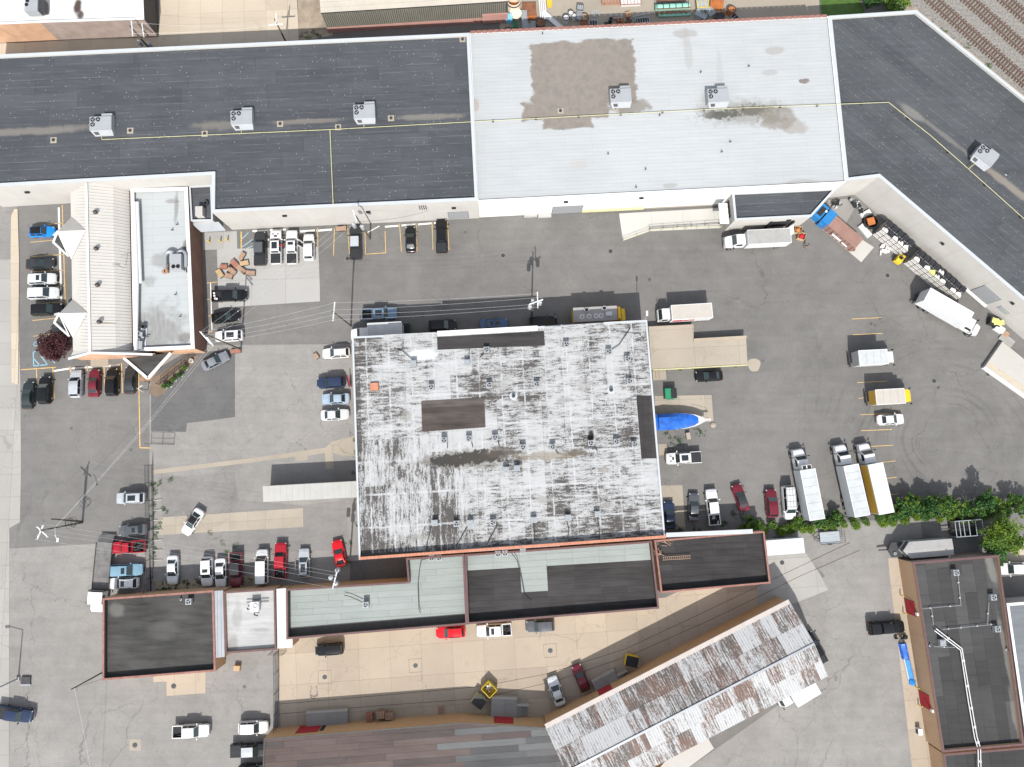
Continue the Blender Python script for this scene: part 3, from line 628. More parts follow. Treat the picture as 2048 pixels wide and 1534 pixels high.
# ------------------------------------------------------------------ buildings
def inset(poly, t):
    """move every edge inwards by t (poly counter-clockwise)"""
    n = len(poly); out = []
    for i in range(n):
        p0, p1, p2 = Vector(poly[i-1]), Vector(poly[i]), Vector(poly[(i+1) % n])
        d1, d2 = (p1-p0).normalized(), (p2-p1).normalized()
        n1, n2 = Vector((-d1.y, d1.x)), Vector((-d2.y, d2.x))
        k = n1 + n2; den = max(.3, 1 + n1.dot(n2)); out.append(tuple(p1 + k*t/den))
    return out
def ccw(p):
    s = sum(p[i][0]*p[(i+1)%len(p)][1]-p[(i+1)%len(p)][0]*p[i][1] for i in range(len(p)))
    return p if s > 0 else p[::-1]
def building(name, label, px, h, roof, wall, cap, par=.35, t=.35, tile=None, walls=None, cat='building', capw=0):
    """px: outline of the roof as photographed at height h. walls: {edge index: material} in the given order"""
    given = [tuple(p) for p in WP(px, h)]
    P = ccw(given); rev = P is not given and P[0] != given[0]
    c = sum((Vector(p) for p in P), Vector((0,0)))/len(P)
    e = thing(name, label, cat, (c.x, c.y, 0)); n = len(P); I = inset(P, t)
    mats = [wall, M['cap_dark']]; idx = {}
    for k, m in (walls or {}).items():
        if m not in mats: mats.append(m)
        idx[k] = mats.index(m)
    mb = MB()
    for i in range(n):
        a, b = P[i], P[(i+1)%n]; a2, b2 = I[i], I[(i+1)%n]
        gi = (n-2-i) % n if rev else i
        mb.quad((*a,0),(*b,0),(*b,h),(*a,h), idx.get(gi, 0))
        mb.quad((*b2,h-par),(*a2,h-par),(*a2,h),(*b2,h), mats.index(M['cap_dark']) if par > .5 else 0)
        mb.quad((*a,h),(*b,h),(*b2,h),(*a2,h), 0)
    part('wall', mb, mats, e, world=True)
    O = inset(P, -.05); J = inset(P, t+.03+capw); mb = MB()
    for i in range(n):
        o1, o2, j1, j2 = O[i], O[(i+1)%n], J[i], J[(i+1)%n]
        mb.add([(*o1,h+.004),(*o2,h+.004),(*j2,h+.004),(*j1,h+.004),(*o1,h+.07),(*o2,h+.07),(*j2,h+.07),(*j1,h+.07)], [(4,5,6,7),(0,1,5,4),(2,3,7,6)])
    part('coping', mb, cap, e, world=True)
    z = h-par
    K = inset(P, t+.01)
    rb = part('roof', MB().add([(*p, z-.06) for p in K], [tuple(range(n))]), M['joint'] if tile else roof, e, world=True)
    if tile:
        ang, cw, ch, stag = tile[:4]
        tiles(K, ang, cw, ch, z-.05, z, .02, roof, rb, 'roof_sheet', stagger=stag, jit=.02, matf=tile[4] if len(tile) > 4 else None)
    e['_h'] = h
    return e, P
def seg_on(A, B, p):
    d = (B-A).normalized(); return (Vector(p)-A).dot(d)
def wallbox(e, name, A, B, pa, pb, z0, z1, mat, dep=.05, label=None, out=None):
    """a door, window or lamp on the wall line A-B; pa, pb are ground pixels below its ends"""
    A, B = Vector(A), Vector(B); d = (B-A).normalized(); nn = Vector((d.y, -d.x)) if out is None else out
    s0, s1 = sorted((seg_on(A,B,W(*pa).to_2d()), seg_on(A,B,W(*pb).to_2d())))
    p, q = A+d*s0, A+d*s1
    mb = MB(); f = []
    for z in (z0, z1):
        for r, k in ((p,-.02),(q,-.02),(q,dep),(p,dep)): f.append((*(r+nn*k), z))
    mb.add(f, [(0,3,2,1),(4,5,6,7),(0,1,5,4),(1,2,6,5),(2,3,7,6),(3,0,4,7)])
    return part(name, mb, mat, e, world=True, label=label)
def rolldoor(e, A, B, pa, pb, z0, z1, mat, label=None, slat=.3):
    """roller door: dark frame, slats stacked in it"""
    fr = wallbox(e, 'door', A, B, pa, pb, z0, z1, M['cap_dark'], .03, label)
    A, B = Vector(A), Vector(B); d = (B-A).normalized(); nn = Vector((d.y,-d.x))
    s0, s1 = sorted((seg_on(A,B,W(*pa).to_2d()), seg_on(A,B,W(*pb).to_2d())))
    z = z0+.03
    while z < z1-.05:
        m = MB(); f = []
        for zz in (z, min(z+slat-.025, z1-.03)):
            for r, k in ((A+d*(s0+.06),.02),(A+d*(s1-.06),.02),(A+d*(s1-.06),.075),(A+d*(s0+.06),.075)): f.append((*(r+nn*k), zz))
        m.add(f, [(0,3,2,1),(4,5,6,7),(0,1,5,4),(1,2,6,5),(2,3,7,6),(3,0,4,7)])
        part('door_slat', m, mat, fr, world=True); z += slat
    return fr
def lamp(e, A, B, p, z=3.9): wallbox(e, 'wall_lamp', A, B, (p[0]-4,p[1]), (p[0]+4,p[1]), z, z+.35, M['black'], .28)

# north-west warehouse, dark roof
e, P = building('warehouse', 'long beige block warehouse with dark rolled roof, left of the white roofed one',
    [(-70,113),(938.5,66.5),(955.5,400.5),(424,425),(424.7,349),(-70,376)], 8.4, M['roof_dark'], M['wall_beige'], M['cap_white'], .35, .45, (BA, 16, 2.35, .35))
N1 = P
HW = {k: v for k, v in zip('abcdef', [W(x,y,8.4).to_2d() for x,y in ((-70,113),(938.5,66.5),(955.5,400.5),(424,425),(424.7,349),(-70,376))])}
A, B = HW['d'], HW['c']
rolldoor(e, A, B, (898,436.5), (938,434), .3, 3.6, M['dooor_grey'])
for x, y in ((590,453),(749,443),(912,436)): lamp(e, A, B, (x,y), 5.6)
lamp(e, HW['f'], HW['e'], (100,411), 5.6)
b = MB()
for k in range(4): b.tube((*(A+(B-A).normalized()*(33.2+k*.35)+Vector((.1,-.1))),5.6),(*(A+(B-A).normalized()*(33.2+k*.35)+Vector((.1,-.1))),7.4),.06)
part('conduit', b, M['steel'], e, world=True)
# middle warehouse, white roof
e, P = building('warehouse', 'white painted warehouse with worn white roof and a bare gravel patch on it',
    [(940,66.5),(1656,33.5),(1690.5,364),(956,401.5)], 7.8, M['roof_white'], M['wall_white'], M['cap_bright'], .12, .08)
wh = [W(x,y,7.8).to_2d() for x,y in ((940,66.5),(1656,33.5),(1690.5,364),(956,401.5))]
A, B = wh[3], wh[2]
rolldoor(e, A, B, (1103,430), (1163,427), .05, 3.3, M['dooor_grey'])
wallbox(e, 'dock_curb', A, B, (1048,434), (1074,432), .0, .9, M['wall_grey'], .5); wallbox(e, 'dock_curb', A, B, (1076,433), (1102,431), .0, .6, M['wall_grey'], .7)
wallbox(e, 'bumper_rail', A, B, (1163,428), (1286,421), .3, .5, M['yellow_pale'], .25); wallbox(e, 'bumper_rail', A, B, (1163,428), (1286,421), .9, 1.1, M['yellow_pale'], .12)
wallbox(e, 'wall_stain_board', A, B, (1288,421), (1436,412), .05, .5, M['conc_tan'], .08)
for x, y in ((1126,431),(1270,423)): lamp(e, A, B, (x,y), 5.4)
b = MB(); a, c = wh[0], wh[1]; d = (c-a).normalized()
for k in range(int((c-a).length/1.0)):
    p = a+d*(k+.5); b.obox(p.x, p.y+.12, 7.87, .9, .5, .05, math.atan2(d.y,d.x))
part('coping_tile', b, M['cap_red'], e, world=True, kind='stuff')
# east warehouse, dark roof turning to the south-east
e, P = building('warehouse', 'beige block warehouse with dark rolled roof bending away to the lower right',
    [(1657.5,32.5),(1832.5,21),(2230,342),(2230,756),(1757.5,353.5),(1691.5,361.5)], 7.8, M['roof_dark_east'], M['wall_beige'], M['cap_white'], .35, .45, (R(-40.5), 15, 2.35, .35))
ea = [W(x,y,7.8).to_2d() for x,y in ((1657.5,32.5),(1832.5,21),(2230,342),(2230,756),(1757.5,353.5),(1691.5,361.5))]
A, B = ea[4], ea[3]
rolldoor(e, A, B, (1928,590), (1962,617), .7, 4.3, M['dooor_grey']); wallbox(e, 'door_sill', A, B, (1922,585), (1964,619), .3, .62, M['wall_white'], .4)
wallbox(e, 'window', A, B, (1972,626), (1990,641), 1.9, 3.1, M['metal'], .06)
for x, y in ((1840,512),(1975,624)): lamp(e, A, B, (x,y), 5.4)
# annex
e, P = building('loading_annex', 'low flat roofed loading annex between the white warehouse and the blue compactor',
    [(1464.5,385.5),(1469.5,440.5),(1622.5,433),(1673,376.5)], 5.3, M['roof_dark'], M['wall_beige'], M['cap_white'], .3, .3, (BA, 14, 2.2, .3))
an = [W(x,y,5.3).to_2d() for x,y in ((1464.5,385.5),(1469.5,440.5),(1622.5,433),(1673,376.5))]
A, B = an[1], an[2]
wallbox(e, 'dock_opening', A, B, (1529,458), (1566,456), .9, 3.6, M['door_dark'], .04); lamp(e, A, B, (1558,457), 4.0)
wallbox(e, 'dock_shelter', A, B, (1524,458), (1528,458), .8, 3.8, M['black'], .4); wallbox(e, 'dock_shelter', A, B, (1567,456), (1571,456), .8, 3.8, M['black'], .4)
w0 = W(1575,462); part('side_platform', MB().obox(w0.x, w0.y, 0, 1.3, 1.6, 1.1, BA), M['wall_white'], e, world=True)
A, B = an[0], an[1]
wallbox(e, 'dock_opening', A, B, (1446,415), (1448,448), .1, 3.6, M['door_dark'], .05)
b = MB(); p0, p1 = W(1450,407,4.1), W(1454,447,4.1); d = (p1-p0).normalized(); n = Vector((-1,0,0))
for k in range(4):
    q0, q1 = p0+d*(k*.9), p0+d*(k*.9+.88); b.beam(((q0.x+q1.x)/2-1.15,(q0.y+q1.y)/2,4.1), ((q0.x+q1.x)/2+.35,(q0.y+q1.y)/2,4.15), .88, .12)
part('dock_canopy', b, M['cap_bright'], e, world=True)
# hall with gabled white metal roof
ZE, ZR, ZF = 4.1, 8.0, 4.6
eW0, eW1 = W(143.5,366,ZE), W(149,697,ZE); rg0, rg1 = W(173,366,ZR), W(180.5,700,ZR); eE0, eE1 = W(258.5,378,ZE), W(264.5,701,ZE)
fd0, fd1 = W(226,371,6.0), W(231.5,700,6.0)
hall = thing('brick_hall', 'orange brick hall with gabled white metal roof and flat white roofed wing', 'building', (W(250,540).x, W(250,540).y, 0))
FO = [(262,378.5),(375,374.5),(389,697),(268,702.5)]
fl = ccw([tuple(p) for p in WP(FO, ZF)])
FP = inset(fl, .3); b = MB()
for i in range(4):
    a, c, a2, c2 = fl[i], fl[(i+1)%4], FP[i], FP[(i+1)%4]
    mid = Vector(((a[0]+c[0])/2,(a[1]+c[1])/2)); isE = mid.x > max(p[0] for p in fl)-2
    b.quad((*a,0),(*c,0),(*c,ZF),(*a,ZF), 1 if isE else 0); b.quad((*c2,ZF-.4),(*a2,ZF-.4),(*a2,ZF),(*c2,ZF), 0); b.quad((*a,ZF),(*c,ZF),(*c2,ZF),(*a2,ZF), 0)
part('wall', b, [M['brick_orange'], M['brick_brown']], hall, world=True)
O, J = inset(fl,-.06), inset(fl,.55); b = MB()
for i in range(4):
    o1,o2,j1,j2 = O[i],O[(i+1)%4],J[i],J[(i+1)%4]
    b.add([(*o1,ZF),(*o2,ZF),(*j2,ZF),(*j1,ZF),(*o1,ZF+.08),(*o2,ZF+.08),(*j2,ZF+.08),(*j1,ZF+.08)], [(4,5,6,7),(0,1,5,4),(2,3,7,6)])
part('coping', b, M['cap_bright'], hall, world=True)
part('flat_roof', MB().add([(*p,ZF-.38) for p in FP], [(0,1,2,3)]), M['hall_flat'], hall, world=True)
b = MB()       # gabled body
x = lambda v, z: (v.x, v.y, z)
b.quad(x(eW0,0),x(eW1,0),x(eW1,ZE),x(eW0,ZE)); b.quad(x(eE1,0),x(eE0,0),x(eE0,ZE),x(eE1,ZE))
b.add([x(eW1,0),x(eE1,0),x(eE1,ZE),x(fd1,5.9),x(rg1,ZR-.1),x(eW1,ZE)], [(0,1,2,3,4,5)]); b.add([x(eE0,0),x(eW0,0),x(eW0,ZE),x(rg0,ZR-.1),x(fd0,5.9),x(eE0,ZE)], [(0,1,2,3,4,5)])
part('gable_wall', b, M['brick_orange'], hall, world=True)
rt = part('gable_roof', MB().quad(eW0-Vector((.3,0,.12)),eW1-Vector((.3,.3,.12)),rg1-Vector((0,.3,.1)),rg0-Vector((0,0,.1))).quad(rg0-Vector((0,0,.1)),rg1-Vector((0,.3,.1)),fd1-Vector((0,.3,.1)),fd0-Vector((0,0,.1))).quad(fd0-Vector((0,0,.1)),fd1-Vector((0,.3,.1)),eE1-Vector((0,.3,.12)),eE0-Vector((0,0,.12))), M['hall_metal'], hall, world=True)
npan = 52
for k in range(npan):      # standing-seam panels, each with its upstand
    t0, t1 = k/npan, (k+1)/npan
    for a0, a1, r0, r1 in ((eW0,eW1,rg0,rg1),(fd0,fd1,rg0,rg1),(eE0,eE1,fd0,fd1)):
        p, q, r, s = a0.lerp(a1,t0), a0.lerp(a1,t1-.001), r0.lerp(r1,t1-.001), r0.lerp(r1,t0)
        up = Vector((0,0,.05)); m = MB().quad(p,q,r,s); m.beam(p+up*.6, s+up*.6, .05, .06)
        part('roof_panel', m, M['hall_metal'], rt, world=True)
part('ridge_cap', MB().beam(rg0+Vector((0,0,.06)), rg1+Vector((0,-.3,.06)), .35, .06), M['cap_bright'], hall, world=True)
b = MB(); o = Vector((0,-.45,0)); c1, c2 = eW1+Vector((-1.2,-1.6,-.6)), W(305,709,ZF)
b.beam(c1, rg1+o, .35, .22); b.beam(rg1+o, c2, .35, .22); part('rake_board', b, M['cap_bright'], hall, world=True)
b = MB(); b.add([c1-Vector((0,0,.15)), rg1+o-Vector((0,0,.15)), rg1, eW1], [(0,1,2,3)]); b.add([rg1+o-Vector((0,0,.15)), c2-Vector((0,0,.15)), eE1, rg1], [(0,1,2,3)])
part('eave_soffit', b, M['hall_metal'], hall, world=True)
b = MB(); b.add([(c1.x,c1.y+.25,0),(c2.x,c2.y+.25,0),(c2.x,c2.y+.25,ZF-.3),(rg1.x,rg1.y-.2,ZR-.4),(c1.x,c1.y+.25,c1.z-.1)], [(0,1,2,3,4)])
part('gable_front', b, M['brick_orange'], hall, world=True)
for (ax,ay),(rx,ry),(nx,ny),(sx,sy),(bx,by),(cx,cy) in (((115.5,462.5),(171,460.5),(143.5,433),(142.5,519),(106.5,484),(137.5,512)),((118,627),(174,625.5),(146.5,598),(146,676),(108.5,645),(139,672))):
    a, r, nn, s = W(ax,ay,6.4), W(rx,ry,7.6), W(nx,ny,ZE+.05), W(sx,sy,ZE+.05); bb, cc = W(bx,by,3.2), W(cx,cy,3.2)
    bn = Vector((bb.x, a.y + (a.y-bb.y)*.6, 3.2))
    d = part('entrance_gablet', MB().add([a,r,nn], [(0,1,2)]).add([a,s,r], [(0,1,2)]), M['hall_metal'], hall, world=True)
    m = MB(); m.beam(a, bb, .3, .2); m.beam(bb, cc, .35, .25); m.beam(a, cc, .16, .16); m.beam(a, bn, .3, .2); part('gablet_trim', m, M['cap_bright'], d, world=True)
    part('gablet_glass', MB().add([a-Vector((-.15,0,.15)), bb+Vector((.2,0,.1)), cc+Vector((.1,0,.1))], [(0,1,2)]), M['glass'], d, world=True)
    part('gablet_wall', MB().add([bb+Vector((.3,0,0)), cc+Vector((.3,.3,0)), x(cc+Vector((.3,.3,0)),0), x(bb+Vector((.3,0,0)),0)], [(0,1,2,3)]), M['brick_orange'], d, world=True)
tp = [W(*q,3.7) for q in ((248,716),(342,706),(296,757))]
b = MB().prism([(p.x,p.y) for p in tp][::-1], 3.35, 3.6); cp = part('corner_canopy', b, M['roof_tar'], hall, world=True)
b = MB(); b.beam(tp[0], tp[2], .42, .3); b.beam(tp[2], tp[1], .42, .3); part('canopy_fascia', b, M['cap_bright'], cp, world=True)
b = MB(); q0, q1, q2 = W(338,716,0), W(297,765,0), W(314,745,0); b.quad(x(q1,0),x(q0,0),x(q0,3.3),x(q1,3.3)); part('canopy_wall', b, M['brick_orange'], cp, world=True)
part('corner_window', MB().add([(q2.x+.0,q2.y-.12,.4),(q2.x+1.0,q2.y+.95,.4),(q2.x+.9,q2.y+.8,2.6)], [(0,1,2)]), M['glass'], cp, world=True)
b = MB(); w0 = W(200,723,0); b.obox(w0.x, w0.y, 0, 3.0, 1.8, .12, BA); part('door_step', b, M['conc_tan'], hall, world=True)
b = MB(); w0 = W(205,716,1.5); b.obox(w0.x, w0.y+.9, 0, 1.8, .12, 2.2, BA); part('door', b, M['glass'], hall, world=True)
for x0, y0 in ((188.5,423),(190,496),(192.5,569),(196,643)):
    w = W(x0, y0, 7.9); v = thing('roof_vent', {423:'brown turbine vent at the far north end of the white gabled roof',496:'brown turbine vent second from the north on the white gabled roof',569:'brown turbine vent third from the north on the white gabled roof',643:'brown turbine vent nearest the south gable of the white roof'}[y0], 'roof vent', (w.x,w.y,7.0), group='turbine vents along the white gable')
    part('neck', MB().tube((0,0,0),(0,0,.6),.22,10), M['rust'], v); part('head', MB().tube((0,0,.6),(0,0,.85),.36,12,.3).tube((0,0,.85),(0,0,1.05),.3,12,.08), M['steel'], v)
    part('rust_streak', MB().box(.2,2.0,-.10,.10,.11,.118), M['conc_tan'], v).rotation_euler = (0, R(33), 0)
b = MB(); w = W(468/8.52+240-55,530,6.2)
w = W(238,531,6.6); an_ = thing('tv_antenna', 'thin rooftop antenna on the eastern slope of the white gable', 'antenna', (w.x,w.y,5.2))
b = MB().tube((0,0,0),(0,0,2.2),.03); b.tube((-.6,0,2.1),(.6,0,2.1),.02)
for k in range(5): b.tube((-.5+k*.25,-.35,2.1),(-.5+k*.25,.35,2.1),.015)
part('mast', b, M['steel'], an_)
w = W(225,692,6.2); solo('pipe_vent', MB().tube((0,0,0),(0,0,1.0),.14,10).tube((0,0,1.0),(0,0,1.15),.26,10), M['steel'], 'single dark pipe vent near the south end of the white gable', 'vent pipe', (w.x,w.y,5.4)).location = (w.x,w.y,5.4)
# white pipes and plant in the valley between gable and flat roof
def tubething(name, label, cat, pts, r, mat, group=None, n=6, feet=None):
    q = [Vector(p) for p in pts]; o = q[0]
    e = thing(name, label, cat, (o.x,o.y,0), group=group)
    part('run', MB().path(q, r, n), mat, e, world=True)
    if feet:
        f = MB(); 
        for a, c in zip(q, q[1:]):
            k = max(1, int((c-a).length/feet[0]))
            for i in range(k):
                p = a.lerp(c, (i+.5)/k); f.obox(p.x, p.y, p.z-r-feet[2], feet[1], feet[1], feet[2], 0)
        part('support_block', f, M[feet[3]], e, world=True, kind='stuff')
    return e
tubething('white_duct', 'long white duct in the valley beside the gable, the left one', 'duct', [W(269,404,5.0),W(274,566,5.0),W(272,700,5.0)], .28, M['cap_bright'])
tubething('white_duct', 'long white duct in the valley beside the gable, the right one', 'duct', [W(275,404,5.0),W(281,566,5.0)], .22, M['cap_bright'])
w = W(278,675,5.0); pl = thing('rooftop_plant', 'cluster of blackened rooftop machinery at the south end of the hall valley', 'machinery', (w.x,w.y,ZF-.4))
part('base_frame', MB().box(-.9,.9,-2.2,2.4,.05,.2), M['cap_white'], pl)
for k,(px_,py_) in enumerate(((-.4,1.9),(.5,1.9),(-.3,.7),(-.35,-.4),(-.2,-1.5))): part('fan_housing', MB().ring((px_,py_,.2),.42,.3,.5,12).tube((px_,py_,.25),(px_,py_,.3),.3,12), M['steel'] if k < 2 else M['metal'], pl)
part('pipework', MB().path([(.6,1.2,.4),(.7,0,.4),(.5,-1,.4),(.7,-2,.4)], .12).path([(.2,.6,.5),(.8,.2,.5),(1.4,.3,.4)], .08), M['steel'], pl)
part('tank', MB().box(.0,.6,-1.9,-.6,.2,.9).box(.1,.5,.2,.9,.2,.8), M['metal'], pl)
w = W(355,521,4.6); du = thing('ducted_roof_unit', 'grey roof unit with two curved ducts on the flat wing of the hall', 'roof unit', (w.x,w.y,ZF-.38), BA); du.scale = (.78,.78,.78)
part('casing', MB().box(-.8,1.4,-2.3,1.0,.2,1.9), M['unit'], du)
for sx, a0, nm in ((-1,.0,'duct'),(1,.0,'duct')):
    b = MB(); cx_ = -1.3 if sx < 0 else .85; rr = 1.15 if sx < 0 else .75
    pts = [(cx_-rr if sx<0 else cx_+rr, -1.6 if sx<0 else .3, .8)] + [(cx_ - sx*-1*rr*math.cos(t) if sx<0 else cx_+rr*math.cos(t), 1.2+rr*math.sin(t), .9) for t in [k*math.pi/12 for k in range(0,10)]]
    if sx < 0: pts = [(-2.4,-1.8,.8),(-2.4,.8,.8)] + [(-2.4+1.0-1.0*math.cos(t), .9+1.0*math.sin(t), .85) for t in [k*math.pi/14 for k in range(1,12)]] + [(-.6,1.2,.9)]
    else: pts = [(.1,1.1,.9)] + [(.1+.9-.9*math.cos(t), 1.0+.9*math.sin(t), .85) for t in [k*math.pi/14 for k in range(3,15)]] + [(1.9,-1.6,.8)]
    part('duct', b.path(pts, .38, 8), M['metal'], du)
for k,(a,c) in enumerate(((-.2,-1.7),(.75,-1.7))): part('fan', MB().ring((a,c,1.9),.42,.34,.08,14).tube((a,c,1.9),(a,c,1.93),.33,14), M['fan'], du)
for a, c in ((-2.3,-1.2),(-2.3,-2.2),(-2.8,-2.3)): part('duct_box', MB().box(a-.35,a+.35,c-.35,c+.35,.1,.8), M['brick_red'], du)
part('curb_frame', MB().box(1.7,2.0,-2.6,1.4,.05,.35).box(2.2,2.45,-2.4,1.2,.05,.3), M['steel'], du)
# link building
e, P = building('link_building', 'small dark gravel roofed link between hall and beige warehouse', [(378.5,372.5),(423.2,370.5),(425.5,441),(382.5,442)], 4.2, M['roof_dark'], M['wall_beige'], M['cap_white'], .25, .2)
b = MB(); q = [W(382,446,3.4),W(437,443.5,3.4),W(452,461,3.0),W(402,464,3.0)]; b.add([*q,*[p-Vector((0,0,.15)) for p in q]], [(0,1,2,3),(3,2,6,7),(1,2,6,5),(0,3,7,4)])
part('entrance_awning', b, M['metal'], e, world=True)
b = MB()
for p in (q[2],q[3]): b.beam(p, (p.x-.9,p.y+.6,2.2), .1, .1)
part('awning_bracket', b, M['steel'], e, world=True)
w = W(399,423,5.0); solo('chimney_box', MB().obox(w.x,w.y,4.0,1.2,1.6,1.3,BA), M['wall_beige'], 'beige chimney stack on the small dark link roof', 'chimney', (w.x,w.y,4.0))
w = W(412,406,4.2); rv = thing('roof_fan', 'round ventilator on the small dark link roof', 'roof vent', (w.x,w.y,3.95)); part('drum', MB().ring((0,0,0),.38,.22,.45,14), M['steel'], rv); part('fan', MB().tube((0,0,.1),(0,0,.14),.22,12), M['fan'], rv)

# central building
CB = [(704.5,674),(874,666),(1208.5,645),(1293.5,640.5),(1330,1075.5),(718.5,1119)]
e, P = building('workshop_building', 'large square building in the centre with a peeling white roof', CB, 6.6, M['roof_worn'], M['brick_red'], M['cap_white'], .12, .22, (R(92.8), 8.6, 3.62, .2))
cbw = e
def rpatch(name, pts, z, mat, tile=None, label=None):
    p = [tuple(a) for a in WP(pts, z)]
    pr = [o for o in cbw.children if o.name.startswith('roof')][0]
    if tile:
        tiles(p, tile[0], tile[1], tile[2], z, z+.03, .015, mat, cbw, name, jit=.015)
    else: part(name, MB().prism(ccw(p), z-.05, z), mat, cbw, world=True, label=label)
rpatch('roof_patch', [(874,674.5),(1088,662.5),(1090,691),(875,699.5)], 6.55, M['roof_black'], (BA, 30, .95))
rpatch('roof_patch', [(842.5,802.5),(968.5,795.5),(971,854.5),(844.5,863.5)], 6.55, M['roof_brown'], (BA, 30, .95))
rpatch('roof_patch', [(1272.5,792.5),(1307,791.5),(1317.5,916.6),(1283,917)], 6.55, M['roof_black'], (R(92.5), 30, .98))
p0, p1 = W(875,668,6.6), W(1075,657,6.6); b = MB().beam((p0.x,p0.y,6.85),(p1.x,p1.y,6.85),.75,.55); part('raised_parapet', b, M['cap_bright'], cbw, world=True)
for (a, c, z, w_) in (((1090,658),(1122,656.5),6.8,.7),((1125,656),(1208,650.5),6.8,.75),((770,674),(872,669),6.7,.7)):
    p0, p1 = W(*a,6.7), W(*c,6.7); part('parapet_cap', MB().beam((p0.x,p0.y,z),(p1.x,p1.y,z),w_,.3), M['roof_worn'], cbw, world=True)
a, c = W(719,1116.5,7.2), W(1330,1073,7.2); d = (c-a).normalized(); nn = Vector((-d.y,d.x,0)); L = (c-a).length; b = MB()
part('parapet', MB().beam((a.x,a.y,6.95),(c.x,c.y,6.95),.32,.75), M['brick_red'], cbw, world=True)
k = 0.0
while k < L-.4:
    p = a+d*(k+.3); m = MB().obox(p.x,p.y,7.33,.57,.42,.1,math.atan2(d.y,d.x)); part('coping_tile', m, M['cap_orange'], cbw, world=True); k += .6
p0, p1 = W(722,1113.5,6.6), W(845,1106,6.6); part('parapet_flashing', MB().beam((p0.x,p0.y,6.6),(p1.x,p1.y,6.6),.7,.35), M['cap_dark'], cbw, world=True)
p0, p1 = W(900,1103,6.6), W(1120,1088,6.6); part('parapet_flashing', MB().beam((p0.x,p0.y,6.6),(p1.x,p1.y,6.6),.55,.3), M['metal'], cbw, world=True)
w = W(748.5,773,6.8); hs = thing('roof_hatch', 'square red roof hatch near the left edge of the peeling white roof', 'roof hatch', (w.x,w.y,6.48), BA)
part('lid', MB().box(-.62,.62,-.58,.58,.25,.36), M['cap_orange'], hs); part('curb', MB().box(-.68,.68,-.64,.64,0,.25), M['rust'], hs)

# dock at the east side and the white covered way at the west
b = [(1297,653),(1387,648.5),(1387.5,677),(1492,671.5),(1495,727.5),(1303,738)]
dk = thing('loading_dock', 'stepped tan concrete loading dock right of the peeling white roof', 'loading dock', (W(1390,690).x, W(1390,690).y, 0)); c = [tuple(p) for p in WP(b,1.3)]
tiles(c, BA, 7.6, 3.3, 0, 1.3, .02, M['conc_tan'], dk, 'slab'); 
q = WP([(1387,677.5),(1492,671.5),(1493,676),(1387.5,682)],1.3); part('dock_curb', MB().prism(ccw([tuple(p) for p in q]),1.3,1.5), M['conc_beige'], dk, world=True)
q0, q1 = W(1306,738.5,1.2), W(1495,728.5,1.2); part('edge_rail', MB().beam((q0.x,q0.y-.12,1.1),(q1.x,q1.y-.12,1.1),.2,.2), M['yellow_pale'], dk, world=True)
w = W(1318,751,0); st_ = thing('concrete_steps', 'small concrete steps at the corner below the tan dock', 'steps', (w.x,w.y,0), BA)
for k in range(3): part('step', MB().box(-1.1+.5*k,1.1,-.8,.8,.17*k,.17*(k+1)), M['conc_tan'], st_)
cw = thing('covered_way', 'long narrow white covered way at the left wall of the central building', 'canopy', (W(620,985).x, W(620,985).y, 0))
q = [tuple(p) for p in WP([(525.5,972.5),(716.5,962),(718,994.5),(526.5,1004)],3.7)]
tiles(q, BA, .95, 4, 3.55, 3.7, .012, M['canopy_metal'], cw, 'roof_panel', jit=.01)
part('roof_deck', MB().prism(ccw(q),3.4,3.54), M['cap_white'], cw, world=True)
b = MB(); Q = ccw(q)
for i in range(4): a, c = Q[i], Q[(i+1)%4]; b.quad((*a,0),(*c,0),(*c,3.4),(*a,3.4))
part('side_wall', b, M['wall_beige'], cw, world=True)

# row of low buildings to the south
e, P = building('tar_roof_building', 'low building with bare tar roof and red tile coping, leftmost of the south row', [(206,1197),(427,1181),(431,1342),(205.5,1360)], 4.0, M['roof_tar'], M['wall_tan'], M['cap_red'], .65, .22)
g1 = [(427.5,1182),(446,1181),(449,1314),(428.5,1316)]
pt = thing('passage_roof', 'narrow corrugated metal roof over the passage right of the tar roof', 'roof', (W(437,1250).x, W(437,1250).y, 0)); q = [tuple(p) for p in WP(g1,3.9)]
tiles(q, BA, .55, 14, 3.72, 3.85, .03, M['metal'], pt, 'roof_sheet', jit=.02)
b = MB(); Q = ccw(q)
for i in range(4): a, c = Q[i], Q[(i+1)%4]; b.quad((*a,0),(*c,0),(*c,3.7),(*a,3.7))
part('wall', b, M['wall_tan'], pt, world=True)
e, P = building('white_roof_building', 'small low building with stained white roof, second unit of the south row', [(446.5,1184),(550,1177.5),(552.5,1299),(450.5,1306.5)], 4.0, M['roof_r2'], M['wall_tan'], M['cap_maroon'], .4, .2)
ws = thing('white_strip_roof', 'narrow white strip roof between the stained white and the green roofs', 'roof', (W(562,1240).x, W(562,1240).y, 0)); q = [tuple(p) for p in WP([(552.5,1178),(572,1176.5),(575,1276),(585,1277),(585,1295),(554.5,1297)],3.9)]
part('roof', MB().prism(ccw(q),3.7,3.85), M['roof_pale'], ws, world=True); part('wall', MB().prism(inset(ccw(q),.1),0,3.69), M['wall_tan'], ws, world=True)
GR = M['roof_green']
e, P = building('green_roof_building', 'low building with pale green rolled roof below the central building', [(572.5,1178.5),(816.5,1163.5),(812.5,1117),(928,1109),(934,1248.5),(573.5,1278)], 4.3, GR, M['wall_orange'], M['cap_maroon'], 1.15, .22, (BA, 7.5, 1.0, .3))
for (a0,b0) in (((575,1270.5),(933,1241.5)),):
    p0, p1 = W(*a0,3.2), W(*b0,3.2); part('parapet_flashing', MB().beam((p0.x,p0.y+.45,3.19),(p1.x,p1.y+.45,3.19),1.25,.08), M['cap_dark'], e, world=True)
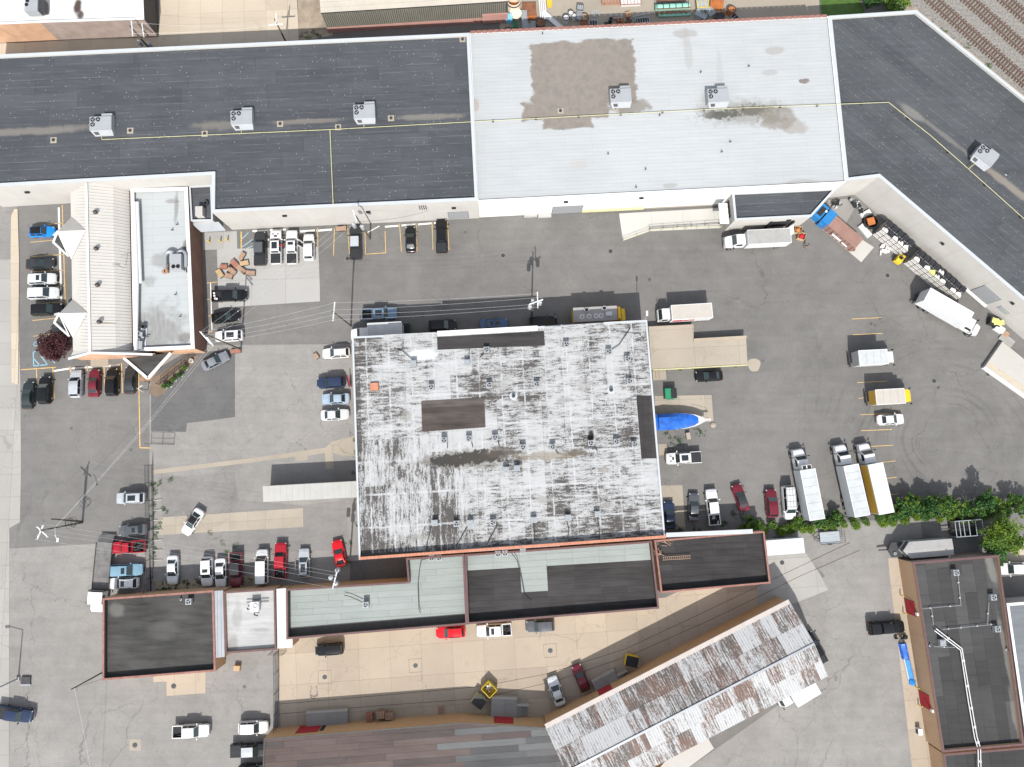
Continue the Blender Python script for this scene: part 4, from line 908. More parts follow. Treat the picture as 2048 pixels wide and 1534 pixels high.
bl0, bl1 = W(932,1146,3.9).to_2d(), W(1304,1124.5,3.9).to_2d()
sp = [W(*p,3.9).to_2d() for p in ((1048,1140),(1098,1137),(1101,1185),(1053,1188.5))]
def r4mat(x_, y_):
    X, Y = x_*math.cos(BA)-y_*math.sin(BA), x_*math.sin(BA)+y_*math.cos(BA)
    t = (X-bl0.x)/(bl1.x-bl0.x); lim = bl0.y+(bl1.y-bl0.y)*t
    if Y > lim: return M['roof_green']
    if sp[0].x+.4 < X < sp[1].x+.4 and Y > sp[3].y: return M['roof_green']
    return M['roof_black']
e, P = building('black_roof_building', 'long low building with black roof and a pale green strip along its top', [(930,1109.5),(1303,1082.5),(1318,1216.5),(935,1248)], 4.2, M['roof_black'], M['wall_orange'], M['cap_maroon'], 1.15, .22, (BA, 4.3, .98, .0, r4mat))
e, P = building('black_roof_building', 'black roofed low building with a ladder lying on it, right end of the south row', [(1309,1081),(1528,1062.5),(1540.5,1166),(1322,1185.5)], 4.0, M['roof_black'], M['brick_red'], M['cap_red'], .9, .2, (BA, 8, .98, .3))
p0, p1 = W(1332,1070,4.1), W(1505,1062.5,4.1); part('parapet_cap', MB().beam((p0.x,p0.y,4.14),(p1.x,p1.y,4.14),.7,.12), M['cap_white'], e, world=True)
# corrugated building
eN0, eN1, eS1 = W(1092.5,1456,5.3), W(1580,1206,5.3), W(1654,1351.5,5.3)
eS0 = eS1 + (eN0-eN1); r1 = W(1627,1287,6.5); r0 = r1 + (eN0-eN1); dr = (eN1-eN0)
co = thing('corrugated_shed', 'long shed with rust streaked corrugated roof lying at an angle near the bottom', 'building', ((eN0.x+eS1.x)/2, (eN0.y+eS1.y)/2, 0))
b = MB(); q = [eN0,eN1,eS1,eS0]
for i in range(4): a, c = q[i], q[(i+1)%4]; b.quad(x(a,0),x(c,0),x(c,5.2),x(a,5.2), 0)
for a, c, r in ((eN0,eS0,r0),(eN1,eS1,r1)): b.add([x(a,5.2),x(c,5.2),x(r,6.4)], [(0,1,2)])
part('wall', b, M['wall_orange'], co, world=True)
rb = part('roof_deck', MB().quad(x(eN0,5.2),x(eN1,5.2),x(r1,6.4),x(r0,6.4)).quad(x(r0,6.4),x(r1,6.4),x(eS1,5.2),x(eS0,5.2)), M['steel'], co, world=True)
L = dr.length; u = dr.normalized(); pitch = .42
def corr_panel(a, r, s0, s1, t0, t1, lift):
    m = MB(); nseg = max(2, int(round((s1-s0)/pitch*2))); vs = []; fs = []
    for k in range(nseg+1):
        s = s0+(s1-s0)*k/nseg; zz = .05 if k % 2 else 0
        for t in (t0, t1): p = (a+u*s).lerp(r+u*s, t); vs.append((p.x,p.y,p.z+zz+.06+lift))
    for k in range(nseg): fs.append((2*k,2*k+2,2*k+3,2*k+1))
    return m.add(vs, fs)
for a, r, cuts in ((eN0,r0,(0,.52,1.0)),(eS0,r0,(0,.5,1.0))):
    for t0, t1 in zip(cuts, cuts[1:]):
        s = -.1
        while s < L:
            w_ = random.choice((.84,1.68,2.52,3.36)); s1 = min(L+.1, s+w_)
            part('roof_sheet', corr_panel(a,r,s,s1,max(-.02,t0-.015),t1,.015 if t0 == 0 else .035), M['corr'], rb, world=True); s = s1
part('ridge_cap', MB().beam(r0+Vector((0,0,.2)), r1+Vector((0,0,.2)), .34, .06), M['metal'], co, world=True)
part('gutter', MB().beam(eN0+Vector((-.12,.25,.05)), eN1+Vector((-.12,.25,.05)), .75, .14), M['cap_beige'], co, world=True)
A, B = eN1.to_2d(), eN0.to_2d()
rolldoor(co, A, B, (1197,1385), (1222,1372), 1.1, 4.2, M['door_red'])
ln = ccw([tuple(p) for p in WP([(1428,1497),(1416,1477),(1330,1523),(1300,1560),(1330,1570)],3.2)])
part('lean_to_roof', MB().prism(ln,3.05,3.2), M['wall_beige'], co, world=True); part('lean_to_wall', MB().prism(inset(ln,.1),0,3.04), M['wall_tan'], co, world=True)
# bottom left building with patched roofing
lim = W(842,1490,4.3).x
e, P = building('patched_roof_building', 'low tan building at the bottom with brown and grey patched roofing', [(528.5,1477),(927,1445.5),(1092,1455),(1175,1615),(522,1650)], 4.3, M['roof_brown_rows'], M['wall_orange'], M['cap_dark'], .08, .12,
    (R(3.4), 9.5, .98, .45, lambda x_, y_: M['roof_brown_rows'] if x_ < lim else M['roof_grey_rows']))
A, B = W(528.5,1477,4.3).to_2d(), W(927,1445.5,4.3).to_2d(); C_ = W(1092,1455,4.3).to_2d()
rolldoor(e, B, A, (602,1458), (646,1451), .3, 3.3, M['door_red']); wallbox(e, 'door', B, A, (648,1452), (656,1451), .3, 3.0, M['door_dark'], .05)
rolldoor(e, C_, B, (988,1433), (1026,1434.5), 1.0, 3.6, M['door_red'])
# docks with steps along that wall
def dock(pa, pb, pc, label, hgt, steps):
    a, b_, c_ = W(*pa,hgt), W(*pb,hgt), W(*pc,hgt); u_ = (b_-a).normalized(); v_ = Vector((-u_.y,u_.x,0)); Lx = (b_-a).length; Ly = (c_-b_).dot(v_)
    e = thing('concrete_dock', label, 'loading dock', (a.x,a.y,0), math.atan2(u_.y,u_.x)); s = 1 if Ly > 0 else -1; Ly = abs(Ly)
    y0, y1 = (0,Ly) if s > 0 else (-Ly,0)
    for k in range(2): part('slab', MB().box(Lx/2*k+.01,Lx/2*(k+1)-.01,y0,y1,0,hgt), M['conc_grey'], e)
    top = y0 if s > 0 else y1
    part('edge_curb', MB().box(0,Lx,top-.02 if s<0 else top-.28,top+.28 if s<0 else top+.02,.0,hgt+.06), M['conc'], e)
    if steps:
        part('cheek_wall', MB().box(Lx+.01,Lx+1.9,(y1-1.0 if s<0 else y0+.7),(y1-.7 if s<0 else y0+1.0),0,hgt+.1), M['conc'], e)
        for k in range(5): part('step', MB().box(Lx+.01+.35*k,Lx+.35*(k+1),y0+.1,y1-1.05,0,hgt*(5-k)/6), M['conc_grey'], e)
    return e
dock((612,1427),(695,1422),(695,1452), 'grey concrete dock in front of the leftmost red doors', .9, 0)
dock((983,1397),(1035,1399),(1035,1436), 'grey concrete dock with steps beside the yellow dumpsters', 1.0, 1)
dock((1184,1365),(1229,1342),(1240,1368), 'grey concrete dock with steps below the yellow and black cart', 1.0, 1)
# right hand buildings
e, P = building('tan_building', 'tan walled building at the right with banded dark roof and white pipes', [(1826,1125),(1996.5,1110.5),(2047.5,1490),(1885.5,1504)], 4.2, M['roof_bands'], M['wall_tan'], M['cap_maroon'], .5, .25, (R(-85.5), 6.5, 1.95, .5),
    walls={0: M['brick_dull']})
A, B = W(1826,1125,4.2).to_2d(), W(1885.5,1504,4.2).to_2d()
rolldoor(e, A, B, (1808,1196), (1812.5,1226), .15, 2.9, M['door_red']); rolldoor(e, A, B, (1833,1379), (1837.5,1410), .15, 2.9, M['door_red'])
for p in ((1826,1219),(1852,1407)): wallbox(e, 'wall_light', A, B, (p[0]-12,p[1]-3), (p[0]-12,p[1]+3), 3.0, 3.5, M['cap_bright'], .25)
for p in (1190,1225,1373,1409): w = W(1806+(p-1190)*.165,p); part('door_bollard', MB().tube((w.x-.5,w.y,0),(w.x-.5,w.y,1.1),.09,8), M['yellow'], e, world=True)
building('lower_tan_building', 'dark roofed building cut off at the bottom right corner', [(1886.5,1508),(2075,1492.5),(2100,1640),(1905,1660)], 3.8, M['roof_bands'], M['wall_tan'], M['cap_maroon'], .35, .25, (R(-85.5), 6.5, 1.9, .5))
building('grey_roof_building', 'grey roofed building with white coping cut off by the right edge', [(2013,1207),(2120,1199),(2150,1470),(2052,1480)], 3.6, M['roof_slate'], M['wall_grey'], M['cap_bright'], .3, .35)
# top edge buildings
e, P = building('white_top_building', 'brick building with bright white roof in the top left corner', [(-60,51),(2,48.5),(80,45),(288,38.5),(284,-60),(-60,-60)], 5.0, M['roof_pale'], M['brick_dull'], M['cap_bright'], .3, .3,
    walls={0: M['brick_orange'], 1: M['brick_orange'], 3: M['cap_dark']})
e = thing('metal_shed', 'tan metal shed with ribbed wall and red base at the top edge', 'building', (W(830,20).x, W(830,20).y, 0))
a, c = W(641.5,26,5.4), W(1015.5,2.5,5.4); d = (c-a).normalized(); nn = Vector((-d.y,d.x,0)); L = (c-a).length
bk0, bk1 = a+nn*14+Vector((0,0,1.6)), c+nn*14+Vector((0,0,1.6))
rf = part('roof_deck', MB().quad(a,c,bk1,bk0), M['steel'], e, world=True)
k = 0.0
while k < 14:
    q = [a+nn*k, c+nn*k, c+nn*(k+.86), a+nn*(k+.86)]; part('roof_sheet', MB().add([(p.x,p.y,5.4+ (k if i<2 else k+.86)*1.6/14+.05+(.04 if i>1 else 0)) for i,p in enumerate(q)], [(0,1,2,3)]), M['corr_tan'], rf, world=True); k += .9
wl = part('wall', MB().quad(x(a,0),x(c,0),x(c,5.3),x(a,5.3)).quad(x(a+nn*14,0),x(a,0),x(a,5.3),x(a+nn*14,6.9)).quad(x(c,0),x(c+nn*14,0),x(c+nn*14,6.9),x(c,5.3)), M['cap_dark'], e, world=True)
k = 0.0
while k < L-.3:
    p = a+d*k; q = a+d*(k+.26); m = MB().add([(p.x,p.y,1.4),(q.x,q.y,1.4),(q.x,q.y,5.25),(p.x,p.y,5.25),(p.x-nn.x*.07+d.x*.05,p.y-nn.y*.07+d.y*.05,1.4),(q.x-nn.x*.07-d.x*.05,q.y-nn.y*.07-d.y*.05,1.4),(q.x-nn.x*.07-d.x*.05,q.y-nn.y*.07-d.y*.05,5.25),(p.x-nn.x*.07+d.x*.05,p.y-nn.y*.07+d.y*.05,5.25)], [(4,5,6,7),(0,4,7,3),(5,1,2,6)])
    part('wall_rib', m, M['corr_wall'], wl, world=True); k += .36
m = MB(); o = -nn*.14
m.quad(x(a+o,0),x(c+o,0),x(c+o,1.4),x(a+o,1.4)).quad(x(a+o,1.4),x(c+o,1.4),x(c,1.4),x(a,1.4)); q0 = a+d*(L*.86)
m.beam(x(q0+o*2,1.4),x(c+o*2,1.4),.3,2.4); part('plinth', m, plain('red_painted_block', (.34,.185,.16), .85, .12, .5, dirt=.15), e, world=True)
# ------------------------------------------------------------------ vehicles
PAINT = {}
def P_(name, col, rough=.28): PAINT[name] = paint('car_paint_'+name, col, rough)
for n_, c_ in dict(black=(.007,.007,.008), charcoal=(.026,.027,.03), dgrey=(.075,.08,.09), grey=(.17,.18,.20), silver=(.36,.38,.40), lsilver=(.50,.52,.53), white=(.56,.56,.555),
    blue=(.01,.20,.62), navy=(.018,.03,.065), steelblue=(.13,.20,.28), midblue=(.05,.10,.20), lightblue=(.15,.26,.33), maroon=(.12,.012,.022), red=(.30,.008,.018), brightred=(.50,.006,.012), yellow=(.60,.40,.02), silverblue=(.27,.34,.41), greengrey=(.022,.03,.031)).items(): P_(n_, c_)

def ring_(x, hw, zb, zs, zt, crown=.02):
    h = [(hw*.84,zb),(hw*.97,zb+.10),(hw,(zb+zs)/2),(hw*.985,zs),(hw*.93,zt-.02),(hw*.55,zt+crown*.7)]
    return [(x,-y,z) for y,z in h] + [(x,0,zt+crown)] + [(x,y,z) for y,z in h[::-1]]
def panel(mb, a, b, c, d, u0, u1, v0, v1, off, mi=0):
    """a pane set 'off' proud on the quad a-b-c-d"""
    a, b, c, d = map(Vector, (a,b,c,d)); n = (b-a).cross(d-a).normalized()*off
    f = lambda u, v: (a.lerp(b,u)).lerp(d.lerp(c,u), v) + n
    return mb.quad(f(u0,v0), f(u1,v0), f(u1,v1), f(u0,v1), mi)
# kind: length, width, height, hood z, cowl x, roof front, roof rear, tail x, deck z
CARS = dict(sedan=(4.75,1.84,1.46,.92,.95,.15,-1.05,-1.72,1.02), coupe=(4.55,1.86,1.36,.88,.75,-.05,-.95,-1.75,.98), hatch=(4.45,1.80,1.50,.95,1.0,.25,-1.45,-2.02,1.02),
    wagon=(4.75,1.82,1.52,.94,.95,.15,-1.75,-2.2,1.0), suv=(4.75,1.92,1.74,1.08,1.0,.3,-1.85,-2.2,1.12), bigsuv=(5.25,2.02,1.9,1.16,1.15,.4,-2.1,-2.48,1.2), van=(5.6,2.0,2.15,1.2,1.75,1.0,-2.55,-2.72,1.2), jeep=(4.5,1.86,1.85,1.12,.85,.45,-1.95,-2.1,1.1))
def wheels(root_, xs, y, r=.345, w=.24, dual=False):
    for x_ in xs:
        for s_ in (-1, 1):
            wh_ = cpart('wheel', ('tyre',r,w,dual), lambda: MB().tube((0,-w/2,0),(0,w/2,0),r,16), M['tyre'], root_, (x_, s_*y, r), (0,0,0 if s_ > 0 else math.pi), 40)
            cpart('rim', ('rim',r,w), lambda: MB().tube((0,w/2,0),(0,w/2+.012,0),r*.62,10), M['rim'], wh_)
def car(kind, px, py, ang, col, label, sunroof=0, rails=False, group=None, roofcol=None, glass_rear=True, z=.8, tarnish=None):
    L, Wd, H, zh, xc, xf, xr, xt, zd = CARS[kind]; w = W(px, py, z)
    e = thing({'sedan':'parked_car','coupe':'parked_car','hatch':'parked_car','wagon':'parked_car','suv':'parked_suv','bigsuv':'parked_suv','jeep':'parked_suv','van':'parked_van'}[kind], label,
        'van' if kind == 'van' else 'car', (w.x,w.y,0), R(ang), group or 'cars parked in the yards')
    hw = Wd/2; pm = PAINT[col]; h2 = L/2
    belt = zh+.03
    def body():
        b = MB(); low = .24
        st = [(-h2,.50,.44,.60,zd-.22),(-h2+.03,.70,.40,.64,zd-.14),(-h2+.11,.85,.34,.70,zd-.07),(-h2+.27,.945,.28,.75,zd-.02),(-h2+.7,.995,low,.78,zd),(xt+.1,1,low,.8,zd),(0,1,low,.8,belt),(xc-.05,1,low,.8,belt),(xc+.35,.995,low,.76,zh),(h2-.75,.975,low,.72,zh-.04),(h2-.48,.935,.26,.66,zh-.09),(h2-.27,.865,.30,.60,zh-.15),(h2-.12,.76,.34,.56,zh-.22),(h2-.03,.60,.38,.52,zh-.30),(h2,.42,.42,.50,zh-.38)]
        if kind in ('van','suv','bigsuv','jeep'): st[0] = (-h2,.66,.42,.66,zd-.1); st[1] = (-h2+.03,.80,.38,.7,zd-.06); st[2] = (-h2+.1,.90,.34,.72,zd-.03)
        if kind == 'jeep': st[-3:] = [(h2-.12,.84,.34,.58,zh-.14),(h2-.03,.78,.36,.56,zh-.17),(h2,.70,.40,.55,zh-.2)]
        b.loft([ring_(x_, hw*k, zb, zs, zt) for x_,k,zb,zs,zt in st])
        # greenhouse with crowned roof
        bl, tp_ = hw*.90, hw*(.70 if kind not in ('van','bigsuv','jeep','suv') else .78)
        stn = [(xt,bl*.94,zd-.03,bl*.9,zd),(xr,bl,belt,tp_*.97,H-.05),((xr+xf)/2,bl,belt,tp_,H),(xf,bl*.99,belt,tp_*.97,H-.05),(xc,bl*.95,belt-.03,bl*.88,belt)]
        rings = []
        for x_,wb,zb,wt,zt in stn: rings.append([(x_,-wb,zb-.1),(x_,-wb,zb),(x_,-wt,zt-.03),(x_,-wt*.6,zt+.01),(x_,0,zt+.03),(x_,wt*.6,zt+.01),(x_,wt,zt-.03),(x_,wb,zb),(x_,wb,zb-.1)])
        # windscreen and rear slope as straight facets
        b.loft(rings); return b
    cpart('body', ('body',kind), body, pm, e, smooth=38)
    bl, tp_ = hw*.90, hw*(.70 if kind not in ('van','bigsuv','jeep','suv') else .78)
    def fr(): return panel(MB(), (xc,bl*.93,belt+.01),(xc,-bl*.93,belt+.01),(xf,-tp_*.95,H-.045),(xf,tp_*.95,H-.045), .05,.95,.04,.95,-.022)
    def rr(): return panel(MB(), (xt,-bl*.92,zd+.01),(xt,bl*.92,zd+.01),(xr,tp_*.95,H-.045),(xr,-tp_*.95,H-.045), .07,.93,.12,.93,-.022)
    cpart('windscreen', ('ws',kind), fr, M['screen_glass'], e)
    if glass_rear: cpart('rear_window', ('rw',kind), rr, M['glass'], e)
    for s_ in (-1, 1):
        def sd(s_=s_):
            b = MB(); xm = (xr+xf)/2-.05
            q = lambda x0, x1, y0, y1: panel(b, (x0,s_*bl,belt+.005),(x1,s_*bl,belt+.005),(y1,s_*tp_*.985,H-.06),(y0,s_*tp_*.985,H-.06), .03,.97,.06,.92,.018 if s_ > 0 else -.018)
            panel(b, (xm+.04,s_*bl,belt),(xc-.22,s_*bl,belt),(xf-.02,s_*tp_*.97,H-.075),(xm+.04,s_*tp_,H-.035), .02,.98,.08,.92,-.02*s_)
            panel(b, (xt+.30,s_*bl*.985,belt),(xm-.04,s_*bl,belt),(xm-.04,s_*tp_,H-.035),(xr+.02,s_*tp_*.97,H-.075), .02,.98,.08,.92,-.02*s_)
            return b
        cpart('side_windows', ('sw',kind,s_), sd, M['glass'], e)
        cpart('headlight', ('hl',kind,s_), lambda: MB().obox(h2-.30, s_*hw*.71, zh-.27, .15,.40,.125, -s_*.75), M['lamp'], e)
        cpart('tail_light', ('tl',kind,s_), lambda: MB().obox(-h2+.16, s_*hw*.74, zd-.24, .12,.30,.17, s_*.55), M['tail'], e)
        cpart('wing_mirror', ('wm',kind,s_), lambda: MB().obox(xc-.30, s_*(hw+.09), belt+.02, .16,.20,.14, s_*.2), pm, e)
    def hood():
        b = MB(); q = hw*.74; z0 = zh+.028
        return b.add([(xc+.22,-q,belt+.012),(xc+.22,q,belt+.012),(h2-.62,q*.9,zh-.045),(h2-.62,-q*.9,zh-.045),(xc+.22,0,belt+.045),(h2-.45,0,zh-.035)], [(0,3,5,4),(4,5,2,1)])
    cpart('hood', ('hood',kind), hood, pm, e)
    cpart('grille', ('gr',kind), lambda: MB().box(h2-.06,h2+.01,-hw*.45,hw*.45,.42,zh-.36), M['trim'], e)
    if sunroof:
        l_ = {1:.55, 2:1.25}[sunroof]; cpart('sunroof', ('sr',kind,sunroof), lambda: MB().box(xf-.25-l_, xf-.25, -tp_*.58, tp_*.58, H-.02, H+.035), M['glass'], e)
    if roofcol: cpart('roof_skin', ('rs',kind), lambda: MB().add([(xr,-tp_*.94,H-.02),(xr,tp_*.94,H-.02),(xf,tp_*.94,H-.02),(xf,-tp_*.94,H-.02),(xr,0,H+.0),(xf,0,H+.0),((xr+xf)/2,-tp_*.97,H+.012),((xr+xf)/2,tp_*.97,H+.012),((xr+xf)/2,0,H+.045)],[(0,4,8,6),(4,1,7,8),(6,8,5,3),(8,7,2,5)]), PAINT[roofcol], e)
    if rails:
        for s_ in (-1, 1): cpart('roof_rail', ('rr',kind,s_), lambda: MB().box(xr+.15,xf-.1,s_*tp_*.9-.02,s_*tp_*.9+.02,H-.0,H+.07), M['trim'], e)
    wheels(e, (-L*.295, L*.305), hw-.13, .33 if kind in ('sedan','coupe','hatch','wagon') else .37)
    return e
def pickup(px, py, ang, col, label, bed='open', sunroof=0, roofcol=None, L=5.95, z=.9, hoodvent=False, regular=False, rails=False):
    w = W(px, py, z); e = thing('pickup_truck', label, 'pickup truck', (w.x,w.y,0), R(ang), 'pickup trucks in the yards'); pm = PAINT[col]
    Wd, H, zh, hw, h2 = 1.98, 1.88, 1.16, .99, L/2; xc, xf = h2-1.55, h2-2.15; xr = h2-3.95 if not regular else h2-3.15; xt = xr-.16; xb = xt-.06
    def body():
        b = MB(); low = .34
        st = [(xb,1,low,.9,zh),(xc,1,low,.9,zh),(xc+.3,1,low,.86,zh-.01),(h2-.6,.98,low,.82,zh-.05),(h2-.3,.935,.36,.76,zh-.09),(h2-.14,.87,.38,.7,zh-.14),(h2-.04,.76,.40,.66,zh-.2),(h2,.62,.44,.6,zh-.28)]
        b.loft([ring_(x_,hw*k,zb,zs,zt) for x_,k,zb,zs,zt in st])
        bl, tp_ = hw*.91, hw*.76; stn = [(xt,bl*.98,zh,bl*.95,zh+.02),(xr,bl,zh,tp_*.98,H-.03),((xr+xf)/2,bl,zh,tp_,H),(xf,bl,zh,tp_*.97,H-.05),(xc,bl*.96,zh-.02,bl*.9,zh)]; rings = []
        for x_,wb,zb,wt,zt in stn: rings.append([(x_,-wb,zb-.1),(x_,-wb,zb),(x_,-wt,zt-.03),(x_,-wt*.6,zt+.01),(x_,0,zt+.03),(x_,wt*.6,zt+.01),(x_,wt,zt-.03),(x_,wb,zb),(x_,wb,zb-.1)])
        return b.loft(rings)
    K = (L, regular)
    cpart('body', ('pbody',K), body, pm, e, smooth=38)
    bl, tp_ = hw*.91, hw*.76
    cpart('windscreen', ('pws',K), lambda: panel(MB(), (xc,bl*.93,zh+.01),(xc,-bl*.93,zh+.01),(xf,-tp_*.95,H-.045),(xf,tp_*.95,H-.045), .05,.95,.05,.95,-.022), M['screen_glass'], e)
    cpart('rear_window', ('prw',K), lambda: panel(MB(), (xt,-bl*.92,zh+.03),(xt,bl*.92,zh+.03),(xr,tp_*.95,H-.04),(xr,-tp_*.95,H-.04), .1,.9,.15,.92,-.02), M['glass'], e)
    for s_ in (-1, 1):
        def sd(s_=s_):
            b = MB(); xm = (xr+xf)/2-.1
            panel(b, (xm+.04,s_*bl,zh+.01),(xc-.22,s_*bl,zh+.01),(xf-.02,s_*tp_*.97,H-.075),(xm+.04,s_*tp_,H-.035), .02,.98,.08,.92,-.02*s_)
            return panel(b, (xt+.15,s_*bl,zh+.01),(xm-.04,s_*bl,zh+.01),(xm-.04,s_*tp_,H-.035),(xr+.06,s_*tp_*.98,H-.05), .02,.98,.08,.92,-.02*s_)
        cpart('side_windows', ('psw',K,s_), sd, M['glass'], e)
        cpart('headlight', ('phl',K,s_), lambda: MB().obox(h2-.20, s_*hw*.76, zh-.34, .14,.34,.2, -s_*.6), M['lamp'], e)
        cpart('tail_light', ('ptl',K,s_), lambda: MB().box(-h2-.01,-h2+.12,s_*hw*.86-.08,s_*hw*.86+.08,.75,1.1), M['tail'], e)
        cpart('wing_mirror', ('pwm',K,s_), lambda: MB().obox(xc-.25, s_*(hw+.14), zh+.02, .16,.28,.2, s_*.2), pm, e)
    def bedm():
        b = MB(); t = .13; x0, x1 = -h2, xb-.03
        b.box(x0,x1,-hw*.985,-hw*.985+t,.42,1.15,0).box(x0,x1,hw*.985-t,hw*.985,.42,1.15,0).box(x0,x0+.1,-hw*.985+t+.003,hw*.985-t-.003,.5,1.14,0).box(x1-.1,x1,-hw*.985+t+.003,hw*.985-t-.003,.42,1.15,0)
        b.box(x0+.103,x1-.103,-hw*.985+t+.003,hw*.985-t-.003,.6,.68,1)
        for s_ in (-1,1): b.box(x0+.103,x1-.103,s_*(hw*.985-t)-.02*(1 if s_>0 else 0)-.0,s_*(hw*.985-t)+.02*(1 if s_<0 else 0),.69,1.13,1); b.box(-h2+.75,-h2+1.7,s_*.62-.12,s_*.62+.12,.69,.9,1)
        return b
    cpart('bed', ('pbed',K), bedm, [pm, M['liner']], e)
    x0, x1 = -h2+.05, xb-.06
    if bed == 'cover': cpart('bed_cover', ('pcov',K), lambda: MB().loft([[(x_,-.86,1.155),(x_,-.84,1.2),(x_,0,1.225),(x_,.84,1.2),(x_,.86,1.155)] for x_ in (x0,x0+.05,(x0+x1)/2-.01,(x0+x1)/2+.01,x1)]), M['liner'], e)
    if bed == 'cap':
        cpart('bed_cap', ('pcap',K), lambda: MB().loft([[(x_,-.93,1.155),(x_,-.8,zt),(x_,0,zt+.04),(x_,.8,zt),(x_,.93,1.155)] for x_,zt in ((x0,1.6),(x0+.12,1.78),(x1-.1,1.8),(x1,1.75))]), pm, e, smooth=30)
    cpart('hood', ('phood',K), lambda: MB().add([(xc+.2,-hw*.76,zh+.022),(xc+.2,hw*.76,zh+.022),(h2-.42,hw*.72,zh-.03),(h2-.42,-hw*.72,zh-.03),(xc+.2,0,zh+.06),(h2-.4,0,zh+.01)], [(0,3,5,4),(4,5,2,1)]), pm, e)
    cpart('grille', ('pgr',K), lambda: MB().box(h2-.05,h2+.015,-hw*.6,hw*.6,.6,zh-.3), M['trim'], e)
    cpart('front_bumper', ('pbp',K), lambda: MB().loft([[(h2+.06,-.5,z_),(h2-.02,-.78,z_),(h2-.26,-.96,z_),(h2-.26,.96,z_),(h2-.02,.78,z_),(h2+.06,.5,z_)] for z_ in (.45,.62)]), M['chrome'], e)
    if sunroof: l_ = {1:.5,2:1.15}[sunroof]; cpart('sunroof', ('psr',K,sunroof), lambda: MB().box(xf-.25-l_,xf-.25,-.46,.46,H-.02,H+.04), M['glass'], e)
    if hoodvent:
        for s_ in (-1,1): part('hood_vent', MB().obox(h2-.75,s_*.42,zh-.02,.32,.16,.06,s_*.15), M['trim'], e)
        part('hood_vent', MB().obox(xc+.42,0,zh+.03,.3,.5,.05), M['trim'], e)
    if roofcol: cpart('roof_skin', ('prs',K), lambda: MB().add([(xr,-tp_*.94,H+.0),(xr,tp_*.94,H+.0),(xf,tp_*.94,H-.02),(xf,-tp_*.94,H-.02),(xr,0,H+.025),(xf,0,H+.01),((xr+xf)/2,-tp_*.96,H+.015),((xr+xf)/2,tp_*.96,H+.015),((xr+xf)/2,0,H+.045)],[(0,4,8,6),(4,1,7,8),(6,8,5,3),(8,7,2,5)]), PAINT[roofcol], e)
    wheels(e, (-h2+1.2, h2-1.0), hw-.14, .4, .27)
    return e, h2, xb
def junk_in_bed(e, h2, xb, seed, mats):
    r = random.Random(seed)
    for k in range(9):
        x_, y_ = r.uniform(-h2+.3, xb-.3), r.uniform(-.6,.6)
        if k % 3 == 0: part('bed_load', MB().tube((x_-.3,y_,.8+r.random()*.3),(x_+.4,y_+r.uniform(-.3,.3),.95+r.random()*.3),.07,7), mats[k % len(mats)], e)
        elif k % 3 == 1: part('bed_load', MB().obox(x_,y_,.69,r.uniform(.2,.6),r.uniform(.2,.5),r.uniform(.2,.5),r.random()*3), mats[k % len(mats)], e)
        else: part('bed_load', MB().ring((x_,y_,.69+r.random()*.3),.26,.12,.18,10), M['tyre'], e)
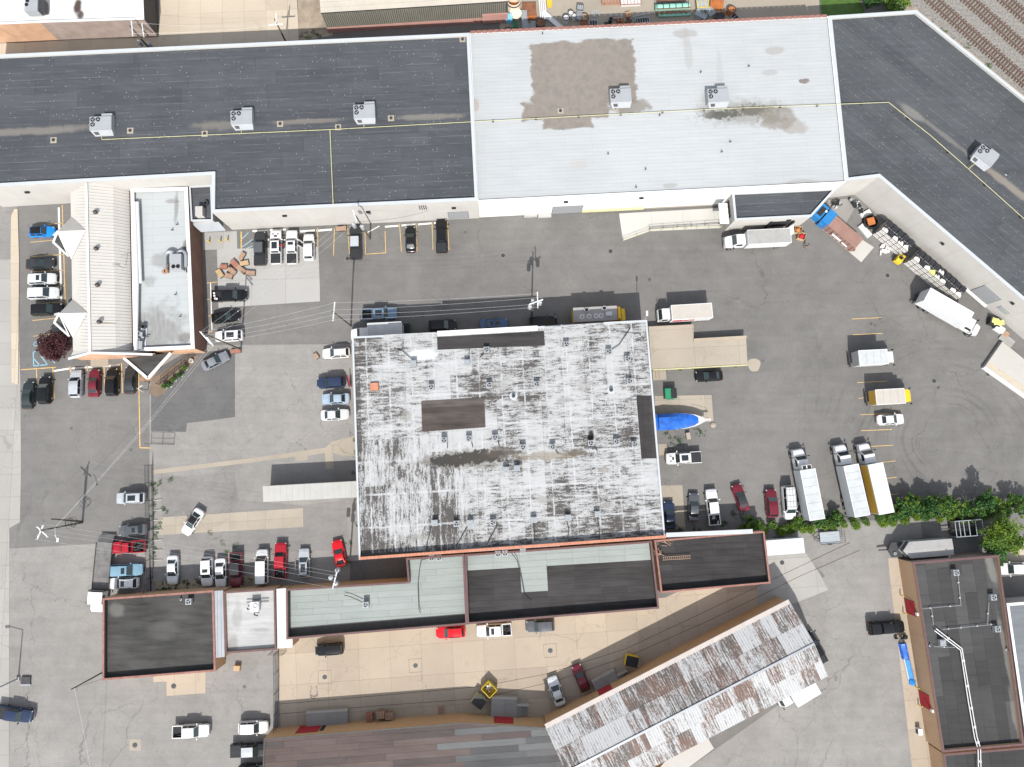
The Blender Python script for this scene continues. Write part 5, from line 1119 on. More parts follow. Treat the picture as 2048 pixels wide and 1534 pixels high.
def truck(px, py, ang, label, L=8.2, cab='nose', roof='box_white', side='box_white', cabcol='white', stripe=None, z=3.75, bw=2.5, top=3.75, reefer=False, rear=None, front=None, visor=None, name='box_truck'):
    w = W(px, py, z); e = thing(name, label, 'truck', (w.x,w.y,0), R(ang), 'box trucks in the yard'); x0, x1 = -L/2, L/2; b = MB(); hw = bw/2
    b.box(x0,x1,-hw,hw,1.05,top,0); part('cargo_box', b, M[side], e)
    n_ = int(L/1.2)
    for k in range(n_): part('roof_panel', MB().box(x0+.02+L*k/n_, x0+L*(k+1)/n_-.012, -hw+.02, hw-.02, top+.002, top+.03+.012*(k%2)), M[roof], e)
    b = MB()
    for s_ in (-1,1): b.box(x0-.02,x1+.02,s_*hw-.04,s_*hw+.04,top-.1,top+.045)
    b.box(x0-.03,x0+.05,-hw+.05,hw-.05,top-.1,top+.04).box(x1-.05,x1+.03,-hw+.05,hw-.05,top-.1,top+.04); part('roof_edge_rail', b, M['cap_bright' if side != 'box_grey' else 'metal'], e)
    part('rear_door', MB().box(x0-.05,x0-.012,-hw+.12,hw-.12,1.15,top-.2), M[rear or side], e)
    part('chassis', MB().box(x0-.1,x1+1.2,-.5,.5,.62,1.0).box(x0-.35,x0-.1,-hw+.1,hw-.1,.5,.72), M['steel'], e)
    pm = PAINT[cabcol]; c0 = x1+.12
    if stripe:
        for (sx0,sx1,sz0,sz1,mm) in stripe:
            for s_ in (-1,1): part('side_stripe', MB().box(sx0,sx1,s_*(hw+.012)-.006,s_*(hw+.012)+.006,sz0,sz1), mm, e)
    if cab == 'nose':
        xcab, xs, xn = c0+1.55, c0+2.1, c0+3.25
        bd = MB(); bd.loft([ring_(x_,k,zb,zs,zt) for x_,k,zb,zs,zt in ((c0,1.05,.7,1.6,1.9),(xcab,1.05,.65,1.5,1.85),(xs,1.04,.6,1.3,1.72),(xn-.5,.98,.6,1.2,1.6),(xn-.12,.85,.6,1.1,1.48),(xn,.66,.65,1.0,1.3))])
        bd.loft([[(x_,-wb,1.75),(x_,-wt,zt),(x_,0,zt+.05),(x_,wt,zt),(x_,wb,1.75)] for x_,wb,wt,zt in ((c0,1.02,.9,2.55),(xcab-.1,1.02,.88,2.6),(xs+.02,.99,.92,1.78))])
        part('cab', bd, pm, e, 38)
        part('windscreen', panel(MB(), (xs,.95,1.82),(xs,-.95,1.82),(xcab-.08,-.86,2.58),(xcab-.08,.86,2.58), .04,.96,.05,.92,-.03), M['screen_glass'], e)
        for s_ in (-1,1):
            part('side_window', panel(MB(), (c0+.45,s_*1.02,1.85),(xs-.25,s_*1.0,1.85),(xcab-.15,s_*.9,2.5),(c0+.45,s_*.91,2.5), .03,.97,.05,.92,-.025*s_), M['glass'], e)
            part('headlight', MB().obox(xn-.2,s_*.78,1.02,.3,.34,.2,-s_*.4), M['lamp'], e)
            m_ = part('wing_mirror', MB().obox(xs-.1,s_*1.42,1.75,.12,.22,.5,0), M['trim'], e); part('mirror_arm', MB().beam((xs-.15,s_*1.0,1.9),(xs-.1,s_*1.42,1.95),.05,.05), M['trim'], m_)
        part('grille', MB().box(xn-.1,xn+.01,-.5,.5,.85,1.25), M['chrome'], e); part('front_bumper', MB().box(xn-.25,xn+.06,-1.0,1.0,.5,.75), M['chrome'], e); fx = xn-.95
    else:
        d_ = 1.75 if cab == 'flat' else 1.5
        rg = [[(x_,-1.02,.65),(x_,-1.02,1.5),(x_,-.93,zt),(x_,0,zt+.05),(x_,.93,zt),(x_,1.02,1.5),(x_,1.02,.65)] for x_,zt in ((c0,2.5),(c0+d_-.45,2.5),(c0+d_-.02,1.5))]
        rg.append([(c0+d_+.12,-.94,.65),(c0+d_+.12,-.94,1.35),(c0+d_+.1,-.9,1.42),(c0+d_+.1,0,1.45),(c0+d_+.1,.9,1.42),(c0+d_+.12,.94,1.35),(c0+d_+.12,.94,.65)])
        part('cab', MB().loft(rg), pm, e, 38)
        part('windscreen', panel(MB(), (c0+d_-.02,.96,1.5),(c0+d_-.02,-.96,1.5),(c0+d_-.45,-.9,2.5),(c0+d_-.45,.9,2.5), .04,.96,.06,.94,-.03), M['screen_glass'], e)
        for s_ in (-1,1):
            part('side_window', panel(MB(), (c0+.3,s_*1.02,1.55),(c0+d_-.25,s_*1.02,1.55),(c0+d_-.5,s_*.94,2.4),(c0+.3,s_*.94,2.4), .03,.97,.05,.92,-.025*s_), M['glass'], e)
            part('headlight', MB().obox(c0+d_+.08,s_*.72,.85,.1,.34,.2), M['lamp'], e)
            part('wing_mirror', MB().obox(c0+d_-.1,s_*1.32,1.7,.1,.22,.45), M['trim'], e)
        part('front_bumper', MB().box(c0+d_-.02,c0+d_+.2,-1.0,1.0,.4,.64), M['trim'], e); fx = c0+d_-.75
    if visor: part('cab_visor', MB().box(x1+.0,x1+.75,-1.05,1.05,2.75,3.1), PAINT[visor], e)
    if reefer: part('cooling_unit', MB().box(x1+.02,x1+.75,-.8,.8,2.3,3.6).box(x1+.1,x1+.65,-.7,-.1,3.6,3.66,1).box(x1+.1,x1+.65,.1,.7,3.6,3.66,1), [M['cap_bright'], M['black']], e)
    for s_ in (-1,1): part('fuel_tank', MB().tube((0,s_*.85,.75),(1.1,s_*.85,.75),.28,12), M['metal'], e)
    wheels(e, (fx,), 1.0, .45, .28); wheels(e, (x0+1.5,), .95, .47, .5, True)
    if L > 7.5: wheels(e, (x0+2.6,), .95, .47, .5, True)
    return e

# west lot, noses towards the hall
car('hatch',83,463,2,'blue','bright blue hatchback with black roof left of the white gabled hall',roofcol='black')
car('sedan',80,527,3,'charcoal','dark grey sedan parked above the two silver cars left of the hall')
car('suv',85,558,3,'lsilver','silver crossover with small sunroof, directly below the dark grey sedan',sunroof=1)
car('bigsuv',88,586.5,2,'lsilver','large plain roofed silver sport utility left of the hall')
car('bigsuv',95,619,3,'black','black sport utility lowest of the row left of the hall, above the plum tree')
car('sedan',56,790,91,'greengrey','dark sedan with red tail lamps, leftmost of the row below the hall')
car('suv',90,780,92,'black','black crossover second from the left in the row below the hall')
car('suv',152.5,767,92,'silver','silver crossover in the row below the hall')
car('sedan',188,766,92,'maroon','dark red sedan in the row below the hall')
car('suv',224.5,764,92,'black','black crossover between the dark red sedan and the triangular canopy')
car('sedan',260,760,91,'charcoal','dark grey sedan half under the triangular corner canopy')
e, h2, xb = pickup(459,591,2,'black','black pickup with white buckets in its bed on the pale concrete pad')
for k,(a,c) in enumerate(((-2.7,.45),(-2.65,.0),(-2.5,-.5),(-2.25,-.55))):
    w = e.matrix_basis @ Vector((a+.15,c,.69)); bk = thing('bucket', ['white bucket in the corner of the black pickup bed nearest the wall lamp','white bucket second along the tail of the black pickup bed','white bucket at the near tail corner of the black pickup bed','white bucket near side of the black pickup bed, furthest from the tail'][k], 'bucket', tuple(w), group='white buckets in the black pickup')
    part('pail', MB().tube((0,0,0),(0,0,.38),.14,12,.17), M['gel'], bk); part('lid', MB().tube((0,0,.38),(0,0,.41),.185,12), M['gel'], bk)
car('sedan',451,634,8,'black','black sedan below the buckets pickup, nose to the upper right')
car('suv',457.5,672,184,'white','white crossover with large black sunroof beside the leaning utility pole',sunroof=2)
car('sedan',430.5,722,27,'grey','grey sedan parked at an angle by the corner of the hall')
# row against the beige wall
pickup(520,497,92,'charcoal','charcoal pickup with black bed cover, leftmost of the row by the beige wall',bed='cover',roofcol='dgrey')
pickup(552,494,92,'white','white pickup with black hood vents and large sunroof by the beige wall',bed='cover',sunroof=2,hoodvent=True)
e, h2, xb = pickup(584,494,92,'white','white pickup with its right doors standing open by the beige wall',bed='cover',sunroof=1)
for k,(xh,a) in enumerate(((h2-1.75,-62),(h2-2.75,-58))):
    d_ = part('door', MB().box(-1.0,0,-.04,.04,.45,1.15,0).box(-.95,-.93,-.03,.03,1.15,1.7,0).box(-.3,-.27,-.03,.03,1.15,1.7,0).box(-.95,-.27,-.03,.03,1.7,1.74,0), PAINT['white'], e, label='white side door swung open'); d_.location = (xh,-1.0,0); d_.rotation_euler = (0,0,R(-a)); 
    part('door_window', MB().box(-.92,-.3,-.012,.012,1.16,1.69), M['glass'], d_)
car('suv',618,494,92,'white','white crossover with plain roof at the right end of the concrete pad')
pickup(711,485,92,'charcoal','dark pickup with pale reflection painted on cab roof beside the utility pole',bed='cover',roofcol='silver')  # silver roof skin: the reflection on the dark cab roof, put in as colour
car('sedan',821,478.5,92,'black','black sedan with bright rear window between yellow stall lines')
pickup(883,472,92,'black','black pickup at the right end of the stall row',bed='cover')
# shaded strip above the central building
pickup(759,628,3,'steelblue','blue grey pickup with sunroof in the shade above the central building',sunroof=2,bed='open')
truck(769,660,183,'white box truck half hidden by the upper left corner of the peeling roof',L=5.6,cab='nose',roof='box_white',top=4.15,z=4.15)
car('suv',885,650.5,3,'black','black crossover in the shade behind the white raised parapet')
car('sedan',988,647.5,3,'midblue','blue sedan with sunroof in the shade of the central building',sunroof=1)
car('suv',1086,643.5,2,'black','black crossover in the shade left of the yellow step van')
# yard trucks
truck(1384,623,183.5,'white box truck with red side lettering above the tan dock',L=6.9,roof='box_cream',side='box_bright',cab='flat',top=3.2,z=3.2,
    stripe=[(1.4,3.1,1.5,2.7,M['door_red']),(.3,1.3,1.7,2.5,M['door_red']),(-.6,.2,1.7,2.4,M['door_red']),(-2.6,-2.2,2.7,3.1,M['steel']),(-2.0,-1.7,2.7,3.1,M['steel']),(-1.5,-1.2,2.7,3.1,M['steel']),(-.9,.6,2.8,3.2,M['door_red'])])
truck(1539,472.5,183,'white box truck with rounded hood parked against the loading annex',L=7.4,roof='box_grey',side='box_bright',top=3.4,z=3.4)
truck(1898,613,-31,'clean white box truck standing at an angle beside the stacked bales',L=8.3,roof='box_bright',side='box_bright')
truck(1747,714.5,3,'plain white box truck in the right yard, above the yellow one',L=4.9,cab='flat',roof='box_white',rear='box_grey',top=3.4,z=3.4)
truck(1781,793,3,'yellow cab box truck with beige box in the right yard',L=4.9,cab='flat',roof='box_cream',side='box_cream',cabcol='yellow',visor='yellow',rear='amber',top=3.3,z=3.3)
truck(1625,989,98.5,'white box truck with cooling unit over its cab, leftmost of the three',L=8.2,reefer=True)
truck(1713.5,981,100,'plain white box truck, middle one of the three backed into the hedge',L=8.4)
truck(1762,977,100,'white box truck with broad yellow side panel backed into the hedge',L=8.2,side='box_bright',roof='box_bright',stripe=[(-4.0,4.0,1.35,3.45,M['amber']),(-4.0,4.0,1.15,1.3,M['rust'])])
truck(1611,1386,209,'white box truck half under the end of the corrugated shed',L=4.3,cab='flat',roof='box_bright')
# step van
w = W(1196,627.5,3.65); sv = thing('step_van', 'old yellow step van with grey roof and round roof vents', 'truck', (w.x,w.y,0), R(3))
part('body', MB().box(-4.1,3.2,-1.2,1.2,.7,3.55), PAINT['yellow'], sv); part('roof', MB().box(-4.13,3.23,-1.23,1.23,3.553,3.65), M['box_grey'], sv)
part('red_band', MB().box(3.24,3.34,-1.22,1.22,.9,3.68), M['door_red'], sv); part('hood', MB().loft([[(x_,-1.1,.7),(x_,-1.12,zt-.2),(x_,-.9,zt),(x_,.9,zt),(x_,1.12,zt-.2),(x_,1.1,.7)] for x_,zt in ((3.36,3.4),(3.9,3.3),(4.35,1.7),(4.9,1.55),(5.1,1.2))]), PAINT['yellow'], sv, 40)
part('windscreen', MB().quad((4.0,.95,3.05),(4.0,-.95,3.05),(4.33,-.98,1.8),(4.33,.98,1.8)), M['screen_glass'], sv); wheels(sv,(3.9,-2.6),1.0,.46,.3)
for a, c in ((-1.9,.75),(1.1,.85)): v_ = part('roof_vent', MB().ring((a,c,3.65),.42,.30,.28,14), M['metal'], sv); part('vent_fan', MB().tube((a,c,3.7),(a,c,3.76),.29,12), M['fan'], v_)
part('roof_hatch', MB().box(1.3,2.35,-.45,.25,3.653,3.8), M['box_bright'], sv)
b = MB()
for a, t in ((-2.7,0),(-1.5,1),(-.3,2),(.5,3)): b.ring((a,-.35,3.652),.40,.27,.006,16)
part('faded_roof_mark', b, M['white_line'], sv, kind='stuff')
for a in (-4.1,-2.0,0.2): part('side_board', MB().box(a,a+1.6,-1.225,-1.205,1.9,3.0), M['box_grey'], sv)
# east of the central building
car('sedan',1418,752,183,'black','black sedan parked below the tan loading dock')
pickup(1367,916,183,'white','white pickup with black bed cover right of the central building',bed='cover',sunroof=2,hoodvent=True)
car('sedan',1339,1030,92,'navy','dark blue sedan at the lower right corner of the central building')
car('sedan',1388,1014,88,'dgrey','dark grey sedan between the navy sedan and the white work pickup')
e, h2, xb = pickup(1425.5,1014,95,'white','white pickup with machine parts in its open bed',bed='open'); junk_in_bed(e,h2,xb,3,[M['steel'],M['metal'],M['black']])
car('sedan',1481,995,108,'maroon','dark red sedan with black top standing askew near the hedge',roofcol='greengrey')
car('suv',1543,1006,92,'maroon','dark red crossover beside the white ladder van')
car('sedan',1781.5,839,3,'white','white sedan in the right yard below the yellow cab truck')
vn = car('van',1577,1005,-88,'white','white van with ladder rack on its roof beside the box trucks')
for y_ in (-.7,-.25,.25,.7): part('roof_rack_bar', MB().box(-2.4,.9,y_-.02,y_+.02,2.26,2.3), M['metal'], vn)
for x_ in (-2.2,-1.2,-.2,.7): part('roof_rack_bar', MB().box(x_-.02,x_+.02,-.85,.85,2.22,2.26), M['metal'], vn)
# light lot west of the central building
car('wagon',672,706,184,'white','white estate car by the upper left corner of the central building',rails=True)
car('suv',662,765,183,'navy','dark blue sport utility with red gear behind it')
car('sedan',671,797.5,182,'silverblue','silver blue sedan, second of the three beside the central building')
car('sedan',670,829.5,3,'lsilver','pale silver sedan, lowest of the three beside the central building')
car('suv',261.5,996,182,'silver','silver crossover with big sunroof against the black fence',sunroof=2)
car('sedan',266,1060,184,'dgrey','dark grey sedan with sunroof against the black fence',sunroof=1)
e, h2, xb = pickup(257,1094,183,'red','red pickup with cluttered bed against the black fence',L=5.4,regular=True); junk_in_bed(e,h2,xb,5,[M['steel'],M['black'],M['gel']])
car('bigsuv',254,1140,2,'lightblue','light blue sport utility with small sunroof against the fence',sunroof=1)
car('suv',248,1166,182,'white','white crossover with sunroof next to the tar roofed building',sunroof=1,rails=True)
car('sedan',385,1044,-122,'white','white sedan with black roof standing diagonally across the cracked concrete strip',roofcol='black')
car('sedan',345,1140,-88,'lsilver','silver white sedan alone left in the lower fence row')
car('suv',414.5,1143,-87,'white','white crossover left of the white sedan in the lower row',sunroof=1)
car('sedan',441,1146,-87,'white','white sedan wedged beside the red black roofed pickup')
pickup(472,1139,-87,'maroon','dark red pickup with black cab roof, nose to the low wall',roofcol='charcoal',L=5.6)
car('van',525,1133,92,'white','white panel van beside the red pickup with the open bed')
e, h2, xb = pickup(561,1121,91,'red','red pickup with scrap metal in its open bed',L=5.8); junk_in_bed(e,h2,xb,9,[M['steel'],M['steel'],M['rust']])
car('wagon',608,1126,92,'silver','silver estate car with two dark roof windows',sunroof=2)
car('coupe',678,1107,103,'brightred','bright red sports car standing askew near the central building')
# beige yard
car('jeep',659,1298.5,184,'black','black off-roader with roof rack in the beige yard',rails=True)
car('suv',901,1264,183,'brightred','bright red sport utility with pink roof glare beside the green roof',rails=True)
e, h2, xb = pickup(988,1260.5,183,'white','white pickup with a spare wheel in its black bed',L=5.7,sunroof=1)
part('spare_wheel', MB().ring((-h2+.8,0,.7),.38,.16,.25,16).tube((-h2+.8,0,.75),(-h2+.8,0,.8),.2,10), M['tyre'], e)
car('suv',1080,1251.5,183,'dgrey','dark grey crossover below the black roofed building')
car('sedan',1112.5,1382,109,'lsilver','silver sedan parked askew beside the dark red hatchback at the shed')
car('hatch',1162,1356,112,'maroon','dark red hatchback parked askew by the shed dock')
pickup(1773,1255,4,'black','black pickup with glossy bed cap beside the tan wall',bed='cap')
pickup(2030,1137,181,'white','white pickup cut off by the right edge of the picture',bed='open')
pickup(28,1428,-9,'navy','dark blue pickup crossing the pavement at the left edge',bed='cover')
pickup(382,1462,2,'white','white pickup with empty bed in the lower left lot',bed='open',L=5.8)
car('suv',507,1454.5,2,'white','white crossover left of the patched roof building')
pickup(499,1500,2,'black','black pickup with silver cab roof left of the patched roof',bed='cover',roofcol='silver')
car('suv',507,1541,2,'charcoal','dark car mostly cut off by the bottom edge')
pickup(1629,1296,118,'black','dark pickup in the shade behind the end of the corrugated shed',bed='cover',L=5.4)
# flatbed truck at the tar roof
w = W(205,1131,1.1); fb = thing('flatbed_truck', 'flatbed truck with worn steel deck and white cab at the tar roof', 'truck', (w.x,w.y,0), R(-92))
for k in range(4): part('deck_plate', MB().box(-3.7+1.85*k,-3.7+1.85*(k+1)-.02,-1.25,1.25,1.0,1.15), M['deck'], fb)
part('side_rail', MB().box(-3.7,3.7,-1.36,-1.26,.95,1.25).box(-3.7,3.7,1.26,1.36,.95,1.25), M['steel'], fb, kind='stuff'); part('headboard', MB().box(3.72,3.86,-1.3,1.3,.9,2.3), M['steel'], fb)
part('chassis', MB().box(-3.6,6.6,-.5,.5,.55,.9), M['steel'], fb); part('ramp_tail', MB().add([(-3.7,-1.25,1.1),(-3.7,1.25,1.1),(-4.9,1.2,.5),(-4.9,-1.2,.5)],[(0,1,2,3)]), M['deck'], fb)
part('cab', MB().box(4.0,5.9,-1.15,1.15,.8,2.45).loft([[(x_,-1.0,.8),(x_,-1.0,zt-.1),(x_,0,zt),(x_,1.0,zt-.1),(x_,1.0,.8)] for x_,zt in ((5.9,1.75),(6.9,1.65),(7.3,1.3))]), PAINT['white'], fb)
part('windscreen', MB().quad((5.92,-.98,1.75),(5.92,.98,1.75),(5.93,.95,2.35),(5.93,-.95,2.35)), M['screen_glass'], fb)
for s_ in (-1,1): part('side_window', MB().box(4.5,5.6,s_*1.16-.012,s_*1.16+.012,1.6,2.25), M['glass'], fb); part('wing_mirror', MB().box(5.7,5.9,s_*1.45-.1,s_*1.45+.1,1.6,2.1), M['trim'], fb)
wheels(fb,(6.2,-2.4),1.0,.45,.3)
# motorbike by the tan wall
w = W(1803,1276,.4); mc = thing('motorcycle', 'black and chrome motorcycle parked by the tan wall under the black pickup', 'motorcycle', (w.x,w.y,0), R(185))
for x_ in (-.75,.8): part('wheel', MB().tube((x_,-.07,.32),(x_,.07,.32),.32,14), M['tyre'], mc)
part('frame', MB().beam((-.7,0,.45),(.5,0,.7),.2,.2).beam((.5,0,.7),(.8,0,.35),.08,.08).box(-.25,.25,-.25,.25,.3,.6), M['chrome'], mc); part('tank', MB().loft([[(x_,-w_,.72),(x_,0,.72+h_),(x_,w_,.72)] for x_,w_,h_ in ((-.1,.1,.1),(.15,.2,.22),(.45,.12,.15))]), M['black'], mc, 50)
part('saddle', MB().box(-.75,-.12,-.16,.16,.72,.82), M['black'], mc); part('handlebar', MB().path([(.35,-.42,1.05),(.5,-.15,1.0),(.5,.15,1.0),(.35,.42,1.05)],.025), M['chrome'], mc); part('saddlebag', MB().box(-.9,-.4,-.42,-.18,.4,.75), M['black'], mc)
# trailers
def trailer(name, px, py, ang, label, L, w_, z): 
    w = W(px, py, z); return thing(name, label, 'trailer', (w.x,w.y,0), R(ang))
t = trailer('utility_trailer',1660,1075,184,'small open utility trailer with grey deck below the hedge',3.4,2,.6)
for k in range(4): part('deck_board', MB().box(-1.65,1.65,-.95+.475*k,-.95+.475*(k+1)-.015,.5,.56), M['greysteel'], t)
b = MB()
for s_ in (-1,1): b.box(-1.7,1.7,s_*1.0-.04,s_*1.0+.04,.75,.83); [b.box(x_-.03,x_+.03,s_*1.0-.03,s_*1.0+.03,.45,.76) for x_ in (-1.6,-.5,.6,1.6)]
part('side_rail', b, M['steel'], t, kind='stuff'); b = MB()
for k in range(7): b.beam((-1.72-.0,-.95+k*.31,.55),(-2.3,-.95+k*.31,1.1),.04,.04)
b.beam((-2.3,-1,1.1),(-2.3,1,1.1),.05,.05); part('tail_ramp', b, M['steel'], t, kind='stuff'); part('tongue', MB().beam((1.65,-.7,.5),(2.7,0,.5),.09,.09).beam((1.65,.7,.5),(2.7,0,.5),.09,.09), M['steel'], t); wheels(t,(0,),1.1,.32,.2)
t = trailer('enclosed_trailer',1859,1097.5,184,'long white enclosed trailer with pointed nose above the tan building',7.8,2.6,2.9)
part('body', MB().prism([(-3.9,-1.3),(3.2,-1.3),(4.3,0),(3.2,1.3),(-3.9,1.3)],.6,2.85), M['box_white'], t); part('roof', MB().add([(-3.95,-1.33,2.87),(3.2,-1.33,2.87),(4.35,0,2.9),(3.2,1.33,2.87),(-3.95,1.33,2.87),(-3.95,0,2.97),(3.2,0,2.97)],[(0,1,6,5),(5,6,3,4),(1,2,6),(6,2,3)]), M['box_grey'], t)
part('gooseneck', MB().prism([(3.3,-1.2),(5.4,-1.2),(6.0,0),(5.4,1.2),(3.3,1.2),(4.4,0)],1.0,1.35).beam((5.6,0,.7),(7.2,0,.6),.2,.2), M['steel'], t); part('winch_drum', MB().ring((5.0,.6,1.35),.25,.1,.2,12), M['metal'], t); part('nose_trim', MB().beam((3.3,-1.36,2.4),(4.45,0,2.4),.1,.5).beam((4.45,0,2.4),(3.3,1.36,2.4),.1,.5), M['steel'], t); wheels(t,(-.6,.5),1.2,.37,.22)
t = trailer('white_trailer',1570.5,1093.5,184,'small white enclosed trailer next to the ladder roof building',6.3,2.5,2.5)
part('body', MB().box(-3.1,3.1,-1.2,1.2,.5,2.5), M['box_bright'], t)
for k in range(4): part('roof_panel', MB().box(-3.12+1.56*k,-3.12+1.56*(k+1)-.012,-1.22,1.22,2.503,2.56), M['box_bright'], t)
part('rear_ramp_door', MB().box(-3.2,-3.13,-1.1,1.1,.6,2.4), M['box_grey'], t); part('tongue', MB().beam((3.1,-.7,.5),(4.2,0,.5),.1,.1).beam((3.1,.7,.5),(4.2,0,.5),.1,.1), M['steel'], t); wheels(t,(-.4,.5),1.2,.34,.2)
t = trailer('cage_trailer',1938.5,1056.5,184,'black trailer with an open frame of grey rails under the trees',4.6,2.6,2.0)
part('deck', MB().box(-2.3,2.3,-1.25,1.25,.5,.65), M['black'], t); b = MB()
for x_ in (-2.3,-1.15,0,.9,1.6,2.3): part('cross_rail', MB().box(x_-.05,x_+.05,-1.25,1.25,2.0,2.08), M['greysteel'], t)
for s_ in (-1,1): part('top_rail', MB().box(-2.35,2.35,s_*1.28-.05,s_*1.28+.05,1.98,2.08), M['greysteel'], t); part('side_panel', MB().box(-2.3,2.3,s_*1.28-.03,s_*1.28+.03,.65,1.4), M['black'], t); [part('post', MB().box(x_-.05,x_+.05,s_*1.28-.04,s_*1.28+.04,.65,1.98), M['greysteel'], t) for x_ in (-2.25,0,2.25)]
part('tongue', MB().beam((2.3,0,.55),(3.8,0,.55),.12,.12), M['steel'], t); wheels(t,(-.4,.5),1.35,.34,.2)
# covered boat
w = W(1362,842,1.5); bt = thing('covered_boat', 'motor boat under a bright blue tarpaulin beside the central building', 'boat', (w.x,w.y,0), R(3))
prof = [(-4.6,1.22),(-3,1.3),(-1,1.32),(1.0,1.22),(2.4,.95),(3.4,.55),(4.3,.1)]
part('hull', MB().loft([[(x_,-y_,1.5),(x_,-y_*.8,.9),(x_,0,.5+(.5 if x_>3 else 0)),(x_,y_*.8,.9),(x_,y_,1.5)] for x_,y_ in prof]), M['gel'], bt, 50)
part('deck_rim', MB().loft([[(x_,-y_-.04,1.5),(x_,-y_,1.62),(x_,0,1.66),(x_,y_,1.62),(x_,y_+.04,1.5)] for x_,y_ in prof[2:]]), M['gel'], bt, 50)
tb = [(-4.75,1.25,1.6,1.62),(-4.0,1.32,1.7,1.9),(-3.9,1.33,1.72,2.3),(-2.6,1.34,1.75,2.5),(-1.4,1.33,1.75,2.35),(-.3,1.30,1.72,1.98),(1.0,1.16,1.72,1.86),(2.2,.86,1.7,1.8),(2.9,.45,1.68,1.74)]
part('tarpaulin', MB().loft([[(x_,-y_-.05,1.25),(x_,-y_,z0),(x_,-y_*.62,z1+.02*math.sin(7*x_)),(x_,-.1,z1+.05),(x_,y_*.55,z1+.03*math.cos(5*x_)),(x_,y_,z0),(x_,y_+.05,1.25)] for x_,y_,z0,z1 in tb]), M['tarp'], bt, 25)
part('bow_pulpit', MB().box(3.9,5.0,-.16,.16,1.62,1.72), M['gel'], bt); part('bow_rail', MB().path([(2.2,1.02,2.0),(3.6,.6,2.05),(4.7,.15,2.1),(4.7,-.15,2.1),(3.6,-.6,2.05),(2.2,-1.02,2.0)],.025), M['chrome'], bt)
part('cradle', MB().box(-3.5,-3.2,-1.1,1.1,0,.62).box(.8,1.1,-1,1,0,.62).box(-3.6,3.0,-.1,.1,.1,.5), M['steel'], bt)
# ------------------------------------------------------------------ roof equipment
def rooftop_unit(px, py, label, ang=BA, z=7.5, gravel=False):
    w = W(px, py, z+1.3); e = thing('rooftop_unit', label, 'roof unit', (w.x,w.y,z), ang, 'packaged air units on the warehouse roofs')
    part('casing', MB().box(-1.75,1.75,-1.15,1.15,.35,1.6), M['unit'], e); part('curb', MB().box(-1.6,1.6,-1.0,1.0,0,.35), M['steel'], e); part('return_hood', MB().box(.0,1.7,1.16,1.75,.35,1.35), M['unit'], e)
    part('filter_hood', MB().add([(-1.75,-1.15,1.45),(1.75,-1.15,1.45),(1.6,-1.75,.6),(-1.35,-1.75,.6),(-1.75,-1.15,.6),(1.75,-1.15,.6)],[(0,3,2,1),(0,4,3),(1,2,5)]), M['unit'], e); part('louvre', MB().add([(-1.3,-1.32,1.28),(-.55,-1.32,1.28),(-.5,-1.62,.86),(-1.15,-1.62,.86)],[(0,3,2,1)]), M['steel'], e)
    for a, c in ((-1.25,.65),(-.4,.65),(-1.25,-.2)):
        f = part('fan_ring', MB().ring((a,c,1.6),.36,.29,.07,16), M['black'], e); part('fan_well', MB().tube((a,c,1.603),(a,c,1.61),.29,14), M['fan'], f)
        b = MB()
        for k in range(3): t = k*2.094+a; b.obox(a+.14*math.cos(t),c+.14*math.sin(t),1.63,.2,.11,.012,t)
        part('fan_blade', b, M['fanblade'], f, kind='stuff')
    return e
rooftop_unit(203,248,'grey air unit with three fans furthest left on the dark warehouse roof'); rooftop_unit(484,236,'grey air unit in the middle of the dark warehouse roof'); rooftop_unit(729,224,'grey air unit nearest the white roof on the dark warehouse roof')
rooftop_unit(1241,192,'grey air unit beside the bare gravel patch on the white roof'); rooftop_unit(1435.5,192,'grey air unit beside the black stain on the white roof'); rooftop_unit(1971,312,'grey air unit on the angled dark roof at the right',R(-40.5))
w = W(62,10,6.4); e = thing('rooftop_unit','grey air unit with two fans on the white roof in the top left corner','roof unit',(w.x,w.y,4.7),BA)
part('casing', MB().box(-1.1,1.1,-1.1,1.3,.3,1.7), M['unit'], e); part('side_hood', MB().box(1.12,1.9,-.9,1.3,.3,1.3), M['steel'], e)
for a, c in ((-.6,.8),(-.75,.1)): part('fan', MB().ring((a,c,1.7),.3,.22,.06,14).tube((a,c,1.7),(a,c,1.73),.22,12), M['fan'], e)
ROWS = {'upper':[(826.6,726,6.6,0),(934,724.5,6.6,0),(973,699,6.6,1),(1133,688,6.6,1),(1218.5,703,6.6,1),(1255.5,717,6.6,1),(862,774,6.6,1),(978.5,770,6.6,1),(1074,768,6.6,1),(1259.5,762,6.6,1)],
 'middle':[(888,880.5,6.6,1),(937.5,877,6.6,1),(990,875,6.6,1),(1046,894.5,6.6,1),(1105.5,893.5,6.6,1),(1182,886,6.6,1),(1233.5,883,6.6,1),(1269.5,888.5,6.6,1),(1012,939.5,6.6,0),(1034,936.5,6.6,0)],
 'lower':[(869,1046,6.6,0),(913,1047.5,6.6,1),(940,1046,6.6,0),(985.5,1045,6.6,1),(1067.5,1040,6.6,0),(1136.5,1035.5,6.6,0),(1195.5,1028.5,6.6,0)]}
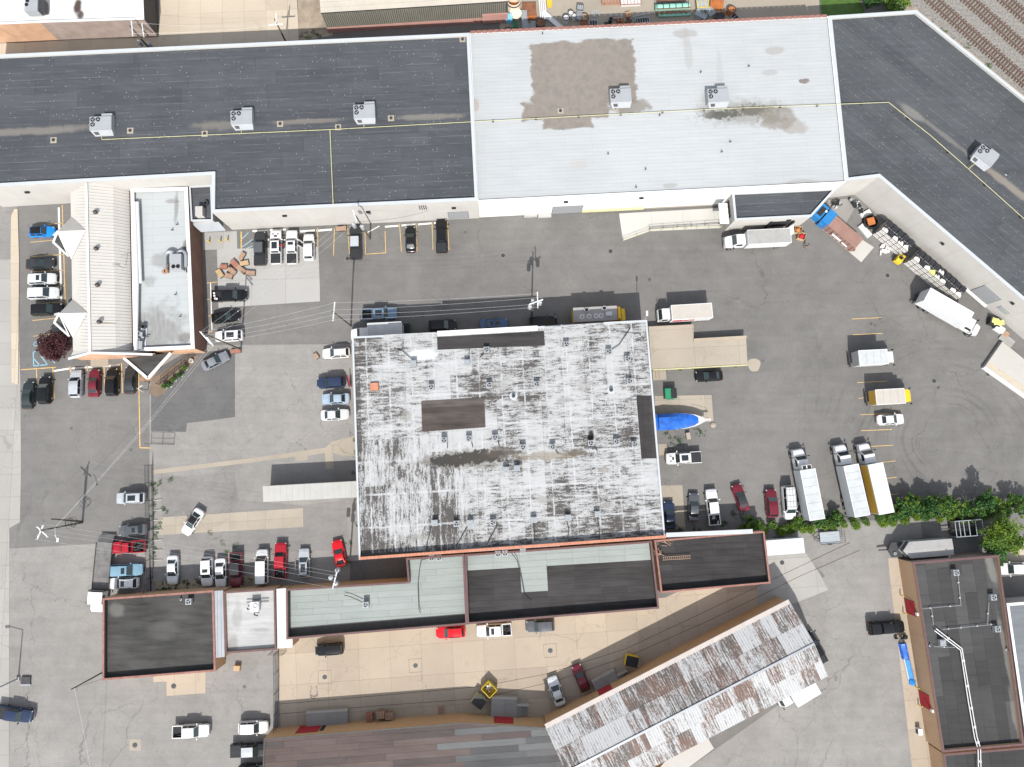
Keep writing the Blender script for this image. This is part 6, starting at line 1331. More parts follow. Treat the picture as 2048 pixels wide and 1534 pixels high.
def condenser(px, py, z, dark, label, group=None, big=.46):
    w = W(px, py, z+.75); e = thing('condenser_unit', label, 'condenser', (w.x,w.y,z-.1), BA, group or 'square fan condensers on the peeling roof'); h = big
    cpart('casing', ('cc',big), lambda: MB().box(-h,h,-h,h,.12,.85), M['metal'], e); cpart('feet', 'cf', lambda: MB().box(-.4,.4,-.4,-.3,0,.12).box(-.4,.4,.3,.4,0,.12), M['steel'], e)
    f = cpart('fan_guard', ('cg',big), lambda: MB().ring((0,0,.85),h*.88,h*.74,.05,18), M['metal'], e); cpart('fan_well', ('cw',big,dark), lambda: MB().tube((0,0,.853),(0,0,.858),h*.75,16), M['fan'] if dark else M['unit'], f)
    def bl():
        b = MB()
        for k in range(3): t = k*2.094+.5; b.obox(h*.38*math.cos(t),h*.38*math.sin(t),.87,h*.55,h*.3,.012,t)
        return b
    cpart('fan_blades', ('cb',big), bl, M['fanblade'] if dark else M['fan_pale'], f, rot=(0,0,random.random()*3))
    return e
ORD = ['first','second','third','fourth','fifth','sixth','seventh','eighth','ninth','tenth']
for row, lst in ROWS.items():
    for i, (x_,y_,z_,dk_) in enumerate(sorted(lst)): condenser(x_,y_,z_,dk_, '%s condenser from the left in the %s row on the peeling roof' % (ORD[i], row))
for x_,y_,z_,dk_,lb in ((863,1116.5,3.5,1,'left condenser of the pair against the wall on the green roof'),(878,1116,3.5,1,'right condenser of the pair against the wall on the green roof'),(996,1108.5,3.5,1,'left condenser of the trio against the wall above the black roof'),(1010,1107,3.5,1,'middle condenser of the trio against the wall above the black roof'),(1046,1103.5,3.5,0,'right condenser of the trio against the wall above the black roof'),
  (376.5,1203.5,3.5,1,'white condenser near the top edge of the tar roof'),(731,1210,3.4,1,'round topped condenser alone in the middle of the green roof'),(1913,1145.5,3.8,1,'condenser closest to the top of the tan building roof'),(1988,1195,3.8,1,'condenser near the right parapet of the tan building, upper one'),(1996,1258.5,3.8,1,'condenser near the right parapet of the tan building, lower one'),(1886.5,1286,3.8,0,'condenser under the white pipes on the tan building roof')):
    condenser(x_,y_,z_,dk_,lb,'fan condensers on the low roofs')
w = W(511,1213,4.2); e = thing('white_roof_unit','white compact roof unit on the stained white roof','roof unit',(w.x,w.y,3.6),BA); part('casing', MB().box(-.75,.6,-.75,.75,.1,1.0), M['cap_bright'], e); part('fan', MB().ring((.1,.2,1.0),.4,.25,.08,14), M['metal'], e); part('elbow_pipe', MB().path([(-.75,-.4,.4),(-1.3,-.4,.4),(-1.4,-.2,.3)],.1).path([(-.2,-.9,.4),(-.3,-1.3,.4),(.3,-1.5,.35)],.1), M['steel'], e); part('rail', MB().box(-1.6,1.9,1.0,1.06,.05,.12).box(-1.6,1.9,.5,.56,.05,.12), M['steel'], e)
# whips: flexible lines from condensers to roof vents
def whip(pts, z, label, r=.06): 
    q = [W(a,c,z+.1) for a,c in pts]; return tubething('line_set', label, 'pipe', q, r, M['wire_dark'], 'dark refrigerant lines lying on the roofs', 5)
for pts, z, lb in (([(788,697),(805,702),(822,717)],6.6,'dark curved line to the uppermost left condenser of the peeling roof'),([(1222,700),(1238,690),(1260,657)],6.6,'dark curved line near the top right corner of the peeling roof'),([(939,699),(937,718)],6.6,'short dark line above the second upper condenser'),([(960,715),(970,702)],6.6,'short dark line beside the black roof patch'),
   ([(863,1053),(852,1096)],6.6,'slanting dark line below the lower row, first from the left'),([(935,1053),(912,1094)],6.6,'slanting dark line below the lower row, second from the left'),([(995,1050),(973,1090)],6.6,'slanting dark line below the lower row, third from the left'),([(1066,1046),(1070,1063),(1068,1079)],6.6,'curved dark line below the lower row, fourth from the left'),([(1133,1041),(1138,1060),(1136,1075)],6.6,'curved dark line below the lower row, fifth from the left'),([(1195,1035),(1199,1060),(1199,1080)],6.6,'straight dark line below the lower row, rightmost'),
   ([(895,886),(895,897)],6.6,'short line under the leftmost middle condenser'),([(943,884),(946,895)],6.6,'short line under the second middle condenser'),([(995,881),(999,892)],6.6,'short line under the third middle condenser'),([(1110,899),(1117,908)],6.6,'short line under the fifth middle condenser'),([(1188,892),(1195,903)],6.6,'short line under the sixth middle condenser'),
   ([(856,1117),(843,1120),(839,1140),(836,1170),(838,1218),(841,1226)],3.5,'long dark line crossing the green roof from the wall'),([(688,1190),(700,1193),(725,1204)],3.5,'bent dark line to the lone condenser on the green roof'),([(1020,1102),(1034,1120),(1042,1150),(1050,1195),(1062,1208)],3.5,'long line crossing the black and green roof')):
    whip(pts, z, lb)
tubething('gas_pipe','thin yellow gas pipe along the ridge of the dark and white warehouse roofs','pipe',[W(x_,y_,8.25) for x_,y_ in ((204,279),(480,267),(660,259),(942,243.5))]+[W(x_,y_,7.95) for x_,y_ in ((943,243.5),(1200,230),(1450,217),(1672,208.5),(1777,204.5),(1860,270),(1937,338),(2080,466))], .05, M['yellow_pale'], feet=(5.5,.3,.25,'steel'))
tubething('gas_pipe','yellow gas pipe branch running down the dark roof to the wall','pipe',[W(660,260,8.25),W(663,330,8.25),W(666.5,411,8.45)]+[Vector((W(684,446,0).x, W(684,446,0).y, z_)) for z_ in (.6,)], .07, M['yellow_pale'])
for i,(x0,y0,x1,y1) in enumerate(((204,279,203,262),(483,266,484,250),(728,254,728,241),(1937,338,1955,322))):
    tubething('gas_pipe',['short yellow stub to the leftmost air unit','short yellow stub to the middle air unit','short yellow stub to the air unit nearest the white roof','short yellow stub to the angled air unit'][i],'pipe',[W(x0,y0,8.2),W(x1,y1,8.2)],.06,M['yellow_pale'])
def drain(px, py, z, label, r=.25):
    w = W(px,py,z+.1); e = thing('roof_drain',label,'roof drain',(w.x,w.y,z),BA,'square drains and vents on the roofs'); part('flashing', MB().box(-.5,.5,-.5,.5,.005,.05), M['conc_tan'] if r > .2 else M['cap_white'], e); part('strainer', MB().ring((0,0,.05),r,.06,.14,12), M['steel'], e)
for i,(x_,y_) in enumerate(((106.5,280),(260,261),(409,267),(560,247.5),(676,254),(782,236),(925,78))): drain(x_,y_,8.05,'roof drain, %s from the left on the long dark roof' % ORD[i])
for i,(x_,y_) in enumerate(((1121,221.5),(1231,215.5))): drain(x_,y_,7.7,['roof drain in the bare gravel patch','roof drain under the gravel patch air unit'][i])
def stub(px, py, z, label, h=.6, r=.07): w = W(px,py,z); e = thing('vent_stub',label,'vent pipe',(w.x,w.y,z),group='small vent stubs on the roofs'); part('pipe', MB().tube((0,0,0),(0,0,h),r,8), M['steel'], e); part('collar', MB().ring((0,0,0),r*2.2,r,.05,10), M['cap_white'], e)
for i,(x_,y_,z_,lb) in enumerate(((1085,69,7.7,'vent stub at the top left of the white roof'),(1216,309,7.7,'vent stub left of the paired ones on the lower white roof'),(1460,285,7.7,'upper vent stub of the pair on the lower white roof'),(1443,305,7.7,'lower vent stub of the pair on the lower white roof'),(1291,340,7.7,'vent stub low in the middle of the white roof'),(1272,376,7.7,'vent stub at the lower edge of the white roof'),(1401,146,7.7,'dark bent vent above the stained air unit'),(1319,232,7.7,'vent stub right of the gravel patch'),(1497,134,7.7,'small vent at the upper right of the white roof'),(2012,349,7.5,'dark stub right below the angled air unit'),
   (1280,671,6.5,'vent stub near the upper right corner of the peeling roof'),(790,929,6.5,'vent stub in the small white patch at the left'),(1014,926,6.5,'dark stub above the paired pale condensers'),(1181,897,6.5,'rusty stub under the black soot mark'),(1222,780,6.5,'white domed vent on the right half of the peeling roof'),(1027,792,6.5,'white domed vent in the middle of the peeling roof'),(345,461,4.3,'vent stub in the middle of the hall flat roof'),(355,450,4.3,'small stub on the hall flat roof'),(361,634,4.3,'drain stub low on the hall flat roof'),(352,590,4.3,'tiny stub below the ducted unit'),(361,1199,3.5,'white pipe beside the tar roof condenser'),(2013,1299,3.8,'dark vent by the right parapet of the tan building'),(1860,1291,3.8,'white capped vent on the tan building'),(1900,1115,3.8,'pale stub by the top parapet of the tan building'))):
    stub(x_,y_,z_,lb,.5,.09 if 'dome' not in lb else .3)
# white pipe runs on the tan building
Z = 4.15
for o_, lb in ((0,'left of the two long white pipes across the tan building roof'),(1,'right of the two long white pipes across the tan building roof')):
    q = [W(x_+o_*dx,y_+o_*dy,Z) for x_,y_,dx,dy in ((1869,1261,3,-4),(1921,1300,3,-3),(1936,1399,5,-1),(1949,1475,5,-1),(1956,1498,5,-1),(1957,1550,5,0))]
    tubething('white_pipe', lb, 'pipe', q, .075, M['cap_bright'], feet=(2.6,.35,.25,'cap_bright') if o_ else None)
for q, lb in (([(1842,1218),(1880,1214),(1922,1211),(1916,1150)],'thin white pipe loop at the top of the tan building roof'),([(1863,1215),(1867,1250)],'thin white pipe dropping to the start of the long pair'),([(1885,1259),(1935,1254),(1975,1250),(1990,1248)],'thin white pipe running right to the lower condenser'),([(1975,1250),(1978,1205)],'thin white pipe between the two right condensers'),([(1868,1293),(1910,1295)],'thin white pipe at the condenser under the long pair')):
    tubething('white_pipe', lb, 'pipe', [W(x_,y_,Z-.1) for x_,y_ in q], .04, M['metal'], feet=(2.0,.22,.12,'cap_bright'))
w = W(1353,1115.5,3.5); l_ = thing('ladder','pale ladder lying flat on the black roof at the right end of the south row','ladder',(w.x,w.y,3.42),BA)
for s_ in (-1,1): part('rail', MB().box(-2.3,2.3,s_*.24-.03,s_*.24+.03,.06,.14), M['wood'], l_)
for k in range(14): part('rung', MB().box(-2.15+k*.33,-2.09+k*.33,-.21,.21,.08,.12), M['wood'], l_)
for i,(x_,y_,a_,n_) in enumerate(((1322,1079,.3,'sticks'),(1333,1087,1.2,'branches'),(1318,1107,.5,'boards'))):
    w = W(x_,y_,3.5); e = thing('debris_pile','%s debris heap on the ladder roof, by its upper left corner' % ['twiggy','branchy','small board'][i],'debris',(w.x,w.y,3.42),a_)
    for k in range(9): part('stick', MB().obox(random.uniform(-.7,.7),random.uniform(-.4,.4),.0,random.uniform(.5,1.3),.07,.06+.02*k,random.random()*3), M['wood'], e)
# ------------------------------------------------------------------ poles and wires
def pole(base, top, label, arms=(), trans=(), lean=True, r=.16, mat='wood_grey'):
    b0 = W(*base); best = min([h_*.1 for h_ in range(30,150)], key=lambda h_: (W(top[0],top[1],h_).to_2d()-b0.to_2d()).length)
    t = W(top[0],top[1],best); e = thing('utility_pole', label, 'utility pole', (b0.x,b0.y,0))
    part('shaft', MB().tube(b0, t, r, 10, r*.65), M[mat], e, world=True, smooth=50)
    for (ax,ay,bx,by,dz) in arms:
        p, q = W(ax,ay,best+dz), W(bx,by,best+dz); a_ = part('crossarm', MB().beam(p, q, .16, .14), M['arm'], e, world=True)
        n_ = max(2, int((q-p).length/.75))
        for k in range(n_+1): s_ = p.lerp(q, .03+.94*k/n_); part('insulator', MB().tube(s_+Vector((0,0,.06)), s_+Vector((0,0,.3)), .06, 8, .04), M['porcelain'], a_, world=True)
    for (x_,y_,dz) in trans:
        p = W(x_,y_,best+dz); a_ = part('transformer', MB().tube(p-Vector((0,0,1.0)), p, .33, 14), M['metal'], e, world=True); part('bushing', MB().tube(p,p+Vector((.1,0,.3)),.06,8).tube(p+Vector((-.1,.1,0)),p+Vector((-.15,.1,.28)),.05,8), M['porcelain'], a_, world=True)
    return best
def wire(a, ha, b, hb, label, sag=.7, r=.012, mat='wire', grp='overhead wires'):
    p, q = W(*a,ha), W(*b,hb); pts = [p.lerp(q,t)-Vector((0,0,4*sag*t*(1-t))) for t in [k/12 for k in range(13)]]
    e = thing('overhead_wire', label, 'wire', tuple(p), group=grp); part('strand', MB().path(pts, r, 4), M[mat], e, world=True)
hA = pole((702,652),(665,623),'utility pole with one crossarm at the upper left of the central building',[(669.7,604,666,642,-.3)])
hB = pole((165,1045),(82,1061),'leaning dark utility pole with two crossed arms in the left yard',[(87,1050,74,1079,-.2),(74,1053,96,1074,-.8)])
pole((165,1043),(103,1038),'shorter second pole standing against the leaning pole in the left yard')
hC = pole((297,95),(259,51),'utility pole with transformers behind the dark warehouse roof, top left',[(263,42,266,72,-.2),(284,46,288,74,-2.5)],[(278,83,-3.2),(297,86,-3.6)])
hD = pole((572,84),(549,38),'bare utility pole with white crossarm above the sandy driveway',[(538,50,566,48,-.6),(553,27,552,48,-.2)])
hE = pole((740,478),(712,432),'utility pole with transformers in front of the beige wall',[(706,421,714,444,-.3)],[(707,449,-1.6),(724,453,-1.6)])
hF = pole((1063,630),(1070,598),'utility pole with three white transformers above the central building',[(1074.7,584,1075.6,616,-.3),(1058,609,1086,599,-1.2)],[(1066,601,-1.3),(1080,605,-1.3),(1060,613,-1.5)])
hG = pole((482,699),(407,667),'utility pole at the corner of the hall beside the white crossover',[(400,663,421,687,-.3),(413,674,427,692,-1.0)])
hH = pole((700,1124),(669,1150),'utility pole with transformers behind the green roofed building',[(665,1178,674,1143,-.3)],[(661,1156,-1.2),(671,1168,-1.2),(674,1141,-1.4)])
hI = pole((205,1345),(142,1379),'plain leaning pole at the lower left corner of the tar roofed building',r=.13)
for i,(ya,yb) in enumerate(((605.5,587),(620,595),(630,608),(640,614))): wire((669.5-i*1.0,ya),hA,(1074.8+i*.2,yb),hF,'%s of the four wires along the top of the central building' % ['uppermost','second','third','lowest'][i],.9)
for i,(ya,yb,xb_) in enumerate(((605.5,664,401),(620,671,407),(630,679,414),(640,686,420))): wire((669-i,ya),hA,(xb_,yb),hG,'%s of the four wires from the central building to the hall corner' % ['uppermost','second','third','lowest'][i],.8)
for i,(xa,ya,xb_,yb) in enumerate(((707,423,401,664),(710,433,409,672),(713,443,418,684))): wire((xa,ya),hE,(xb_,yb),hG,'%s of the three slanting wires from the beige wall pole to the hall' % ['upper','middle','lower'][i],.8)
for i,(xa,ya,xb_,yb) in enumerate(((90,1049,674,1145),(86,1058,672,1152),(92,1068,669,1162),(73,1079,666,1176))): wire((xa,ya),hB,(xb_,yb),hH,'%s of the four wires crossing the lower fence' % ['uppermost','second','third','lowest'][i],1.0)
for i,(xa,ya,xb_,yb) in enumerate(((109,1055,421,688),(113,1052,425,692))): wire((xa,ya),hB-1.2,(xb_,yb),hG-.5,'%s of two long slanting wires from the left pole to the hall' % ['left','right'][i],1.0)
for i in range(2): wire((263+2*i,45+22*i),hC,(540+20*i,50-i),hD,'%s wire between the two poles behind the dark roof' % ['upper','lower'][i],.6)
wire((713,443),hE-1,(857,421),7.2,'thin dark service cable sagging to the beige wall',1.2,.02,'wire_dark'); wire((142,1379),hI,(208,1357),4.2,'short cable from the plain pole to the tar roof',.3,.02,'wire_dark')
wire((148,1376),hI,(196,1640),.5,'long thin cable curving down across the lower left lot',.4,.02,'wire')
w0 = W(100,1056); b = MB()
w = W(113,1052,hB-2); la = thing('street_lamp','small pale street lamp on an arm at the leaning pole','street lamp',(w.x,w.y,0)); p = W(110,1056,8.6); q = W(115,1080,8.9); part('arm', MB().path([p,p.lerp(q,.6)+Vector((0,0,.3)),q],.05), M['arm'], la, world=True); part('lamp_head', MB().obox(q.x,q.y,q.z-.15,.28,.6,.16), M['porcelain'], la, world=True)
w = W(165,1045,.1); co_ = thing('cable_coil','loose coil of black cable round the foot of the leaning pole','cable',(w.x,w.y,3.2))
for r_,dx_,dy_ in ((.75,.3,.4),(.6,-.2,.5),(.5,.6,.2),(.85,0,.1)): part('loop', MB().ring((dx_,dy_,random.random()*.4),r_,r_-.05,.05,20), M['wire_dark'], co_)
w0, t0 = W(37,1357), W(-10,1374,7.5); e = thing('street_lamp','tapered white street lamp post leaning in from the left edge','street lamp',(w0.x,w0.y,0)); part('post', MB().tube(w0,(w0.x-.1,w0.y-.02,8.2),.14,10,.08), M['metal'], e, world=True); part('post_base', MB().obox(w0.x,w0.y,0,.6,.6,.3), M['conc'], e, world=True); q = Vector((w0.x-.1,w0.y-.02,8.2)); part('arm', MB().beam(q,q+Vector((-2.2,.2,.4)),.09,.09), M['metal'], e, world=True); part('lamp_head', MB().obox(q.x-2.5,q.y+.2,q.z+.3,.7,.35,.15), M['porcelain'], e, world=True)
w = W(50,1362,.4); e = thing('ground_grate','dark square utility hatch with a grey edge near the left pavement','hatch',(w.x,w.y,0)); part('lid', MB().box(-.75,.75,-.5,.6,.02,.3), M['steel'], e); part('edge', MB().box(-.9,.8,-.75,-.55,.02,.25), M['metal'], e)
w = W(1287,624,5.5); e = thing('flood_lamp','white flood lamp on a short pole at the upper right corner of the peeling roof','lamp',(W(1289,639,6.6).x,W(1289,639,6.6).y,6.6)); part('stem', MB().tube((0,0,-.2),(0,.3,1.9),.05,8), M['metal'], e); part('lamp_head', MB().obox(0,.6,1.9,.3,.8,.15), M['porcelain'], e)
# ------------------------------------------------------------------ yard goods
def crate_box(name, label, cat, px, py, ang, sx, sy, h, mat, group=None, z=0, boards=4, rim=True, zc=None):
    w = W(px, py, zc if zc is not None else z+h); e = thing(name, label, cat, (w.x,w.y,z), R(ang), group)
    n = max(1, boards)
    for k in range(n): part('board', MB().box(-sx/2, sx/2, -sy/2+sy*k/n+.006, -sy/2+sy*(k+1)/n-.006, h-.05, h+random.uniform(0,.012)), mat, e)
    part('side_frame', MB().box(-sx/2,sx/2,-sy/2,-sy/2+.04,0,h-.055).box(-sx/2,sx/2,sy/2-.04,sy/2,0,h-.055).box(-sx/2,-sx/2+.04,-sy/2+.045,sy/2-.045,0,h-.055).box(sx/2-.04,sx/2,-sy/2+.045,sy/2-.045,0,h-.055), M['steel'] if rim else mat, e)
    return e
TB = 'wooden bench tops dumped on the pale concrete pad'
for i,(x_,y_,a_,sx,sy,m_,lb) in enumerate(((447,533,0,1.25,.75,'wood_red','red topped wooden bench, upper left of the heap on the pale pad'),(439,546.5,-55,1.5,.85,'wood_new','bright orange wooden bench, lower left of the heap on the pale pad'),(457,551.5,-14,1.3,.8,'wood','pinkish wooden bench at the bottom of the heap'),(463,541,-42,1.6,.85,'wood','brown wooden bench in the middle of the heap, beside the black bag'),(469,527.5,-45,1.6,.9,'wood_red','reddish slatted bench above the brown one in the heap'),(481.5,538.5,-40,1.7,.8,'wood','long pale brown bench at the centre right of the heap'),(488,526,12,1.5,.8,'wood_new','light yellow wooden bench at the upper right of the heap'),(483.5,512,62,1.35,.75,'wood','small brown bench standing topmost of the heap'),(500,545.5,-4,1.65,.75,'wood','pale pink bench furthest right of the heap, under the charcoal pickup'))):
    crate_box('wooden_bench', lb, 'bench', x_,y_,a_,sx,sy,.45+.05*(i%3),M[m_],TB,boards=3)
w = W(460,531.5,.6); solo('rubbish_bag', MB().loft([[(r_*math.cos(k*.785),r_*math.sin(k*.785),z_) for k in range(8)] for z_,r_ in ((0,.25),(.15,.36),(.4,.33),(.6,.2),(.72,.07))]), M['black'], 'round black bag among the wooden benches', 'bag', smooth=60).location = (w.x,w.y,0)
for i,(x_,y_) in enumerate(((419.6,484.4),(442,483),(456,481))):
    w = W(x_,y_); e = thing('bollard', ['yellow bollard left of the three at the hall entrance','yellow bollard in the middle of the three at the hall entrance','yellow bollard right of the three at the hall entrance'][i],'bollard',(w.x,w.y,0),group='yellow bollards at the entrance'); part('post', MB().tube((0,0,0),(0,0,1.0),.11,12).tube((0,0,1.0),(0,0,1.07),.11,12,.04), M['yellow'], e); part('footing', MB().ring((0,0,0),.3,.12,.03,14), M['conc_tan'], e)
# bales: two stacks of wrapped black and white bundles
def bale_stack(o, u, nx, ny, nz, s, word):
    o = W(*o, 3*s*.88).to_2d(); a = math.atan2(u[1],u[0]); c, n = math.cos(a), math.sin(a)
    for i in range(nx):
        for j in range(ny):
            for k in range(nz):
                lx, ly = (i+.5)*s*1.04, -(j+.5)*s*1.06; rj = random.uniform(-.03,.03)
                e = thing('wrapped_bale','%s bale, %s from upper left, %s row, %s tier, %s stack' % ('black topped' if k == nz-1 else 'white wrapped', ORD[i], 'wall side' if j == 0 else 'yard side', ['bottom','middle','top'][k], word),'bale',(o.x+lx*c-ly*n, o.y+lx*n+ly*c, k*s*.88), a+rj, 'wrapped bales stacked by the angled wall')
                def core():
                    b = MB(); r = random.Random(4); q = s/2-.03; b.loft([[(sx*(q-.05*(t in (0,3)))+r.uniform(-.02,.02), sy*(q-.05*(t in (0,3)))+r.uniform(-.02,.02), z_) for sx,sy in ((-1,-1),(0,-1.05),(1,-1),(1.05,0),(1,1),(0,1.05),(-1,1),(-1.05,0))] for t,z_ in enumerate((.02,.1,s*.78,s*.86))])
                    for g_ in range(6): b.obox(r.uniform(-q*.7,q*.7),r.uniform(-q*.7,q*.7),s*.85,r.uniform(.2,.5),r.uniform(.1,.4),.05+.03*g_/6,r.random()*3)
                    return b
                cpart('bundle',('bale',s),core,M['bale_black'],e)
                cpart('wrap',('wrap',s),lambda: MB().box(-s/2+.02,s/2-.02,-s/2-.06,-s/2-.045,.12,s*.82).box(-s/2-.06,-s/2-.045,-s/2+.04,s/2-.06,.12,s*.6),M['white_film'],e)
                cpart('strap',('strap',s),lambda: MB().box(-s/2-.07,s/2+.07,-s/2-.078,-s/2-.066,s*.52,s*.56),M['black'],e)
                if k == nz-1 and ((j == 1 and random.random() < .55) or random.random() < .1):
                    m_ = MB(); r = random; pts = [(-s*.5,-s*.52),(s*.5,-s*.52),(s*(.2+.3*r.random()),-s*(.1*r.random())),(s*.1*r.random(),s*(.1+.3*r.random())),(-s*.5,-s*.1*r.random())]; m_.add([(x_,y_,s*.9+r.uniform(0,.05)) for x_,y_ in pts],[(0,1,2,3,4)]); part('torn_wrap',m_,M['bale_yellow'] if (word=='longer' and i==3 and j==1) else M['white_film'],e)
bale_stack((1780,439),(W(1826,478,2.9)-W(1780,439,2.9)).to_2d(),5,2,3,1.12,'shorter')
bale_stack((1843,498),(W(1931,572.5,2.9)-W(1843,498,2.9)).to_2d(),9,2,3,1.1,'longer')
w = W(1772,498,.5); e = thing('film_heap','crumpled heap of white plastic film in front of the shorter bale stack','plastic film',(w.x,w.y,0)); 
for k in range(16): part('sheet', MB().obox(random.uniform(-.9,.9),random.uniform(-.7,.7),random.uniform(.02,.5),random.uniform(.4,.9),random.uniform(.2,.5),.06,random.random()*3), M['white_film'], e)
w = W(1807,512,1.6); e = thing('forklift','yellow forklift wedged between the two bale stacks','forklift',(w.x,w.y,0),R(50)); part('body', MB().box(-1.2,.5,-.55,.55,.3,1.1).box(-1.3,-.6,-.5,.5,1.1,1.3), M['yellow'], e); part('overhead_guard', MB().box(-.6,.6,-.55,-.47,2.0,2.08).box(-.6,.6,.47,.55,2.0,2.08).box(-.6,-.52,-.46,.46,2.0,2.08).box(.0,.08,-.46,.46,2.0,2.08).box(.52,.6,-.46,.46,2.0,2.08), M['steel'], e); part('mast', MB().box(.75,.9,-.45,-.35,.1,2.2).box(.75,.9,.35,.45,.1,2.2), M['steel'], e); part('seat', MB().box(-.5,-.1,-.25,.25,1.1,1.5), M['black'], e); part('fork', MB().box(.92,2.0,-.35,-.22,.15,.2).box(.92,2.0,.22,.35,.15,.2), M['steel'], e, kind='stuff'); wheels(e,(-.8,.4),.45,.28,.2)
# compactor and container
w = W(1690,462,2.3); e = thing('roll_off_container','long brown closed steel container on the pale slab','container',(w.x,w.y,0),R(-42)); part('shell', MB().box(-3.3,3.3,-1.15,1.15,.25,2.25), M['brown_steel'], e); b = MB()
for k in range(8): part('side_rib', MB().box(-3.1+k*.86,-3.0+k*.86,-1.25,-1.155,.25,2.2), M['brown_steel'], e)
part('side_tray', MB().box(-1.2,.7,-1.5,-1.26,1.2,1.5).box(1.0,2.2,-1.4,-1.26,1.0,1.3), M['gel'], e); part('skid', MB().box(-3.5,3.5,-.8,-.5,.02,.24).box(-3.5,3.5,.5,.8,.02,.24), M['steel'], e); part('tail_hook', MB().box(3.35,3.7,-.9,-.5,.6,1.0), M['rust'], e)
w = W(1652,427.5,2.2); e = thing('trash_compactor','bright blue steel trash compactor between annex and brown container','compactor',(w.x,w.y,0),R(-42)); part('charge_box', MB().box(-1.7,-.1,-1.35,1.35,.2,1.95), M['blue_steel'], e); part('hopper_pit', MB().box(-1.3,-.4,-.9,.9,1.955,1.97), M['door_dark'], e); part('ram_head', MB().box(.1,1.6,-1.45,1.25,.2,2.3), M['blue_steel'], e); part('hinge_frame', MB().box(-.1,.1,-1.3,1.2,.3,1.6), M['steel'], e); part('white_cap', MB().tube((-.2,.45,1.97),(-.2,.45,2.1),.22,12), M['gel'], e); part('hydraulic_box', MB().box(.2,1.0,-1.75,-1.47,.5,1.6), M['blue_steel'], e)
w = W(1743,442,1.0); e = thing('round_bin','black round bin holding a rusty square plate beside the bales','bin',(w.x,w.y,0),R(15)); part('rim', MB().ring((0,0,0),1.25,1.12,.9,12), M['black'], e); part('floor', MB().tube((0,0,.1),(0,0,.2),1.1,12), M['black'], e); part('rusty_plate', MB().box(-.65,.65,-.65,.65,.75,.95), M['orange'], e); 
for i,(x_,y_,a_,sx,sy,lb) in enumerate(((1732,427,28,1.9,.9,'white board leaning above the round black bin'),(1731,461,-52,2.6,1.0,'white slotted board below the round black bin'))): crate_box('white_board',lb,'board',x_,y_,a_,sx,sy,.35,M['gel'],'white boards by the bale stacks',boards=3,rim=False)
for i,(x_,y_,a_,lb) in enumerate(((1709,403,-40,'dark scrap machine against the corner of the angled wall'),(1724,415,-40,'dark blue scrap machine second along the angled wall'),(1676,407,30,'grey and white junk cart above the blue compactor'))):
    w = W(x_,y_,.8); e = thing('scrap_machine',lb,'scrap',(w.x,w.y,0),R(a_),'scrap machines in the wall corner'); r = random.Random(i)
    for k in range(10): part('piece', MB().obox(r.uniform(-.8,.8),r.uniform(-.45,.45),r.uniform(0,.5),r.uniform(.2,.7),r.uniform(.1,.5),r.uniform(.1,.4),r.random()*3), M[['black','steel','liner','metal','gel'][k%5]], e)
    part('wheel', MB().tube((.7,-.5,.25),(.7,-.38,.25),.25,10), M['tyre'], e)
for i,(x_,y_,a_,lb) in enumerate(((1597,459,80,'tan pallet bin with red lining beside the white side platform'),(1604,471.5,-18,'orange pallet bin with a red bag near the standing person'))):
    w = W(x_,y_,.8); e = thing('pallet_bin',lb,'bin',(w.x,w.y,0),R(a_),'open pallet bins by the annex'); s=.62
    part('wall', MB().box(-s,s,-s,-s+.05,0,.85).box(-s,s,s-.05,s,0,.85).box(-s,-s+.05,-s+.055,s-.055,0,.85).box(s-.05,s,-s+.055,s-.055,0,.85), M['wood_new'], e); part('bag', MB().loft([[(r_*math.cos(k*.9),r_*math.sin(k*.9),z_) for k in range(7)] for z_,r_ in ((.1,.5),(.6,.5),(.85,.35),(.95,.1))]), M['red_cloth'] if i else M['orange'], e, 60)
w = W(1993,643,1.0); e = thing('wrapped_pallet','pallet with torn yellow sheets against the angled wall','pallet',(w.x,w.y,0),R(-20)); part('stack', MB().box(-1,.9,-.7,.7,0,.9), M['bale_black'], e)
for k in range(5): part('yellow_sheet', MB().obox(-.3+.3*k,.1*(-1)**k,.9+.02*k,.8,.9,.03,k*.5), M['bale_yellow'], e)
crate_box('white_pallet_box','white box on the ground below the torn yellow sheets','box',2001,657,-35,1.6,1.0,.8,M['gel'],boards=2,rim=False); crate_box('grey_pallet','grey pallet flat beside the concrete dock corner','pallet',2012,668,-40,1.1,1.0,.25,M['wood'],boards=5); crate_box('flat_board','pale flat panel at the concrete dock corner','panel',2014,680,-40,2.6,1.5,.2,M['conc'],boards=3,rim=False)
dq = [(1970,733),(2005,683),(2110,768),(2110,832)]; e = thing('concrete_dock','pale raised concrete ramp with yellow edge lines at the right edge','loading dock',(W(2030,740).x,W(2030,740).y,0)); part('slab', MB().prism(ccw([tuple(p) for p in WP(dq,.7)]),0,.7), M['conc_bright'], e, world=True)
for o_ in (2.5,6.5): p, q = W(1972+o_,733-o_,.72), W(2110+o_,829-o_,.72); part('edge_line', MB().beam((p.x,p.y,.72),(q.x,q.y,.72),.1,.02), M['yellow_line'], e, world=True)
p, q = W(1970,733,.75), W(2110,832,.75); part('edge_curb', MB().beam((p.x-.1,p.y-.1,.4),(q.x-.1,q.y-.1,.4),.3,.75), M['cap_bright'], e, world=True)
